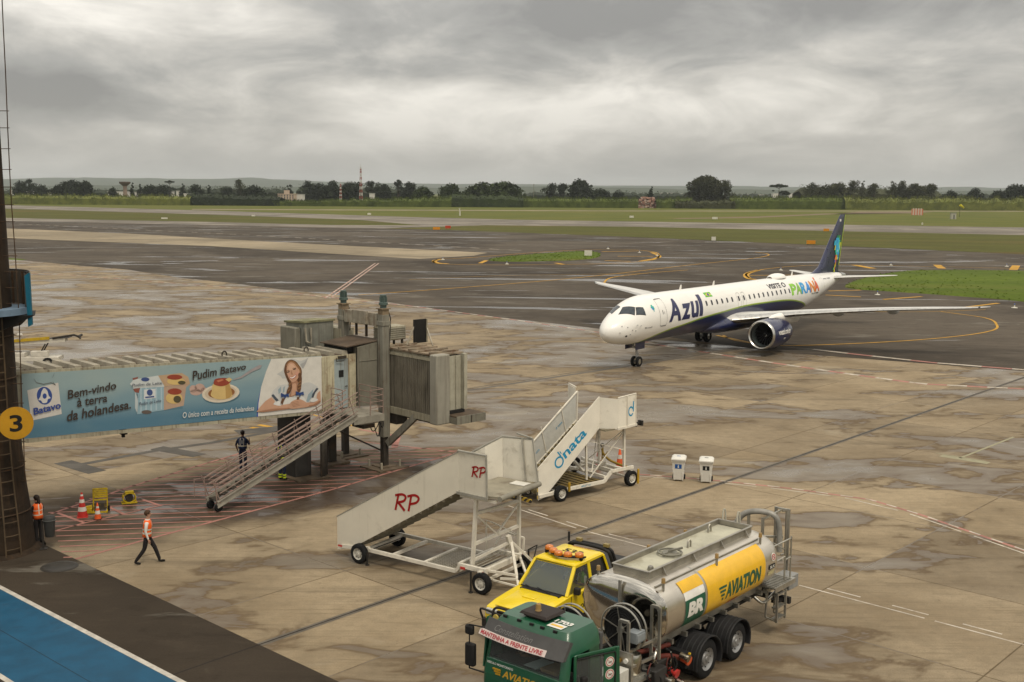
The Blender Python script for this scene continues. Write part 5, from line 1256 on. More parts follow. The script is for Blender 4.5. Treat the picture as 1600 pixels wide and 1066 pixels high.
def rp_stairs():
    root = empty('boarding_stairs', G(562, 880), R(-34.5), 'empty white boarding stairs with red letters on their side panels, front platform open', 'boarding stairs', 'wheeled boarding stairs parked on the apron')
    T0, T1 = .15, 2.0
    # side panel towards the viewer, folded outwards along the landing
    mb = MB(); mb.prism([(-1.12, T0, 1.33), (-1.12, T0, .22), (-.52, T0, .36), (3.95, T0, 2.99), (3.93, T0, 4.22)], (0, .05, 0)); sp = mb.build('side_panel', panelw, root)
    mb = MB(); mb.prism([(3.93, T0+.004, 4.22), (3.95, T0+.004, 2.99), (5.10, T0-.10, 2.99), (5.02, T0-.10, 4.27)], (0, .05, 0)); lp = mb.build('landing_panel', panelw, root)
    mb = MB(); mb.bar((3.9, T0-.01, 2.96), (5.12, T0-.12, 2.97), .07, .09); mb.tube([(5.10, T0-.10, 2.95), (5.06, T0-.11, 4.29), (3.93, T0, 4.27)], .035, 6); mb.bar((-1.15, T0+.02, 1.34), (3.93, T0+.02, 4.24), .06, .03); mb.build('panel_edge_tube', galv, lp)
    def logo(o, ux, uz, mat, par):
        # hand-painted letters R and P as brush strokes
        L_ = [((.06, .05), (.14, .98)), ((.0, .92), (.30, 1.0), (.45, .86), (.38, .62), (.10, .50)), ((.16, .50), (.46, .04)), ((.62, .03), (.68, .93)), ((.52, .90), (.82, 1.0), (1.0, .84), (.92, .58), (.66, .46))]
        mb = MB(); o, ux, uz = Vector(o), Vector(ux), Vector(uz); n = ux.cross(uz).normalized()
        for s_ in L_:
            P = dense([Vector((x, y, 0)) for x, y in s_], per=5) if len(s_) > 2 else [Vector((x, y, 0)) for x, y in s_]
            asp = ux.length/uz.length; wd = .075
            Q = [Vector((p.x*asp, p.y, 0)) for p in P]; A_ = []; B_ = []
            for i, p in enumerate(Q):
                d = (Q[min(i+1, len(Q)-1)]-Q[max(i-1, 0)]).normalized(); nn = Vector((-d.y, d.x, 0))*wd
                A_.append(p+nn); B_.append(p-nn)
            k = len(Q); vs = [o+ux*(p.x/asp)+uz*p.y+n*.006 for p in A_+B_]; mb.add(vs, [(i, i+1, k+i+1, k+i) for i in range(k-1)])
        mb.build('painted_letters', mat, par)
    logo((1.36, T0-.001, 1.96), (.97, 0, .10), (.06, 0, .56), redp, sp)
    logo((4.47, T0-.058, 3.53), (.55, -.05, .05), (.03, 0, .34), redp, lp)
    # far side panels
    mb = MB(); mb.prism([(-1.1, T1, 1.30), (-1.1, T1, .3), (-.5, T1, .36), (3.62, T1, 2.80), (3.60, T1, 4.02), ][:5], (0, .05, 0)); mb.build('side_panel', inner, root)
    mb = MB(); mb.prism([(3.60, T1, 4.02), (3.62, T1, 2.80), (4.08, T1+.33, 2.99), (4.05, T1+.33, 4.32)], (0, .05, 0)); mb.prism([(4.054, T1+.334, 4.32), (4.084, T1+.334, 2.99), (5.46, T1+.30, 3.05), (5.22, T1+.30, 4.38)], (0, .05, 0)); fl = mb.build('landing_panel', inner, root)
    mb = MB(); mb.tube([(-1.1, T1+.02, 1.34), (3.60, T1+.02, 4.06), (4.05, T1+.35, 4.35), (5.22, T1+.32, 4.41), (5.47, T1+.28, 3.05)], .035, 6); mb.tube([(5.0, T1+.27, 3.05), (4.85, T1+.27, 4.38)], .03, 6); mb.build('panel_edge_tube', galv, fl)
    mb = MB(); mb.tube([(4.6, T1+.33, 4.52), (5.22, T1+.30, 4.44)], .03, 6); mb.tube([(5.24, T1+.3, 4.40), (5.58, T1+.1, 3.25)], .02, 6); mb.build('gate_bar', galv, fl)
    # steps and landing floor
    mb = MB(); n = 15
    for k in range(n):
        s = -.55+(4.5)*(k+.5)/n; z = .30+2.62*(k+1)/n; mb.box(s-.16, s+.16, T0+.055, T1-.004, z-.03, z); mb.box(s-.16, s-.145, T0+.055, T1-.004, z-.175, z-.031)
    mb.build('steps', tread, root)
    mb = MB(); mb.box(3.95, 5.12, T0+.0, T1+.29, 2.97, 3.03); fl = mb.build('landing_floor', M('landing_floor_grey', (.27, .245, .185), .6, var=.16, scale=1.5, dirt=((.13, .10, .07), .35, 1.5)), root)
    q0, q1 = Vector((5.30, T0+.25, 2.93)), Vector((5.42, T1+.55, 2.93))
    mb = MB(); mb.hexa([(5.12, T0+.0, 2.97), (5.45, T0+.10, 2.97), (5.42, T1+.29, 2.97), (5.12, T1+.29, 2.97)], [(5.12, T0+.0, 3.03), (5.45, T0+.10, 3.03), (5.42, T1+.29, 3.03), (5.12, T1+.29, 3.03)]); mb.build('bridge_flap', M('landing_floor_grey', (.27, .245, .185), .6), fl)
    mb = MB(); mb.cyl((5.50, T0-.02, 3.0), (5.46, T1+.36, 3.0), .085, n=14); mb.build('docking_roller', M('roller_rubber_grey', (.22, .205, .165), .6, var=.12), fl)
    mb = MB(); mb.box(4.75, 5.3, T1-.30, T1+.1, 3.04, 3.055); mb.build('loose_sheet', M('sheet_white', (.62, .6, .54), .6), fl)
    mb = MB(); mb.bar((3.95, T0+.1, 2.86), (5.3, T0+.1, 2.86), .07, .1); mb.bar((3.95, T1, 2.86), (5.3, T1, 2.86), .07, .1); mb.bar((4.5, T0+.1, 2.80), (4.5, T1, 2.80), .08, .1); mb.build('landing_beam', framew, fl)
    # tower frame that carries the landing
    a0, a1, b0, b1 = Vector((4.38, T0+.13, .55)), Vector((4.53, T0+.13, 2.88)), Vector((4.74, 2.28, .62)), Vector((4.90, 2.05, 2.80))
    mb = MB(); mb.bar(a0, a1, .10); mb.bar(b0, b1, .10); mb.bar(a0+(a1-a0)*.78, b0+(b1-b0)*.83, .09); mb.bar(a0+(a1-a0)*.36, b0+(b1-b0)*.44, .09)
    m1 = (a0+(a1-a0)*.36).lerp(b0+(b1-b0)*.44, .5); mb.bar(a0+(a1-a0)*.76, m1+Vector((0, 0, .03)), .05); mb.bar(b0+(b1-b0)*.80, m1+Vector((0, 0, .03)), .05);
    mb.build('support_frame', framew, root)
    mb = MB(); mb.tube([(3.7, 2.0, .6), (3.66, 2.0, 1.6), (3.9, 2.05, 1.55), (4.7, 2.25, 1.25)], .022, 6); mb.tube([(3.75, 1.9, .6), (3.72, 1.9, 1.4)], .018, 6); mb.build('brake_lever', framew, root)
    # chassis
    ch = MB(); z = .46
    ch.bar((.25, T0, z), (3.85, T0, z), .09, .11); ch.bar((3.85, T0, z), (4.05, T0, .70), .09, .11); ch.bar((3.95, T0, .68), (5.0, T0, .68), .10, .13)
    ch.bar((-.6, T1, z+.03), (3.9, T1, z+.03), .09, .11); ch.bar((3.9, T1, .66), (5.0, T1, .66), .1, .13); ch.bar((-.9, T0, .38), (.3, T0, .50), .10, .12); ch.bar((-.9, T0, .36), (-.9, T1, .36), .08, .08)
    for s in (.15, 1.25, 2.55, 3.85): ch.bar((s, T0+.02, z-.01), (s, T1-.02, z+.01), .10, .09)
    ch.bar((3.95, T0+.1, .70), (3.95, T1, .70), .09, .09); ch.bar((4.86, -.02, .60), (4.86, 2.45, .60), .13, .16); ch.bar((0, -.05, .34), (0, 2.15, .34), .09, .09); ch.bar((4.95, 0, .36), (4.95, 2.2, .36), .08, .08)
    chs = ch.build('chassis', framew, root)
    mb = MB()
    for k in range(14): s = 2.62+1.16*k/13; mb.bar((s, T0+.06, z), (s, T1-.06, z), .012)
    for k in range(16): t_ = T0+.08+1.7*k/15; mb.bar((2.6, t_, z+.012), (3.82, t_, z+.012), .012)
    for k in range(6): s = 4.0+.8*k/5; mb.bar((s, T0+.06, .70), (s, T1-.06, .70), .02)
    mb.build('mesh_tray', M('tray_mesh_grey', (.36, .34, .28), .6), chs)
    for s0, t0 in ((4.86, -.02), (4.86, 2.45), (4.15, T0-.05), (-.95, T0-.05)):
        mb = MB(); mb.box(s0-.09 if t0 in (T0-.05,) else s0+.066, s0+.09 if t0 in (T0-.05,) else s0+.074, t0-.012 if t0 in (T0-.05,) else (t0+.05 if t0 < 1 else t0-.25), t0 if t0 in (T0-.05,) else (t0+.25 if t0 < 1 else t0-.05), .58 if s0 > 0 else .36, .66 if s0 > 0 else .42); mb.build('reflector', M('reflector_red', (.42, .03, .02), .35), chs)
    # tow frame and struts at the front
    tf = MB(); ap = Vector((4.95, 1.55, 1.25))
    for a, b, w in (((4.9, .35, .62), (5.6, 1.05, .40), .07), ((4.9, 2.1, .62), (5.75, 1.25, .38), .07), (ap, (5.75, .80, .12), .08), (ap, (5.55, 2.1, .45), .07), (ap, (4.2, .4, .75), .08), (ap, (4.3, 2.2, .75), .06), (ap+Vector((-.05, -.1, .2)), ap+Vector((0, .05, -.3)), .14), ((5.6, 1.05, .40), (5.95, .80, .18), .07), ((5.2, .6, .36), (6.1, 1.3, .30), .06), ((5.0, .5, .30), (5.9, .7, .20), .05), ((4.1, 1.9, .9), (4.1, 2.3, 1.25), .05), ((4.1, 2.3, 1.25), (4.9, 2.35, 1.15), .05), ((4.9, 2.35, 1.15), (4.9, 2.3, .7), .05)): tf.bar(a, b, w)
    tf.build('tow_frame', framew, root)
    for s, t_, l in ((4.62, -.12, .62), (4.9, 2.62, .62), (.35, -.02, .40)):
        mb = MB(); mb.cyl((s, t_, .03), (s, t_, l+.05), .03, n=8); mb.cyl((s, t_, .0), (s, t_, .03), .07, n=10); mb.build('jack_leg', M('jack_black', (.025, .023, .02), .6), root)
    mb = MB(); mb.tube([(4.9, 2.6, .7), (5.3, 2.5, .95), (5.35, 2.2, .5)], .02, 6); mb.build('brake_cable', M('matt_black_panel', (.016, .015, .014), .7), root); mb = MB(); mb.tube([(.1, .2, .36), (.5, 1.2, .55), (.2, 2.0, .42)], .015, 6); mb.build('brake_cable', M('matt_black_panel', (.016, .015, .014), .7), root)
    add_wheel(root, 0, 0); add_wheel(root, -.19, 2.13, out=1); add_wheel(root, 4.95, 0); add_wheel(root, 5.0, 2.2, out=1)
rp_stairs()
def dnata_stairs():
    root = empty('boarding_stairs', G(876, 783.5), R(39.4), 'tall white boarding stairs with blue lettering up the side, standing near two bins', 'boarding stairs', 'wheeled boarding stairs parked on the apron')
    T0, T1 = .25, 1.65
    pts = [(-1.0, 1.36), (-.98, .14), (-.64, .20), (2.28, 2.60), (2.28, 3.88)]
    mb = MB(); mb.prism([(s, T0, z) for s, z in pts], (0, .05, 0)); sp = mb.build('side_panel', inner, root)
    mb = MB(); mb.prism([(2.284, T0, 3.88), (2.284, T0, 2.60), (2.92, T0-.42, 2.54), (2.92, T0-.42, 3.80)], (-.02, .05, 0)); mb.build('splay_panel', inner, root)
    mb = MB(); mb.prism([(2.924, T0-.42, 3.80), (2.924, T0-.42, 2.54), (3.95, T0-.42, 2.62), (3.9, T0-.42, 3.90)], (0, .05, 0)); lp = mb.build('landing_panel', inner, root)
    mb = MB(); mb.bar((2.9, T0-.43, 2.56), (4.0, T0-.43, 2.62), .06, .09); mb.tube([(3.95, T0-.42, 2.6), (3.92, T0-.42, 3.93), (2.92, T0-.40, 3.84)], .03, 6); mb.tube([(3.45, T0-.44, 2.62), (3.43, T0-.44, 3.86)], .035, 6); mb.tube([(2.28, T0+.03, 3.9), (-1.0, T0+.03, 1.38)], .025, 6); mb.build('panel_edge_tube', framew, lp)
    d = Vector((2.28+.98, 0, 2.60-.14)).normalized(); up = Vector((0, 0, 1)); n_ = Vector((-d.z, 0, d.x))
    # lower-case letters rising along the slope
    o = Vector((.0, T0-.006, 1.26)); ux = d*2.0; uz = n_*.37
    def fl(x, y): return o+ux*x+uz*y
    mb = MB(); text_on(mb, 'nata', lambda x, y: fl(.28+.72*x, -.05+1.0*y), bold=.025)
    def ring(cx, cy, rx, ry, w, a0=0, a1=2*PI):
        k = 26; vs = []
        for j in range(k+1): a = a0+(a1-a0)*j/k; vs += [fl(cx+rx*math.cos(a), cy+ry*math.sin(a)), fl(cx+(rx-w*.178)*math.cos(a), cy+(ry-w)*math.sin(a))]
        mb.add(vs, [(2*j, 2*j+1, 2*j+3, 2*j+2) for j in range(k)])
    ring(.125, .36, .125, .64, .20); P = [(.212, .72), (.242, .70), (.232, 1.42), (.200, 1.44)]; mb.add([fl(*p) for p in P], [(0, 1, 2, 3)]); P = [(.256, .90), (.276, .88), (.272, 1.25), (.252, 1.26)]; mb.add([fl(*p) for p in P], [(0, 1, 2, 3)])
    mb.build('company_lettering', bluep, sp)
    mb = MB()
    def fl(x, y): return Vector((3.50+.36*x, T0-.427, 3.0+.62*y))
    k = 26; vs = []
    for j in range(k+1): a = R(30)+R(300)*j/k; vs += [fl(.42+.42*math.cos(a), .34+.34*math.sin(a)), fl(.42+.28*math.cos(a), .34+.23*math.sin(a))]
    mb.add(vs, [(2*j, 2*j+1, 2*j+3, 2*j+2) for j in range(k)]); mb.add([fl(*p) for p in ((.72, .3), (.88, .3), (.88, 1), (.72, 1))], [(0, 1, 2, 3)]); mb.build('company_mark', bluep, lp)
    # far panel with lattice frame
    mb = MB(); mb.prism([(-1.0, T1, 1.36), (-.98, T1, .14), (-.64, T1, .20), (2.28, T1, 2.60), (2.28, T1, 3.88)], (0, .05, 0)); fp = mb.build('side_panel', M('stair_far_panel', (.46, .455, .42), .5, var=.08), root)
    mb = MB(); mb.tube([(-1.0, T1-.02, 1.42), (2.3, T1-.02, 3.93)], .04, 6); mb.tube([(-1.0, T1-.01, .35), (2.3, T1-.01, 2.72)], .03, 6)
    for k in (.18, .5, .82): p = Vector((-1.0, T1-.02, .4)).lerp(Vector((2.3, T1-.02, 2.75)), k); mb.tube([p, p+Vector((-.30, 0, 1.1))], .025, 6)
    mb.tube([(2.3, T1-.03, 2.6), (2.32, T1-.03, 3.95)], .03, 6)
    mb.build('panel_lattice', framew, fp)
    for k in (.3, .72): mb = MB(); p = Vector((-.9, T1-.008, .78)).lerp(Vector((2.0, T1-.008, 3.1)), k); text_on(mb, 'd nata', lambda x, y: p+d*(.42*x)+n_*(.10*y)); mb.build('small_lettering', bluep, fp)
    mb = MB(); mb.prism([(2.284, T1+.05, 4.06), (2.284, T1+.05, 2.60), (2.44, T1+.62, 2.56), (2.44, T1+.62, 4.12)], (-.02, .05, 0)); lp2 = mb.build('splay_panel', inner, root)
    mb = MB(); mb.tube([(2.46, T1+.66, 2.5), (2.46, T1+.66, 4.16), (2.30, T1+.05, 4.10)], .03, 6); mb.build('panel_edge_tube', framew, lp2)
    mb = MB(); n = 16
    for k in range(n):
        s = -.75+3.0*(k+.5)/n; z = .30+2.28*(k+1)/n; mb.box(s-.12, s+.12, T0+.055, T1-.004, z-.03, z); mb.box(s-.12, s-.108, T0+.055, T1-.004, z-.14, z-.031)
    mb.build('steps', M('steps_ochre', (.19, .15, .07), .75, var=.25, dirt=((.07, .055, .03), .4, 4)), root)
    mb = MB(); mb.box(2.28, 4.0, T0-.36, T1+.34, 2.52, 2.58); fl_ = mb.build('landing_floor', tread, root)
    mb = MB(); mb.cyl((4.12, T0-.3, 2.56), (4.12, T1+.3, 2.56), .07, n=12); mb.box(4.0, 4.35, T0-.45, T0-.35, 2.62, 2.70); mb.box(4.2, 4.3, T0-.52, T0-.30, 2.55, 2.76); mb.build('docking_roller', M('jack_black', (.025, .023, .02), .6), fl_)
    # frame
    mb = MB(); mb.bar((3.64, T0-.1, .70), (3.60, T0-.1, 2.52), .09); mb.bar((3.64, T1, .70), (3.60, T1, 2.52), .09)
    for a, b in (((3.6, T0-.1, 2.4), (2.1, T1-.2, .7)), ((3.55, T1, 2.3), (2.0, T0+.1, .8)), ((3.6, T0-.1, 1.55), (1.9, T0+.3, 2.1)), ((3.6, T0-.1, 2.35), (1.8, T0, .62))): mb.bar(a, b, .035)
    mb.bar((1.8, T0+.2, .5), (1.75, T0+.2, 2.0), .07); mb.bar((2.3, T0+.9, .62), (2.3, T0+1.9, 1.2), .09); mb.bar((2.8, T0+1.2, .5), (3.3, T0+.6, .95), .10)
    mb.build('support_frame', framew, root)
    ch = MB(); z = .44
    ch.bar((.35, -.02, z), (2.35, -.02, z), .09, .13); ch.bar((2.35, -.02, z), (2.75, -.02, .80), .09, .13); ch.bar((2.70, -.02, .80), (4.0, -.02, .80), .09, .12); ch.bar((-.95, .22, .30), (.35, -.0, .42), .12, .12)
    ch.bar((.35, 2.2, z), (3.9, 2.2, z+.1), .09, .12); ch.bar((2.4, .0, .62), (2.4, 2.2, .62), .09, .10); ch.bar((3.9, -.05, .62), (3.9, 3.0, .62), .10, .12); ch.bar((3.1, 0, .72), (3.1, 2.2, .72), .08, .1); ch.bar((3.6, .4, .7), (3.6, 2.6, .7), .08, .1); ch.bar((2.4, 1.1, .66), (3.9, 1.1, .66), .08, .08); ch.bar((0, 0, .32), (0, 2.2, .32), .09); ch.bar((3.9, 0, .34), (3.9, 3.2, .34), .08)
    chs = ch.build('chassis', framew, root)
    mb = MB(); mb.box(.35, 2.35, .05, 2.15, z-.02, z+.02); mb.build('deck', M('deck_ochre', (.165, .115, .035), .75, var=.3, scale=2, dirt=((.05, .04, .02), .4, 2)), chs)
    mb = MB()
    for k in range(7): mb.box(.4+.28*k, .43+.28*k, .06, 2.14, z+.021, z+.05)
    mb.build('deck_ribs', M('deck_rib_dark', (.09, .07, .035), .75), chs)
    mb = MB(); text_on(mb, 'BRST 01', flat((1.05, -.071, z-.03), (.5, 0, 0), (0, 0, .07))); mb.build('small_lettering', bluep, chs)
    # striped bumper and bags at the foot
    t = NT('hazard_stripes'); t.tc = t.n('ShaderNodeTexCoord'); sp_ = t.n('ShaderNodeSeparateXYZ'); t.l(t.tc.outputs['Object'], sp_.inputs[0])
    w = t.math('SINE', t.math('MULTIPLY', t.math('ADD', t.math('ADD', sp_.outputs[1], sp_.outputs[0]), sp_.outputs[2]), 22)); t.set('Base Color', t.mix(t.step(w, -.05, .05), (.015, .014, .012), (.42, .27, .02))); t.set('Roughness', .6)
    mb = MB(); mb.box(-1.35, -1.28, .25, 2.2, .10, .24); bmp = mb.build('hazard_bumper', t.mat, chs)
    mb = MB(); mb.box(-1.02, -.985, T0-.02, T0-.002, .14, 1.36); mb.build('hazard_edge', t.mat, sp)
    mb = MB(); mb.box(-1.28, -.7, .9, 1.9, .2, .62); mb.build('engine_box', M('jack_black', (.025, .023, .02), .6), chs, .06)
    mb = MB(); text_on(mb, 'd', flat((-1.0, .894, .28), (.14, 0, 0), (0, 0, .2))); mb.build('small_lettering', M('line_white_paint', (.5, .455, .39), .75), chs)
    hy = M('hazard_yellow', (.36, .22, .02), .6, var=.2)
    for s, t_ in ((.36, -.10), (4.15, -.18)): mb = MB(); mb.bar((s, t_, .1 if s > 1 else .36), (s, t_, .72), .05, .09); mb.build('corner_marker', hy, chs)
    add_wheel(root, 0, 0, .32); add_wheel(root, 3.9, 0, .33); add_wheel(root, 3.68, 3.23, .33, out=1); add_wheel(root, 0, 2.3, .32, out=1)
dnata_stairs()

# ================================================================== PEOPLE
def person(name_label, pos, rz, J, cloth, extra=None, hair=None, group=None, scale=1.0, cat='person'):
    """J: joints (x right, y forward, z up) in metres; one skinned surface, then coloured by the nearest bone"""
    root = empty('person', pos, rz, name_label, cat, group)
    V = []; E_ = []; Rr = []; reg = []
    def add(p, r, parent, region):
        V.append(Vector(p)); Rr.append(r); i = len(V)-1
        if parent is not None: E_.append((parent, i)); reg.append((parent, i, region))
        return i
    pel = add(J['pelvis'], (.150, .115), None, 'legs')
    wai = add(J['waist'], (.135, .100), pel, 'legs' if cloth.get('waist', 'torso') == 'legs' else 'torso'); che = add(J['chest'], (.165, .115), wai, 'torso'); nk0 = add(J['neck0'], (.085, .075), che, 'torso')
    nk = add(J['neck'], .052, nk0, 'skin'); jaw = add(J['jaw'], (.062, .075), nk, 'skin'); hd = add(J['head'], (.078, .098), jaw, 'skin'); cr = add(J['crown'], (.058, .070), hd, 'skin')
    for s in ('l', 'r'):
        sh = add(J['sh_'+s], .066, nk0 if False else che, 'torso'); el_ = add(J['el_'+s], .044, sh, 'arm'); wr = add(J['wr_'+s], .030, el_, 'fore'); pa = add(J['pa_'+s], (.034, .020), wr, 'skin')
        d = (Vector(J['pa_'+s])-Vector(J['wr_'+s])).normalized(); side = Vector(J.get('hs_'+s, (1, 0, 0))); cu = Vector(J.get('hc_'+s, (0, 1, 0)))
        for k in range(4):
            L_ = (.070, .080, .074, .058)[k]; b = Vector(J['pa_'+s])+side*(.026-.0175*k)
            f0 = add(b+d*.035, .0085, pa, 'skin'); f1 = add(b+d*(.035+L_*.5)+cu*.010, .0078, f0, 'skin'); add(b+d*(.035+L_*.85)+cu*.032, .0065, f1, 'skin')
        t0 = add(Vector(J['wr_'+s]).lerp(Vector(J['pa_'+s]), .6)+side*.036+cu*.01, .011, pa, 'skin'); add(Vector(J['pa_'+s])+side*.045+d*.02+cu*.025, .008, t0, 'skin')
        hp = add(J['hp_'+s], .098, pel, 'legs'); kn = add(J['kn_'+s], .072, hp, 'legs'); an = add(J['an_'+s], .056, kn, 'shin'); he = add(J['he_'+s], (.045, .04), an, 'shoe'); add(J['to_'+s], (.042, .030), he, 'shoe')
    me = bpy.data.meshes.new('person'); me.from_pydata([tuple(v) for v in V], E_, []); o = bpy.data.objects.new('body_source', me); COL.objects.link(o)
    sk = o.modifiers.new('skin', 'SKIN'); sk.use_smooth_shade = True; sk.branch_smoothing = .6
    for i, d in enumerate(me.skin_vertices[0].data):
        r_ = Rr[i]; d.radius = r_ if isinstance(r_, tuple) else (r_, r_); d.use_root = i == 0
    sb = o.modifiers.new('sub', 'SUBSURF'); sb.levels = sb.render_levels = 2
    dg = bpy.context.evaluated_depsgraph_get(); m2 = bpy.data.meshes.new_from_object(o.evaluated_get(dg)); bpy.data.objects.remove(o)
    m2.name = 'body'; m2.materials.clear()
    keys = list(dict.fromkeys(cloth[k] for k in ('skin', 'torso', 'arm', 'fore', 'legs', 'shin', 'shoe')))
    for k in keys: m2.materials.append(k)
    for p in m2.polygons:
        best = None; c = p.center
        for a, b, rg in reg:
            A_, B_ = V[a], V[b]; t = max(0, min(1, (c-A_).dot(B_-A_)/max(1e-9, (B_-A_).length_squared))); ra = Rr[a] if not isinstance(Rr[a], tuple) else sum(Rr[a])/2; rb = Rr[b] if not isinstance(Rr[b], tuple) else sum(Rr[b])/2
            dd = (c-A_.lerp(B_, t)).length-(ra+(rb-ra)*t)
            if best is None or dd < best[0]: best = (dd, rg)
        p.material_index = keys.index(cloth[best[1]])
    body = bpy.data.objects.new('body', m2); COL.objects.link(body); body.parent = root
    hv, cv = Vector(J['head']), Vector(J['crown']); up = (cv-Vector(J['jaw'])).normalized(); fw = Vector(J.get('face', (0, 1, 0))).normalized(); sd_ = fw.cross(up).normalized(); fw = up.cross(sd_).normalized()
    Hm = Matrix((( sd_.x, fw.x, up.x, hv.x), (sd_.y, fw.y, up.y, hv.y), (sd_.z, fw.z, up.z, hv.z), (0, 0, 0, 1)))
    fc = MB(); fc.ball((0, .098, -.015), (.014, .022, .024), 8, 6, 0, Hm); 
    for x in (-.078, .078): fc.ball((x, -.005, -.01), (.012, .02, .032), 8, 6, 0, Hm)
    for x in (-.03, .03): fc.ball((x, .086, .012), (.013, .008, .007), 8, 6, 1, Hm)
    fc.ball((0, .090, -.058), (.024, .008, .007), 8, 6, 2, Hm); fc.build('face_features', [cloth['skin'], M('eye_dark', (.02, .015, .012), .4), M('lip_brown', (.22, .085, .065), .5)], body)
    hm = MB(); n = 16; hc = hair or {}
    hm.ball((0, -.016, .030), (.090, .108, .098), 16, 12, 0, Hm)
    hm2 = MB(); ks = {}
    vs = [Vector(v) for v in hm.v]; inv = Hm.inverted(); keep = []
    for f in hm.f:
        c = inv @ (sum((vs[i] for i in f), Vector())/len(f))
        if c.z > .045 or c.y < -.01 and c.z > -.07 or (c.y < .05 and c.z > .0): keep.append(f)
    hm2.add(vs, keep, 0, None, True)
    if hc.get('long'): hm2.tube([Hm @ Vector(p) for p in ((0, -.09, .03), (0, -.135, -.06), (.01, -.14, -.18), (.015, -.125, -.32), (.012, -.115, -.42))], [.05, .055, .05, .04, .015], 10)
    hm2.build('hair', hc.get('mat') or M('hair_dark', (.018, .012, .009), .6), body, solid=.008)
    if extra: extra(root, body, J, Hm)
    return root
def vest_over(root, J, mat, strip, name='vest', w=.185, d=.142, z0=-.02, back=None):
    # a loose shell round the torso from hem to shoulder, with reflective bands
    pe, wa, ch, n0 = (Vector(J[k]) for k in ('pelvis', 'waist', 'chest', 'neck0'))
    shl, shr = Vector(J['sh_l']), Vector(J['sh_r']); xd = (shr-shl); xd.z *= .3; xd.normalize(); zd = (n0-pe).normalized(); yd = zd.cross(xd).normalized()
    rows = [(pe+zd*z0, w*.98, d*1.0), (pe.lerp(wa, .6), w*.96, d*.98), (wa, w*.94, d*.95), (wa.lerp(ch, .55), w*1.0, d*1.0), (ch, w*1.06, d*1.03), (ch.lerp(n0, .4), w*1.10, d*.98), (ch.lerp(n0, .75), w*.98, d*.82), (n0+zd*.015, w*.52, d*.66)]
    mb = MB(); rings = []
    for c, a, b in rows: rings.append([c+xd*(a*math.copysign(abs(math.cos(t))**.8, math.cos(t)))+yd*(b*math.sin(t)) for t in [2*PI*j/20 for j in range(20)]])
    mb.loft(rings, caps=False); v = mb.build(name, mat, root, solid=.012)
    bands = MB()
    def ringband(i, k, wd):
        A_ = [rings[i][j].lerp(rings[i+1][j], k) for j in range(20)]; B_ = [rings[i][j].lerp(rings[i+1][j], min(1, k+wd)) for j in range(20)]
        ca = rows[i][0]; A_ = [p+(p-ca).normalized()*.012 for p in A_]; B_ = [p+(p-ca).normalized()*.012 for p in B_]; bands.loft([A_, B_], 0, None, True, True, False)
    if strip:
        for i, k, wd in strip[1]: ringband(i, k, wd)
        for j in (4, 6, 14, 16):
            A_ = [rings[i][j] for i in range(2, 8)]; B_ = [rings[i][j].lerp(rings[i][(j+1) % 20], .55) for i in range(2, 8)]
            c_ = [rows[i][0] for i in range(2, 8)]
            A_ = [p+(p-q).normalized()*.011 for p, q in zip(A_, c_)]; B_ = [p+(p-q).normalized()*.011 for p, q in zip(B_, c_)]
            bands.add(A_+B_, [(i, i+1, 7+i, 6+i) for i in range(5)], 0, None, True)
        bands.build('reflective_bands', strip[0], v)
    if back:
        c = rows[4][0]-yd*(d*1.03+.016)
        pb = MB(); pb.add([c+xd*x+zd*z for x, z in ((-.10, -.06), (.10, -.06), (.10, .09), (-.10, .09))], [(0, 1, 2, 3)]); pb.build('back_patch', back, v)
    return v
SKIN = M('skin_light', (.42, .24, .165), .55, var=.05); SKIN2 = M('skin_brown', (.20, .105, .062), .55, var=.05)
orange = M('hi_vis_orange', (.72, .115, .018), .55, var=.1, scale=6); refl = M('reflective_tape', (.52, .49, .40), .35, var=.08); yrefl = M('hi_vis_yellow', (.50, .60, .03), .5, var=.08)
whites = M('shirt_white', (.60, .585, .54), .75, var=.06); blackc = M('trouser_black', (.016, .014, .014), .8, var=.2, scale=6); shoe = M('shoe_black', (.012, .011, .010), .5); navyc = M('uniform_navy', (.016, .022, .050), .75, var=.15, scale=6)
# the man who walks towards the stairs (facing right across the picture, mid-stride)
JW = dict(pelvis=(0, 0, .93), waist=(0, .01, 1.08), chest=(0, .03, 1.28), neck0=(0, .035, 1.45), neck=(0, .045, 1.52), jaw=(0, .07, 1.585), head=(0, .065, 1.66), crown=(0, .05, 1.735),
          sh_l=(-.19, .02, 1.40), el_l=(-.235, -.08, 1.13), wr_l=(-.225, .03, .90), pa_l=(-.22, .06, .83), sh_r=(.19, .03, 1.40), el_r=(.235, .00, 1.12), wr_r=(.225, .07, .88), pa_r=(.22, .09, .80),
          hp_l=(-.095, .0, .90), kn_l=(-.10, .22, .52), an_l=(-.10, .36, .11), he_l=(-.10, .34, .05), to_l=(-.11, .54, .045), hp_r=(.095, 0, .90), kn_r=(.10, -.08, .50), an_r=(.10, -.36, .12), he_r=(.10, -.38, .07), to_r=(.11, -.20, .035), hs_l=(0, 1, 0), hs_r=(0, 1, 0), hc_l=(1, 0, 0), hc_r=(-1, 0, 0))
cl = dict(skin=SKIN, torso=whites, arm=whites, fore=whites, legs=blackc, shin=blackc, shoe=shoe, waist='legs')
def ex_walk(root, body, J, Hm):
    vest_over(root, J, orange, (refl, [(1, .0, .9), (2, .6, .5)]), w=.178, d=.138, z0=-.01, back=M('badge_grey_green', (.14, .15, .11), .6))
    mb = MB(); mb.tube([Vector(J['neck0'])+Vector((.075*math.cos(a), .065*math.sin(a), .012)) for a in [2*PI*k/14 for k in range(14)]], .016, 6, closed=True); mb.build('collar', whites, body)
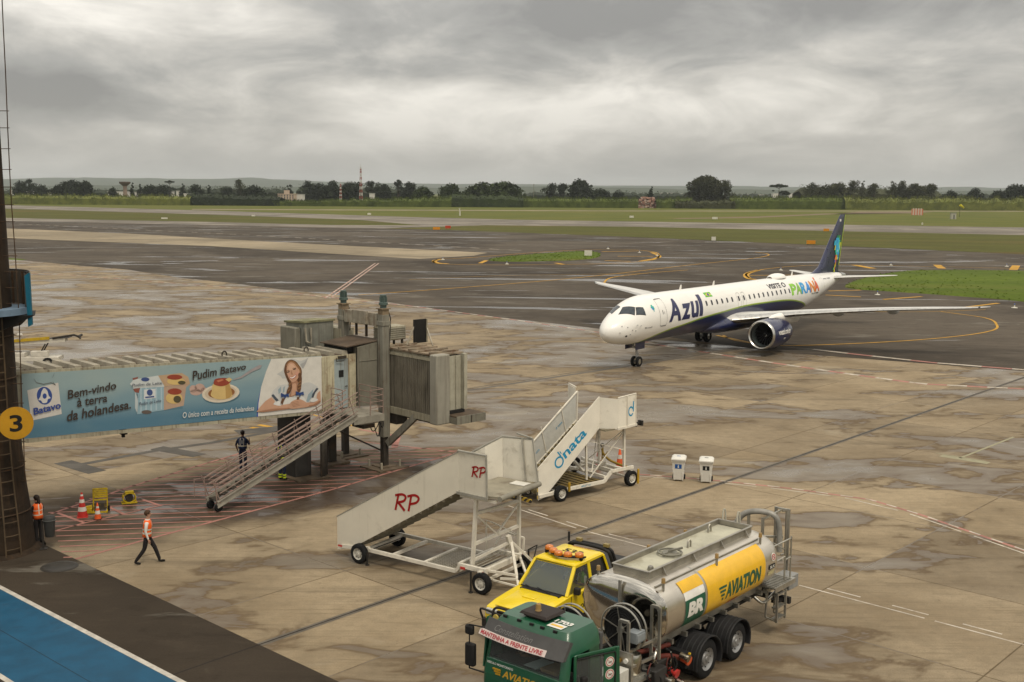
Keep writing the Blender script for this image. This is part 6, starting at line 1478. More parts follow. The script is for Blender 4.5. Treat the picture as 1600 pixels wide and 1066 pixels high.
g = G(231, 880.5); person('man in orange vest, white shirt and black trousers walking across the apron', (g.x, g.y, 0), R(-80), JW, cl, ex_walk, dict(mat=M('hair_brown', (.055, .028, .014), .6)))
# the woman standing by the pillar, back turned
JB = dict(pelvis=(0, 0, .92), waist=(0, 0, 1.06), chest=(0, .01, 1.24), neck0=(0, .0, 1.40), neck=(0, .015, 1.46), jaw=(0, .06, 1.515), head=(0, .05, 1.585), crown=(0, .03, 1.66),
          sh_l=(-.17, .0, 1.34), el_l=(-.23, .06, 1.10), wr_l=(-.10, .24, 1.12), pa_l=(-.05, .28, 1.14), sh_r=(.17, .0, 1.34), el_r=(.23, .05, 1.10), wr_r=(.11, .24, 1.10), pa_r=(.06, .28, 1.12),
          hp_l=(-.09, 0, .88), kn_l=(-.09, .015, .49), an_l=(-.09, -.01, .09), he_l=(-.09, -.02, .045), to_l=(-.10, .15, .03), hp_r=(.09, 0, .88), kn_r=(.095, .02, .49), an_r=(.10, .02, .09), he_r=(.10, .01, .045), to_r=(.12, .18, .03), hs_l=(0, 0, 1), hs_r=(0, 0, 1), hc_l=(0, 1, 0), hc_r=(0, 1, 0))
cl2 = dict(skin=SKIN, torso=blackc, arm=blackc, fore=blackc, legs=blackc, shin=blackc, shoe=shoe)
def ex_wom(root, body, J, Hm): vest_over(root, J, orange, (refl, [(1, .2, .6), (3, .2, .3)]), w=.168, d=.140, z0=-.03)
g = G(59, 849); person('woman with long dark hair and orange vest standing beside the dark pillar', (g.x+.05, g.y, 0), R(60), JB, cl2, ex_wom, dict(long=True))
# the worker in navy behind the stairs, back turned
JN = dict(JB); 
for k in JN:
    v = JN[k]
    if k[:2] not in ('hs', 'hc'): JN[k] = (v[0]*1.10, v[1]*1.05, v[2]*1.07)
JN.update(el_l=(-.29, -.02, 1.18), wr_l=(-.28, .10, .96), pa_l=(-.27, .13, .89), el_r=(.29, .02, 1.20), wr_r=(.24, .20, 1.30), pa_r=(.22, .22, 1.38))
cl3 = dict(skin=SKIN2, torso=navyc, arm=navyc, fore=SKIN2, legs=navyc, shin=navyc, shoe=shoe)
def ex_nav(root, body, J, Hm): vest_over(root, J, M('vest_navy', (.022, .032, .075), .7), (refl, [(2, .0, .5)]), w=.19, d=.145, z0=.04, back=M('patch_grey', (.22, .23, .25), .6))
g = G(380, 737); person('worker in navy uniform and vest standing with his back turned near the bridge stairs', (g.x, g.y, 0), R(-6), JN, cl3, ex_nav)
def ex_hv(root, body, J, Hm):
    vest_over(root, J, navyc, (yrefl, [(0, .2, .8), (3, .0, .5)]), 'jacket', w=.19, d=.148, z0=-.06)
    for s in ('l', 'r'):
        a, b = Vector(J['kn_'+s]), Vector(J['an_'+s])
        for k in (.62, .86): mb = MB(); mb.cyl(a.lerp(b, k), a.lerp(b, k+.13), .078, .078, 12); mb.build('reflective_cuff', yrefl, body)
cl4 = dict(cl3, fore=navyc)
g = G(441, 750); person('worker in dark overalls with yellow reflective cuffs half hidden behind the bridge stairs', (g.x, g.y, 0), R(-30), JN, cl4, ex_hv)

def seated(J0=None):
    return dict(pelvis=(0, 0, .0), waist=(0, -.01, .16), chest=(0, .0, .36), neck0=(0, .01, .53), neck=(0, .02, .60), jaw=(0, .05, .66), head=(0, .045, .735), crown=(0, .03, .81),
        sh_l=(-.19, 0, .47), el_l=(-.25, .14, .24), wr_l=(-.16, .36, .30), pa_l=(-.13, .42, .33), sh_r=(.19, 0, .47), el_r=(.25, .14, .24), wr_r=(.16, .36, .30), pa_r=(.13, .42, .33),
        hp_l=(-.1, .02, .0), kn_l=(-.12, .44, .02), an_l=(-.12, .50, -.38), he_l=(-.12, .48, -.43), to_l=(-.12, .64, -.43), hp_r=(.1, .02, 0), kn_r=(.12, .44, .02), an_r=(.12, .50, -.38), he_r=(.12, .48, -.43), to_r=(.12, .64, -.43), hs_l=(0, 0, 1), hs_r=(0, 0, 1), hc_l=(1, 0, 0), hc_r=(-1, 0, 0))

# ================================================================== FUEL TANKER
def tanker():
    og = G(1105, 1060)
    FX, FY = Vector((math.cos(R(49.9)), math.sin(R(49.9)), 0)), Vector((-math.sin(R(49.9)), math.cos(R(49.9)), 0))
    root = empty('fuel_tanker', (og.x, og.y, 0), R(49.9), 'green cab fuel tanker truck with polished silver tank and yellow aviation panel', 'tanker truck')
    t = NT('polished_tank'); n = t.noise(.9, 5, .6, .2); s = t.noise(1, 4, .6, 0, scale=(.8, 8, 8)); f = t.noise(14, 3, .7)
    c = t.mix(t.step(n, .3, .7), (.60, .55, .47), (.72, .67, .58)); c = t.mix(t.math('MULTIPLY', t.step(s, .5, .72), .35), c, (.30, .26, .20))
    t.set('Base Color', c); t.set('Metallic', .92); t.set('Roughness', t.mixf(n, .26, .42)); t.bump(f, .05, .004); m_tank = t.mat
    mir = M('mirror_end_steel', (.58, .55, .49), .09, 1.0, var=.08, scale=1.5, dirt=((.28, .24, .18), .12, 1.0))
    alu = M('truck_aluminium', (.40, .385, .34), .38, .8, var=.15, scale=3); deck = M('tank_deck_pale', (.40, .385, .30), .7, var=.14, scale=1.4, dirt=((.20, .17, .11), .35, 1.1)); wt = M('tank_coaming', (.33, .31, .265), .42, .75, var=.15)
    dark = M('truck_chassis_dark', (.030, .028, .026), .6, var=.3, scale=4); grn = M('cab_green', (.006, .070, .031), .38, var=.12, scale=1.5, coat=.35, dirt=((.035, .075, .045), .15, 1.6)); gplas = M('visor_grey', (.070, .068, .066), .6, var=.12); blk = M('matt_black_panel', (.016, .015, .014), .7); fend = M('mudguard_black', (.022, .022, .023), .5, var=.2)
    yel = M('tank_yellow', (.70, .40, .008), .35, var=.06, coat=.3, dirt=((.40, .24, .03), .12, 1.4)); gtx = M('logo_green', (.006, .085, .045), .4); wh = M('decal_white', (.66, .645, .59), .45); red = M('marker_red', (.40, .025, .02), .4)
    CY, CZ, HY, HZ = 1.20, 2.12, 1.20, .77
    X0, X1 = -1.95, 3.72
    def sec(th, ex=2.6): c, s = math.cos(th), math.sin(th); return HY*math.copysign(abs(c)**(2/ex), c), HZ*math.copysign(abs(s)**(2/ex), s)
    N_ = 56
    def ring(x, k): return [(x, CY+sec(2*PI*j/N_)[0]*k, CZ+sec(2*PI*j/N_)[1]*k) for j in range(N_)]
    mb = MB(); mb.loft([ring(x, 1) for x in (X0, X0+.5, X0+2, X0+3.5, X1-.6, X1-.25)]+[ring(X1-.10, .985), ring(X1+.02, .93), ring(X1+.10, .80), ring(X1+.15, .5), ring(X1+.17, .05)], caps=True); tk = mb.build('tank', m_tank, root, angle=60)
    mb = MB(); rr = [(0, 1.012), (-.06, 1.012), (-.075, .985), (-.12, .93), (-.17, .75), (-.21, .5), (-.225, .2), (-.23, .01)]
    mb.loft([ring(X0+d, k) for d, k in rr], caps=True); mb.build('tank_front_end', mir, tk, angle=60)
    mb = MB(); mb.bar((X0-.24, CY, CZ-.72), (X0-.24, CY, CZ+.74), .07, .05); mb.build('end_rib', alu, tk)
    # panels laid on the tank's left flank
    def onk(x0, x1, z0, z1, off=.008):
        def f(u, v):
            z = z0+(z1-z0)*v; s = max(-.999, min(.999, (z-CZ)/HZ)); th = math.asin(math.copysign(abs(s)**(2.6/2), s)); y = CY-HY*abs(math.cos(th))**(2/2.6)
            return Vector((x0+(x1-x0)*u, y-off, z))
        return f
    def onk2(x0, x1, a0, a1, off=.008):       # by angle: 0 = left horizontal, +90 = top
        def f(u, v):
            a = PI-(a0+(a1-a0)*v); y, z = sec(a); k = 1+off
            return Vector((x0+(x1-x0)*u, CY+y*k, CZ+z*k))
        return f
    def plate(name, fn, mat, par, nx=2, ny=14):
        mb = MB(); vs = [fn(i/nx, j/ny) for j in range(ny+1) for i in range(nx+1)]
        mb.add(vs, [(j*(nx+1)+i, j*(nx+1)+i+1, (j+1)*(nx+1)+i+1, (j+1)*(nx+1)+i) for j in range(ny) for i in range(nx)], 0, None, True); return mb.build(name, mat, par)
    plate('yellow_panel', onk2(-.10, 2.92, R(-52), R(48), .006), yel, tk)
    mb = MB(); text_on(mb, 'AVIATION', onk(.80, 2.66, 1.84, 2.27, .016), 0, (10, 6), shear=.12, bold=.04)
    for k in range(4): x0 = .45+.055*k; z0 = 2.18-.105*k; f = onk(x0, .83-.045*k, z0, z0+.062, .016); mb.add([f(0, 0), f(1, 0), f(1, 1), f(0, 1)], [(0, 1, 2, 3)])
    mb.build('tank_lettering', gtx, tk)
    plate('badge_panel', onk2(-1.14, -.22, R(-34), R(44), .006), wh, tk); plate('badge_green', onk2(-1.14, -.22, R(-34), R(10), .010), gtx, tk); plate('badge_yellow', onk2(-1.16, -.20, R(24), R(46), .011), M('badge_yellow', (.66, .38, .01), .4), tk)
    mb = MB(); text_on(mb, 'BR', onk(-1.04, -.30, 1.88, 2.25, .024), 0, (6, 5), shear=.12, bold=.06); mb.build('tank_lettering', wh, tk)
    plate('panel_seam', onk2(-.20, -.12, R(-60), R(66), .004), M('seam_grey', (.42, .40, .35), .4, .6), tk)
    for k in range(8):
        x = X0+.25+.72*k; m_ = MB(); f = onk(x, x+.16, 1.45, 1.50, .014); m_.add([f(0, 0), f(1, 0), f(1, 1), f(0, 1)], [(0, 1, 2, 3)]); m_.build('marker_strip', red, tk)
        m_ = MB(); f = onk(x+.18, x+.30, 1.47, 1.52, .014); m_.add([f(0, 0), f(1, 0), f(1, 1), f(0, 1)], [(0, 1, 2, 3)]); m_.build('marker_strip', wh, tk)
    plate('warning_label', onk(1.12, 1.62, 1.58, 1.68, .014), M('label_red_brown', (.36, .06, .02), .45), tk, 2, 2)
    mb = MB(); f = onk(3.25, 3.49, 2.22, 2.44, .012); mb.add([f(.5+.5*math.cos(2*PI*k/18), .5+.5*math.sin(2*PI*k/18)) for k in range(18)], [tuple(range(18))], 0); f2 = onk(3.28, 3.46, 2.25, 2.41, .02); k_ = 18
    vs = []
    for k in range(k_+1): a = 2*PI*k/k_; vs += [f2(.5+.5*math.cos(a), .5+.5*math.sin(a)), f2(.5+.36*math.cos(a), .5+.36*math.sin(a))]
    mb.add(vs, [(2*k, 2*k+1, 2*k+3, 2*k+2) for k in range(k_)], 1); mb.add([f2(*p) for p in ((.18, .78), (.26, .86), (.84, .24), (.76, .16))], [(0, 1, 2, 3)], 1); mb.build('no_smoking_sign', [wh, red], tk)
    plate('number_plate', onk(3.10, 3.46, 2.02, 2.15, .012), blk, tk, 2, 2); plate('small_notice', onk(3.08, 3.42, 1.86, 1.98, .012), M('notice_cream', (.45, .40, .22), .5), tk, 2, 2)
    mb = MB(); text_on(mb, '30 X', onk(3.15, 3.41, 2.045, 2.125, .02), 0, (4, 2), bold=.03); mb.build('number_lettering', wh, tk)
    # top deck, coaming, hatch, domes
    ZT = CZ+HZ
    mb = MB(); mb.box(-1.66, 3.3, .74, 1.70, ZT-.06, ZT+.03); mb.build('tank_deck', deck, tk)
    mb = MB()
    for y in (.72, 1.72): mb.box(-1.72, 3.38, y-.02, y+.02, ZT-.06, ZT+.15)
    for x in (-1.70, 3.36): mb.box(x-.02, x+.02, .741, 1.699, ZT-.06, ZT+.15)
    for y in (.70, 1.74): mb.bar((-1.74, y, ZT+.155), (3.40, y, ZT+.155), .07, .02)
    for x in (-1.73, 3.39): mb.bar((x, .70, ZT+.157), (x, 1.74, ZT+.157), .07, .02)
    cm = mb.build('deck_coaming', wt, tk)
    for x in (-1.1, .3, 1.7, 3.0):
        for y, s_ in ((.70, -1), (1.74, 1)): mb = MB(); mb.hexa([(x-.012, y, ZT-.12), (x+.012, y, ZT-.12), (x+.012, y+s_*.16, ZT-.10), (x-.012, y+s_*.16, ZT-.10)], [(x-.012, y, ZT+.13), (x+.012, y, ZT+.13), (x+.012, y+s_*.03, ZT+.12), (x-.012, y+s_*.03, ZT+.12)]); mb.build('gusset', wt, cm)
    mb = MB(); mb.lathe([(.02, 0), (.20, 0), (.22, .03), (.20, .07), (.02, .09)], 24, 0, Matrix.Translation((.1, 1.25, ZT+.03))); mb.tube([(.1+.30*math.cos(2*PI*k/24), 1.25+.30*math.sin(2*PI*k/24), ZT+.10) for k in range(24)], .028, 6, closed=True)
    mb.bar((-.2, 1.25, ZT+.11), (.4, 1.25, ZT+.11), .05); mb.bar((.02, 1.25, ZT+.14), (.30, 1.0, ZT+.22), .05); mb.build('manlid', M('manlid_grey', (.20, .19, .15), .5, .4, var=.2), tk)
    for x, y in ((-1.25, .95), (.95, 1.2), (2.5, 1.5)): mb = MB(); mb.lathe([(.01, .12), (.06, .11), (.08, .05), (.08, 0)], 14, 0, Matrix.Translation((x, y, ZT+.03))) if x < 0 else mb.tube([(x-.07, y, ZT+.03), (x-.07, y, ZT+.18), (x, y, ZT+.24), (x+.07, y, ZT+.18), (x+.07, y, ZT+.03)], .025, 6); mb.build('lifting_lug', wt, tk)
    for y in (1.15, 1.6): mb = MB(); mb.tube([(3.42, y, ZT-.1), (3.38, y, ZT+.35), (3.42, y, ZT+.46), (3.5, y, ZT+.44), (3.54, y, ZT+.25), (3.56, y, ZT-.15)], .022, 6); mb.build('grab_hoop', M('hoop_cream', (.42, .40, .33), .5), tk)
    mb = MB(); mb.tube([(-1.9, .40, ZT-.09), (3.2, .40, ZT-.09)], .022, 6); mb.build('deck_pipe', alu, tk)
    amber = M('amber_lens', (.26, .16, .05), .3, var=.1)
    for x, y in ((-1.75, .26), (.75, .26), (3.1, .28), (-2.0, 1.98), (.2, 1.96), (2.0, 1.96)):
        mb = MB(); mb.cyl((x, y, ZT-.2), (x, y, ZT-.02), .035, n=8); l = mb.build('beacon_post', wt, tk); mb = MB(); mb.lathe([(.01, .12), (.04, .115), (.048, .10), (.048, .02), (.055, .0), (.03, -.01)], 14, 0, Matrix.Translation((x, y, ZT))); mb.build('beacon_lens', amber, l)
    # subframe and wheels
    mb = MB()
    for y in (.85, 1.65): mb.bar((-5.7, y, .98), (4.6, y, .98), .09, .26)
    for x in (-5.4, -3.6, -1.6, -.75, .75, 2.2, 3.4, 4.55): mb.bar((x, .86, .98), (x, 1.64, .98), .08, .18)
    fr = mb.build('chassis', dark, root)
    mb = MB()
    for y in (.55, 1.95): mb.bar((X0, y, 1.28), (X1, y, 1.28), .10, .16)
    for k in range(9): x = X0+.2+.65*k; mb.bar((x, .35, 1.20), (x, 2.15, 1.20), .08, .12)
    mb.build('tank_cradle', alu, root)
    rimg = M('truck_rim', (.26, .26, .255), .42, .5, var=.15, dirt=((.10, .08, .06), .35, 6))
    for x in (0.0, 1.5):
        add_wheel(root, x, .14, .50, .27, rimg, -1, dual=True); add_wheel(root, x, 2.36, .50, .27, rimg, 1, dual=True)
        mb = MB(); mb.cyl((x, .3, .5), (x, 2.2, .5), .09, n=12); mb.ball((x, 1.25, .5), (.2, .26, .24)); mb.build('axle', dark, root)
        for y0, y1 in ((-.04, .66), (1.84, 2.54)):
            mb = MB(); prof = []
            for k in range(15): a = R(-22)+R(214)*k/14; prof.append((x+.62*math.cos(a), .50+.60*math.sin(a)))
            rings = [[(px_, y, pz), ] for px_, pz in prof for y in ()]
            vs = []
            for px_, pz in prof:
                dx, dz = (px_-x)*.045, (pz-.5)*.045
                vs += [(px_, y0, pz), (px_, y1, pz), (px_-dx, y1, pz-dz), (px_-dx, y0, pz-dz)]
            mb.add(vs, [(4*k+i, 4*k+(i+1) % 4, 4*k+4+(i+1) % 4, 4*k+4+i) for k in range(14) for i in range(4)], 0, None, False)
            for q in range(5): yy = y0+(y1-y0)*(.12+.19*q); mb.tube([(x+(px_-x)*1.01, yy, .5+(pz-.5)*1.01) for px_, pz in prof], .012, 5)
            lip = y0 if y0 < 1 else y1
            mb.tube([(px_, lip, pz) for px_, pz in prof], .022, 6); mb.build('mudguard', fend, root)
    add_wheel(root, -4.65, .20, .50, .29, rimg, -1); add_wheel(root, -4.65, 2.30, .50, .29, rimg, 1)
    mb = MB(); mb.box(-.98, -.80, .05, .7, .55, .95); mb.build('mud_flap', fend, root)
    # cab ------------------------------------------------------------
    xf, xr, yl_, yr = -6.00, -4.55, -.04, 2.27
    Cc = [(.55, xf+.03, xr, yl_, yr), (1.35, xf-.02, xr, yl_, yr), (1.60, xf, xr, yl_, yr), (2.35, xf+.16, xr, yl_+.04, yr-.04), (2.62, xf+.26, xr+.02, yl_+.11, yr-.11), (2.80, xf+.42, xr-.02, yl_+.22, yr-.22)]
    def cring(z, a, b, c, d, r_=.16):
        o = []
        for cx, cy, a0 in ((b-r_, d-r_, 0), (a+r_, d-r_, 90), (a+r_, c+r_, 180), (b-r_, c+r_, 270)):
            for k in range(4): an = R(a0+30*k); o.append((cx+r_*math.cos(an), cy+r_*math.sin(an), z))
        return o
    mb = MB(); mb.loft([cring(z, a, b, c, d) for z, a, b, c, d in Cc[:3]], caps=False)     # lower shell
    # pillars, roof and rear wall; openings stay open
    top = [cring(z, a, b, c, d) for z, a, b, c, d in Cc[3:]]; mb.loft(top, caps=False); mb.add(top[-1], [tuple(range(16))])
    lowr, upr = cring(*Cc[2]), cring(*Cc[3])
    for i in (15, 0, 1, 2, 3): j = (i+1) % 16; mb.add([lowr[i], lowr[j], upr[j], upr[i]], [(0, 1, 2, 3)])   # rear wall with its corners
    for i in (4, 5, 6, 8, 9, 10): mb.add([lowr[i], lowr[i+1], upr[i+1], upr[i]], [(0, 1, 2, 3)])             # front corner posts
    def sidepost(y0, y1, z0, z1, xa, xb, xa2, xb2): mb.hexa([(xa, y0, z0), (xb, y0, z0), (xb, y0+.05, z0), (xa, y0+.05, z0)], [(xa2, y1, z1), (xb2, y1, z1), (xb2, y1+.05, z1), (xa2, y1+.05, z1)])
    sidepost(yl_, yl_+.04, 1.60, 2.35, xr-.52, xr-.15, xr-.50, xr-.15); sidepost(yr-.05, yr-.09, 1.60, 2.35, xr-.52, xr-.15, xr-.50, xr-.15)
    cab = mb.build('cab', grn, root, angle=35)
    mb = MB(); mb.box(xf+.12, xr-.06, yl_+.08, yr-.08, 1.0, 1.30); mb.box(xf+.14, xf+.70, yl_+.10, yr-.10, 1.30, 1.835); mb.box(xr-.30, xr-.08, yl_+.1, yr-.1, 1.3, 2.32)
    for y in (.35, 1.45): mb.box(xf+1.0, xf+1.12, y, y+.55, 1.55, 2.15); mb.box(xf+.62, xf+1.1, y, y+.55, 1.42, 1.56)
    mb.tube([(xf+.62+.05*math.cos(a), .62+.22*math.sin(a), 1.78+.2*math.cos(a)) for a in [2*PI*k/18 for k in range(18)]], .018, 6, closed=True); mb.build('cab_interior', M('cab_interior_dark', (.022, .021, .020), .8, var=.3), cab)
    mb = MB(); mb.box(xf+.20, xf+.55, .95, 1.32, 1.84, 1.86); mb.build('clipboard', M('paper_pale', (.36, .43, .42), .6), cab); mb = MB(); mb.box(xf+.20, xf+.50, .42, .85, 1.84, 1.92); mb.build('dashboard_box', M('box_brown', (.18, .12, .05), .6), cab); mb = MB(); mb.box(xr-.16, xr-.10, 1.75, 2.3, 1.75, 2.3); mb.build('rear_window', M('pale_rear_glass', (.30, .30, .22), .3), cab)
    gl = NT('tinted_glass'); gl.set('Base Color', (.42, .47, .46)); gl.set('Roughness', .03); gl.set('Transmission Weight', .92); gl.set('IOR', 1.35); gl.set('Specular IOR Level', .6)
    mb = MB(); mb.hexa([(xf-.012, yl_+.10, 1.52), (xf+.10, yl_+.10, 1.52), (xf+.10, yr-.10, 1.52), (xf-.012, yr-.10, 1.52)], [(xf+.045, yl_+.12, 1.88), (xf+.12, yl_+.12, 1.88), (xf+.12, yr-.12, 1.88), (xf+.045, yr-.12, 1.88)]); mb.build('front_panel', grn, cab, .01)
    mb = MB(); a, b, c, d = Vector((xf+.065, yl_+.17, 1.87)), Vector((xf+.065, yr-.17, 1.87)), Vector((xf+.17, yr-.21, 2.36)), Vector((xf+.17, yl_+.21, 2.36)); mb.add([a, b, c, d], [(0, 1, 2, 3)]); mb.build('windscreen', gl.mat, cab)
    mb = MB(); mb.add([(xf+.35, yr-.03, 1.62), (xr-.55, yr-.03, 1.62), (xr-.55, yr-.07, 2.33), (xf+.40, yr-.07, 2.33)], [(0, 1, 2, 3)]); mb.build('side_window', gl.mat, cab)
    # sun visor with its maker's script in low relief and a warning strip
    mb = MB(); pr = []
    for k in range(13): y = yl_+.02+(yr-yl_-.04)*k/12; bow = .10*(1-((k-6)/6)**2); pr.append((xf-.02-bow, y))
    lo = [(x, y, 2.36) for x, y in pr]; up_ = [(x+.26, y, 2.72) for x, y in pr]
    vs = lo+up_+[(x+.10, y, 2.345) for x, y, z in lo]+[(x+.10, y, z-.05) for x, y, z in up_]
    mb.add(vs, [(k, k+1, 14+k, 13+k) for k in range(12)]+[(26+k, 39+k, 40+k, 27+k) for k in range(12)]+[(k, 26+k, 27+k, k+1) for k in range(12)]+[(13+k, 14+k, 40+k, 39+k) for k in range(12)]+[(0, 13, 39, 26), (12, 38, 51, 25)], 0, None, True)
    vz = mb.build('sun_visor', gplas, cab)
    def onv(y0, y1, z0, z1, off=.008):
        def f(u, v):
            y = y1+(y0-y1)*u; z = z0+(z1-z0)*v; k = (y-yl_-.02)/(yr-yl_-.04)*12; bow = .10*(1-((k-6)/6)**2); return Vector((xf-.02-bow+.26*(z-2.36)/.36-off, y, z+off*.3))
        return f
    mb = MB(); text_on(mb, 'Constellation', onv(.85, 1.95, 2.53, 2.65, .006), 0, (8, 3), shear=.3); mb.build('visor_script', M('visor_script_grey', (.13, .125, .12), .45), vz)
    mb = MB(); vs = [onv(.42, 2.36, 2.37, 2.49, .008)(i/12, j) for j in (0, 1) for i in range(13)]; mb.add(vs, [(i, i+1, 14+i, 13+i) for i in range(12)], 0); st = mb.build('warning_strip', M('strip_pinkish_white', (.56, .47, .43), .5), vz)
    mb = MB(); text_on(mb, 'MANTENHA A FRENTE LIVRE', onv(.50, 2.30, 2.39, 2.47, .016), 0, (16, 3), bold=.03); mb.build('warning_lettering', M('strip_red', (.34, .04, .05), .5), st)
    mb = MB(); text_on(mb, 'AVIATION', lambda u, v: Vector((xf-.008+.025*v, 1.66-1.16*u, 1.55+.16*v)), shear=.2, bold=.03)
    for k in range(3): mb.box(xf-.012, xf+.01, 1.71, 1.93-.04*k, 1.665-.05*k, 1.70-.05*k)
    mb.build('front_lettering', M('front_yellow', (.46, .25, .01), .45), cab)
    mb = MB(); text_on(mb, 'VEÍCULO MONITORADO', lambda u, v: Vector((xf+.018+.01*v, 2.12-.75*u, 1.765+.06*v)), bold=.02); mb.build('front_small_lettering', wh, cab)
    # roof fittings
    mb = MB(); mb.box(-5.40, -4.82, .95, 1.55, 2.815, 2.86); mb.hexa([(-5.46, .86, 2.87), (-4.76, .86, 2.87), (-4.76, 1.64, 2.87), (-5.46, 1.64, 2.87)], [(-5.42, .90, 2.93), (-4.80, .90, 2.93), (-4.80, 1.60, 2.93), (-5.42, 1.60, 2.93)]); ht = mb.build('roof_hatch', M('hatch_brown_black', (.032, .025, .022), .6), cab, .01)
    mb = MB(); mb.lathe([(.01, .16), (.05, .15), (.06, .12), (.06, .03), (.075, .0), (.02, 0)], 14, 0, Matrix.Translation((-5.2, 1.3, 2.935))); mb.build('beacon_lens', amber, ht)
    mb = MB(); mb.add([(x, y, 2.812) for x, y in ((-5.52, .82), (-5.52, .42), (-5.28, .42), (-5.28, .82))], [(0, 1, 2, 3)], 0); mb.add([(x, y, 2.816) for x, y in ((-5.44, .78), (-5.44, .46), (-5.36, .46), (-5.36, .78))], [(0, 1, 2, 3)], 1); text_on(mb, '1703', lambda u, v: Vector((-5.24+.17*v, .84-.46*u, 2.814)), 2, bold=.04); mb.build('roof_number', [wh, yel, wh], cab)
    for y in (.5, .85, 1.15, 1.5, 1.9): mb = MB(); mb.box(-5.64, -5.60, y-.05, y+.05, 2.75, 2.80); mb.build('roof_marker_lamp', blk, cab)
    mb = MB(); mb.box(xr-.01, xr+.09, yl_+.1, yr-.1, .9, 2.55); mb.build('cab_rear_seal', gplas, cab, .03)
    # mirrors
    mb = MB(); yy = yr+.34; mb.tube([(xf+.1, yr-.02, 2.5), (xf-.02, yy, 2.52), (xf-.02, yy, 1.5), (xf+.1, yr, 1.45)], .02, 6); ar = mb.build('mirror_arm', blk, cab); mb = MB(); mb.box(xf-.06, xf+.08, yy-.14, yy+.12, 1.55, 2.08); mb.build('mirror', blk, ar, .04); mb = MB(); mb.box(xf-.06, xf+.06, yy-.10, yy+.12, 2.28, 2.50); mb.build('mirror', blk, ar, .04)
    mb = MB(); mb.hexa([(xf+.08, yr-.01, 1.6), (xf+.24, yr-.01, 1.6), (xf+.24, yr+.03, 1.6), (xf+.08, yr+.03, 1.6)], [(xf+.20, yr-.03, 2.62), (xf+.34, yr-.03, 2.62), (xf+.34, yr+.02, 2.72), (xf+.20, yr+.02, 2.72)]); mb.build('wind_deflector', grn, cab)
    # the driver's door stands ajar, hinged at the front
    dr = empty('door', (xf+.30, yl_-.012, 0), R(-20)); dr.parent = cab
    W_, z0, z1 = 1.16, .70, 2.42
    mb = MB(); mb.box(0, W_, -.05, 0, z0, 1.60); mb.box(0, .07, -.05, 0, 1.60, z1); mb.box(W_-.10, W_, -.05, 0, 1.60, z1); mb.box(.07, W_-.10, -.05, 0, z1-.07, z1); mb.build('door_panel', grn, dr, .02)
    mb = MB(); mb.box(.07, W_-.40, -.035, -.025, 1.60, z1-.07); mb.build('door_glass', gl.mat, dr)
    mb = MB(); mb.box(W_-.40, W_-.10, -.045, -.02, 1.60, z1-.07); q = mb.build('door_quarter_panel', grn, dr)
    mb = MB(); mb.tube([(.07, -.055, z1-.09), (W_-.14, -.055, z1-.09), (W_-.11, -.055, z1-.14), (W_-.11, -.055, 1.63)], .018, 6); mb.build('door_glass_seal', blk, dr)
    for z in (2.12, 1.84):
        mb = MB(); cx, rr_ = W_-.25, .115; mb.add([(cx+rr_*math.cos(2*PI*k/20), -.048, z+rr_*math.sin(2*PI*k/20)) for k in range(20)], [tuple(range(20))], 0); vs = []
        for k in range(21): a = 2*PI*k/20; vs += [(cx+.10*math.cos(a), -.051, z+.10*math.sin(a)), (cx+.082*math.cos(a), -.051, z+.082*math.sin(a))]
        mb.add(vs, [(2*k, 2*k+1, 2*k+3, 2*k+2) for k in range(20)], 1); mb.bar((cx-.06, -.052, z+.055), (cx+.06, -.052, z-.055), .018, .004, 1); mb.bar((cx-.04, -.050, z-.02), (cx+.05, -.050, z+.01), .03, .002, 2); mb.build('round_sticker', [wh, red, blk], dr)
    mb = MB(); mb.box(.06, .20, -.30, -.16, 1.50, 2.02); mb.build('door_mirror', blk, dr, .04)
    mb = MB(); mb.box(W_-.30, W_-.12, -.075, -.051, 1.40, 1.46); mb.build('door_handle', blk, dr)
    # hose reels and pump gear between cab and tank -------------------
    hose = M('hose_black', (.012, .012, .012), .6, var=.2)
    for cx, cy, cz, rr_, w_ in ((-2.85, .62, 2.0, .56, .22), (-3.72, 1.50, 2.02, .56, .22)):
        mb = MB(); Mx = Matrix.Translation((cx, cy, cz)); 
        for o in (-w_/2, w_/2): mb.tube([Mx @ Vector((o, rr_*math.cos(2*PI*k/36), rr_*math.sin(2*PI*k/36))) for k in range(36)], .022, 6, closed=True)
        for o in (-w_/2,):
            for k in range(6): a = 2*PI*k/6+.3; mb.bar(Mx @ Vector((o, .1*math.cos(a), .1*math.sin(a))), Mx @ Vector((o, rr_*math.cos(a), rr_*math.sin(a))), .02)
        mb.cyl(Mx @ Vector((-w_/2-.05, 0, 0)), Mx @ Vector((w_/2+.05, 0, 0)), .09, n=14); rl = mb.build('hose_reel', alu, root)
        mb = MB()
        for q in range(4):
            for j in range(3): mb.tube([Mx @ Vector((-w_/2+.045+.065*j, (.32+.055*q)*math.cos(2*PI*k/30), (.32+.055*q)*math.sin(2*PI*k/30))) for k in range(30)], .03, 6, closed=True)
        mb.lathe([(.02, -w_/2+.02), (.30, -w_/2+.02)], 24, 0, Mx, False, 'X'); mb.build('coiled_hose', hose, rl)
    mb = MB()
    def frame(x, y, z0, z1, w=.30):
        mb.bar((x, y, z0), (x, y, z1), .07, .05); mb.bar((x, y+w, z0), (x, y+w, z1), .07, .05); mb.bar((x, y, z1), (x, y+w, z1), .07); mb.bar((x, y, z0+.1), (x, y+w, z0+.1), .06)
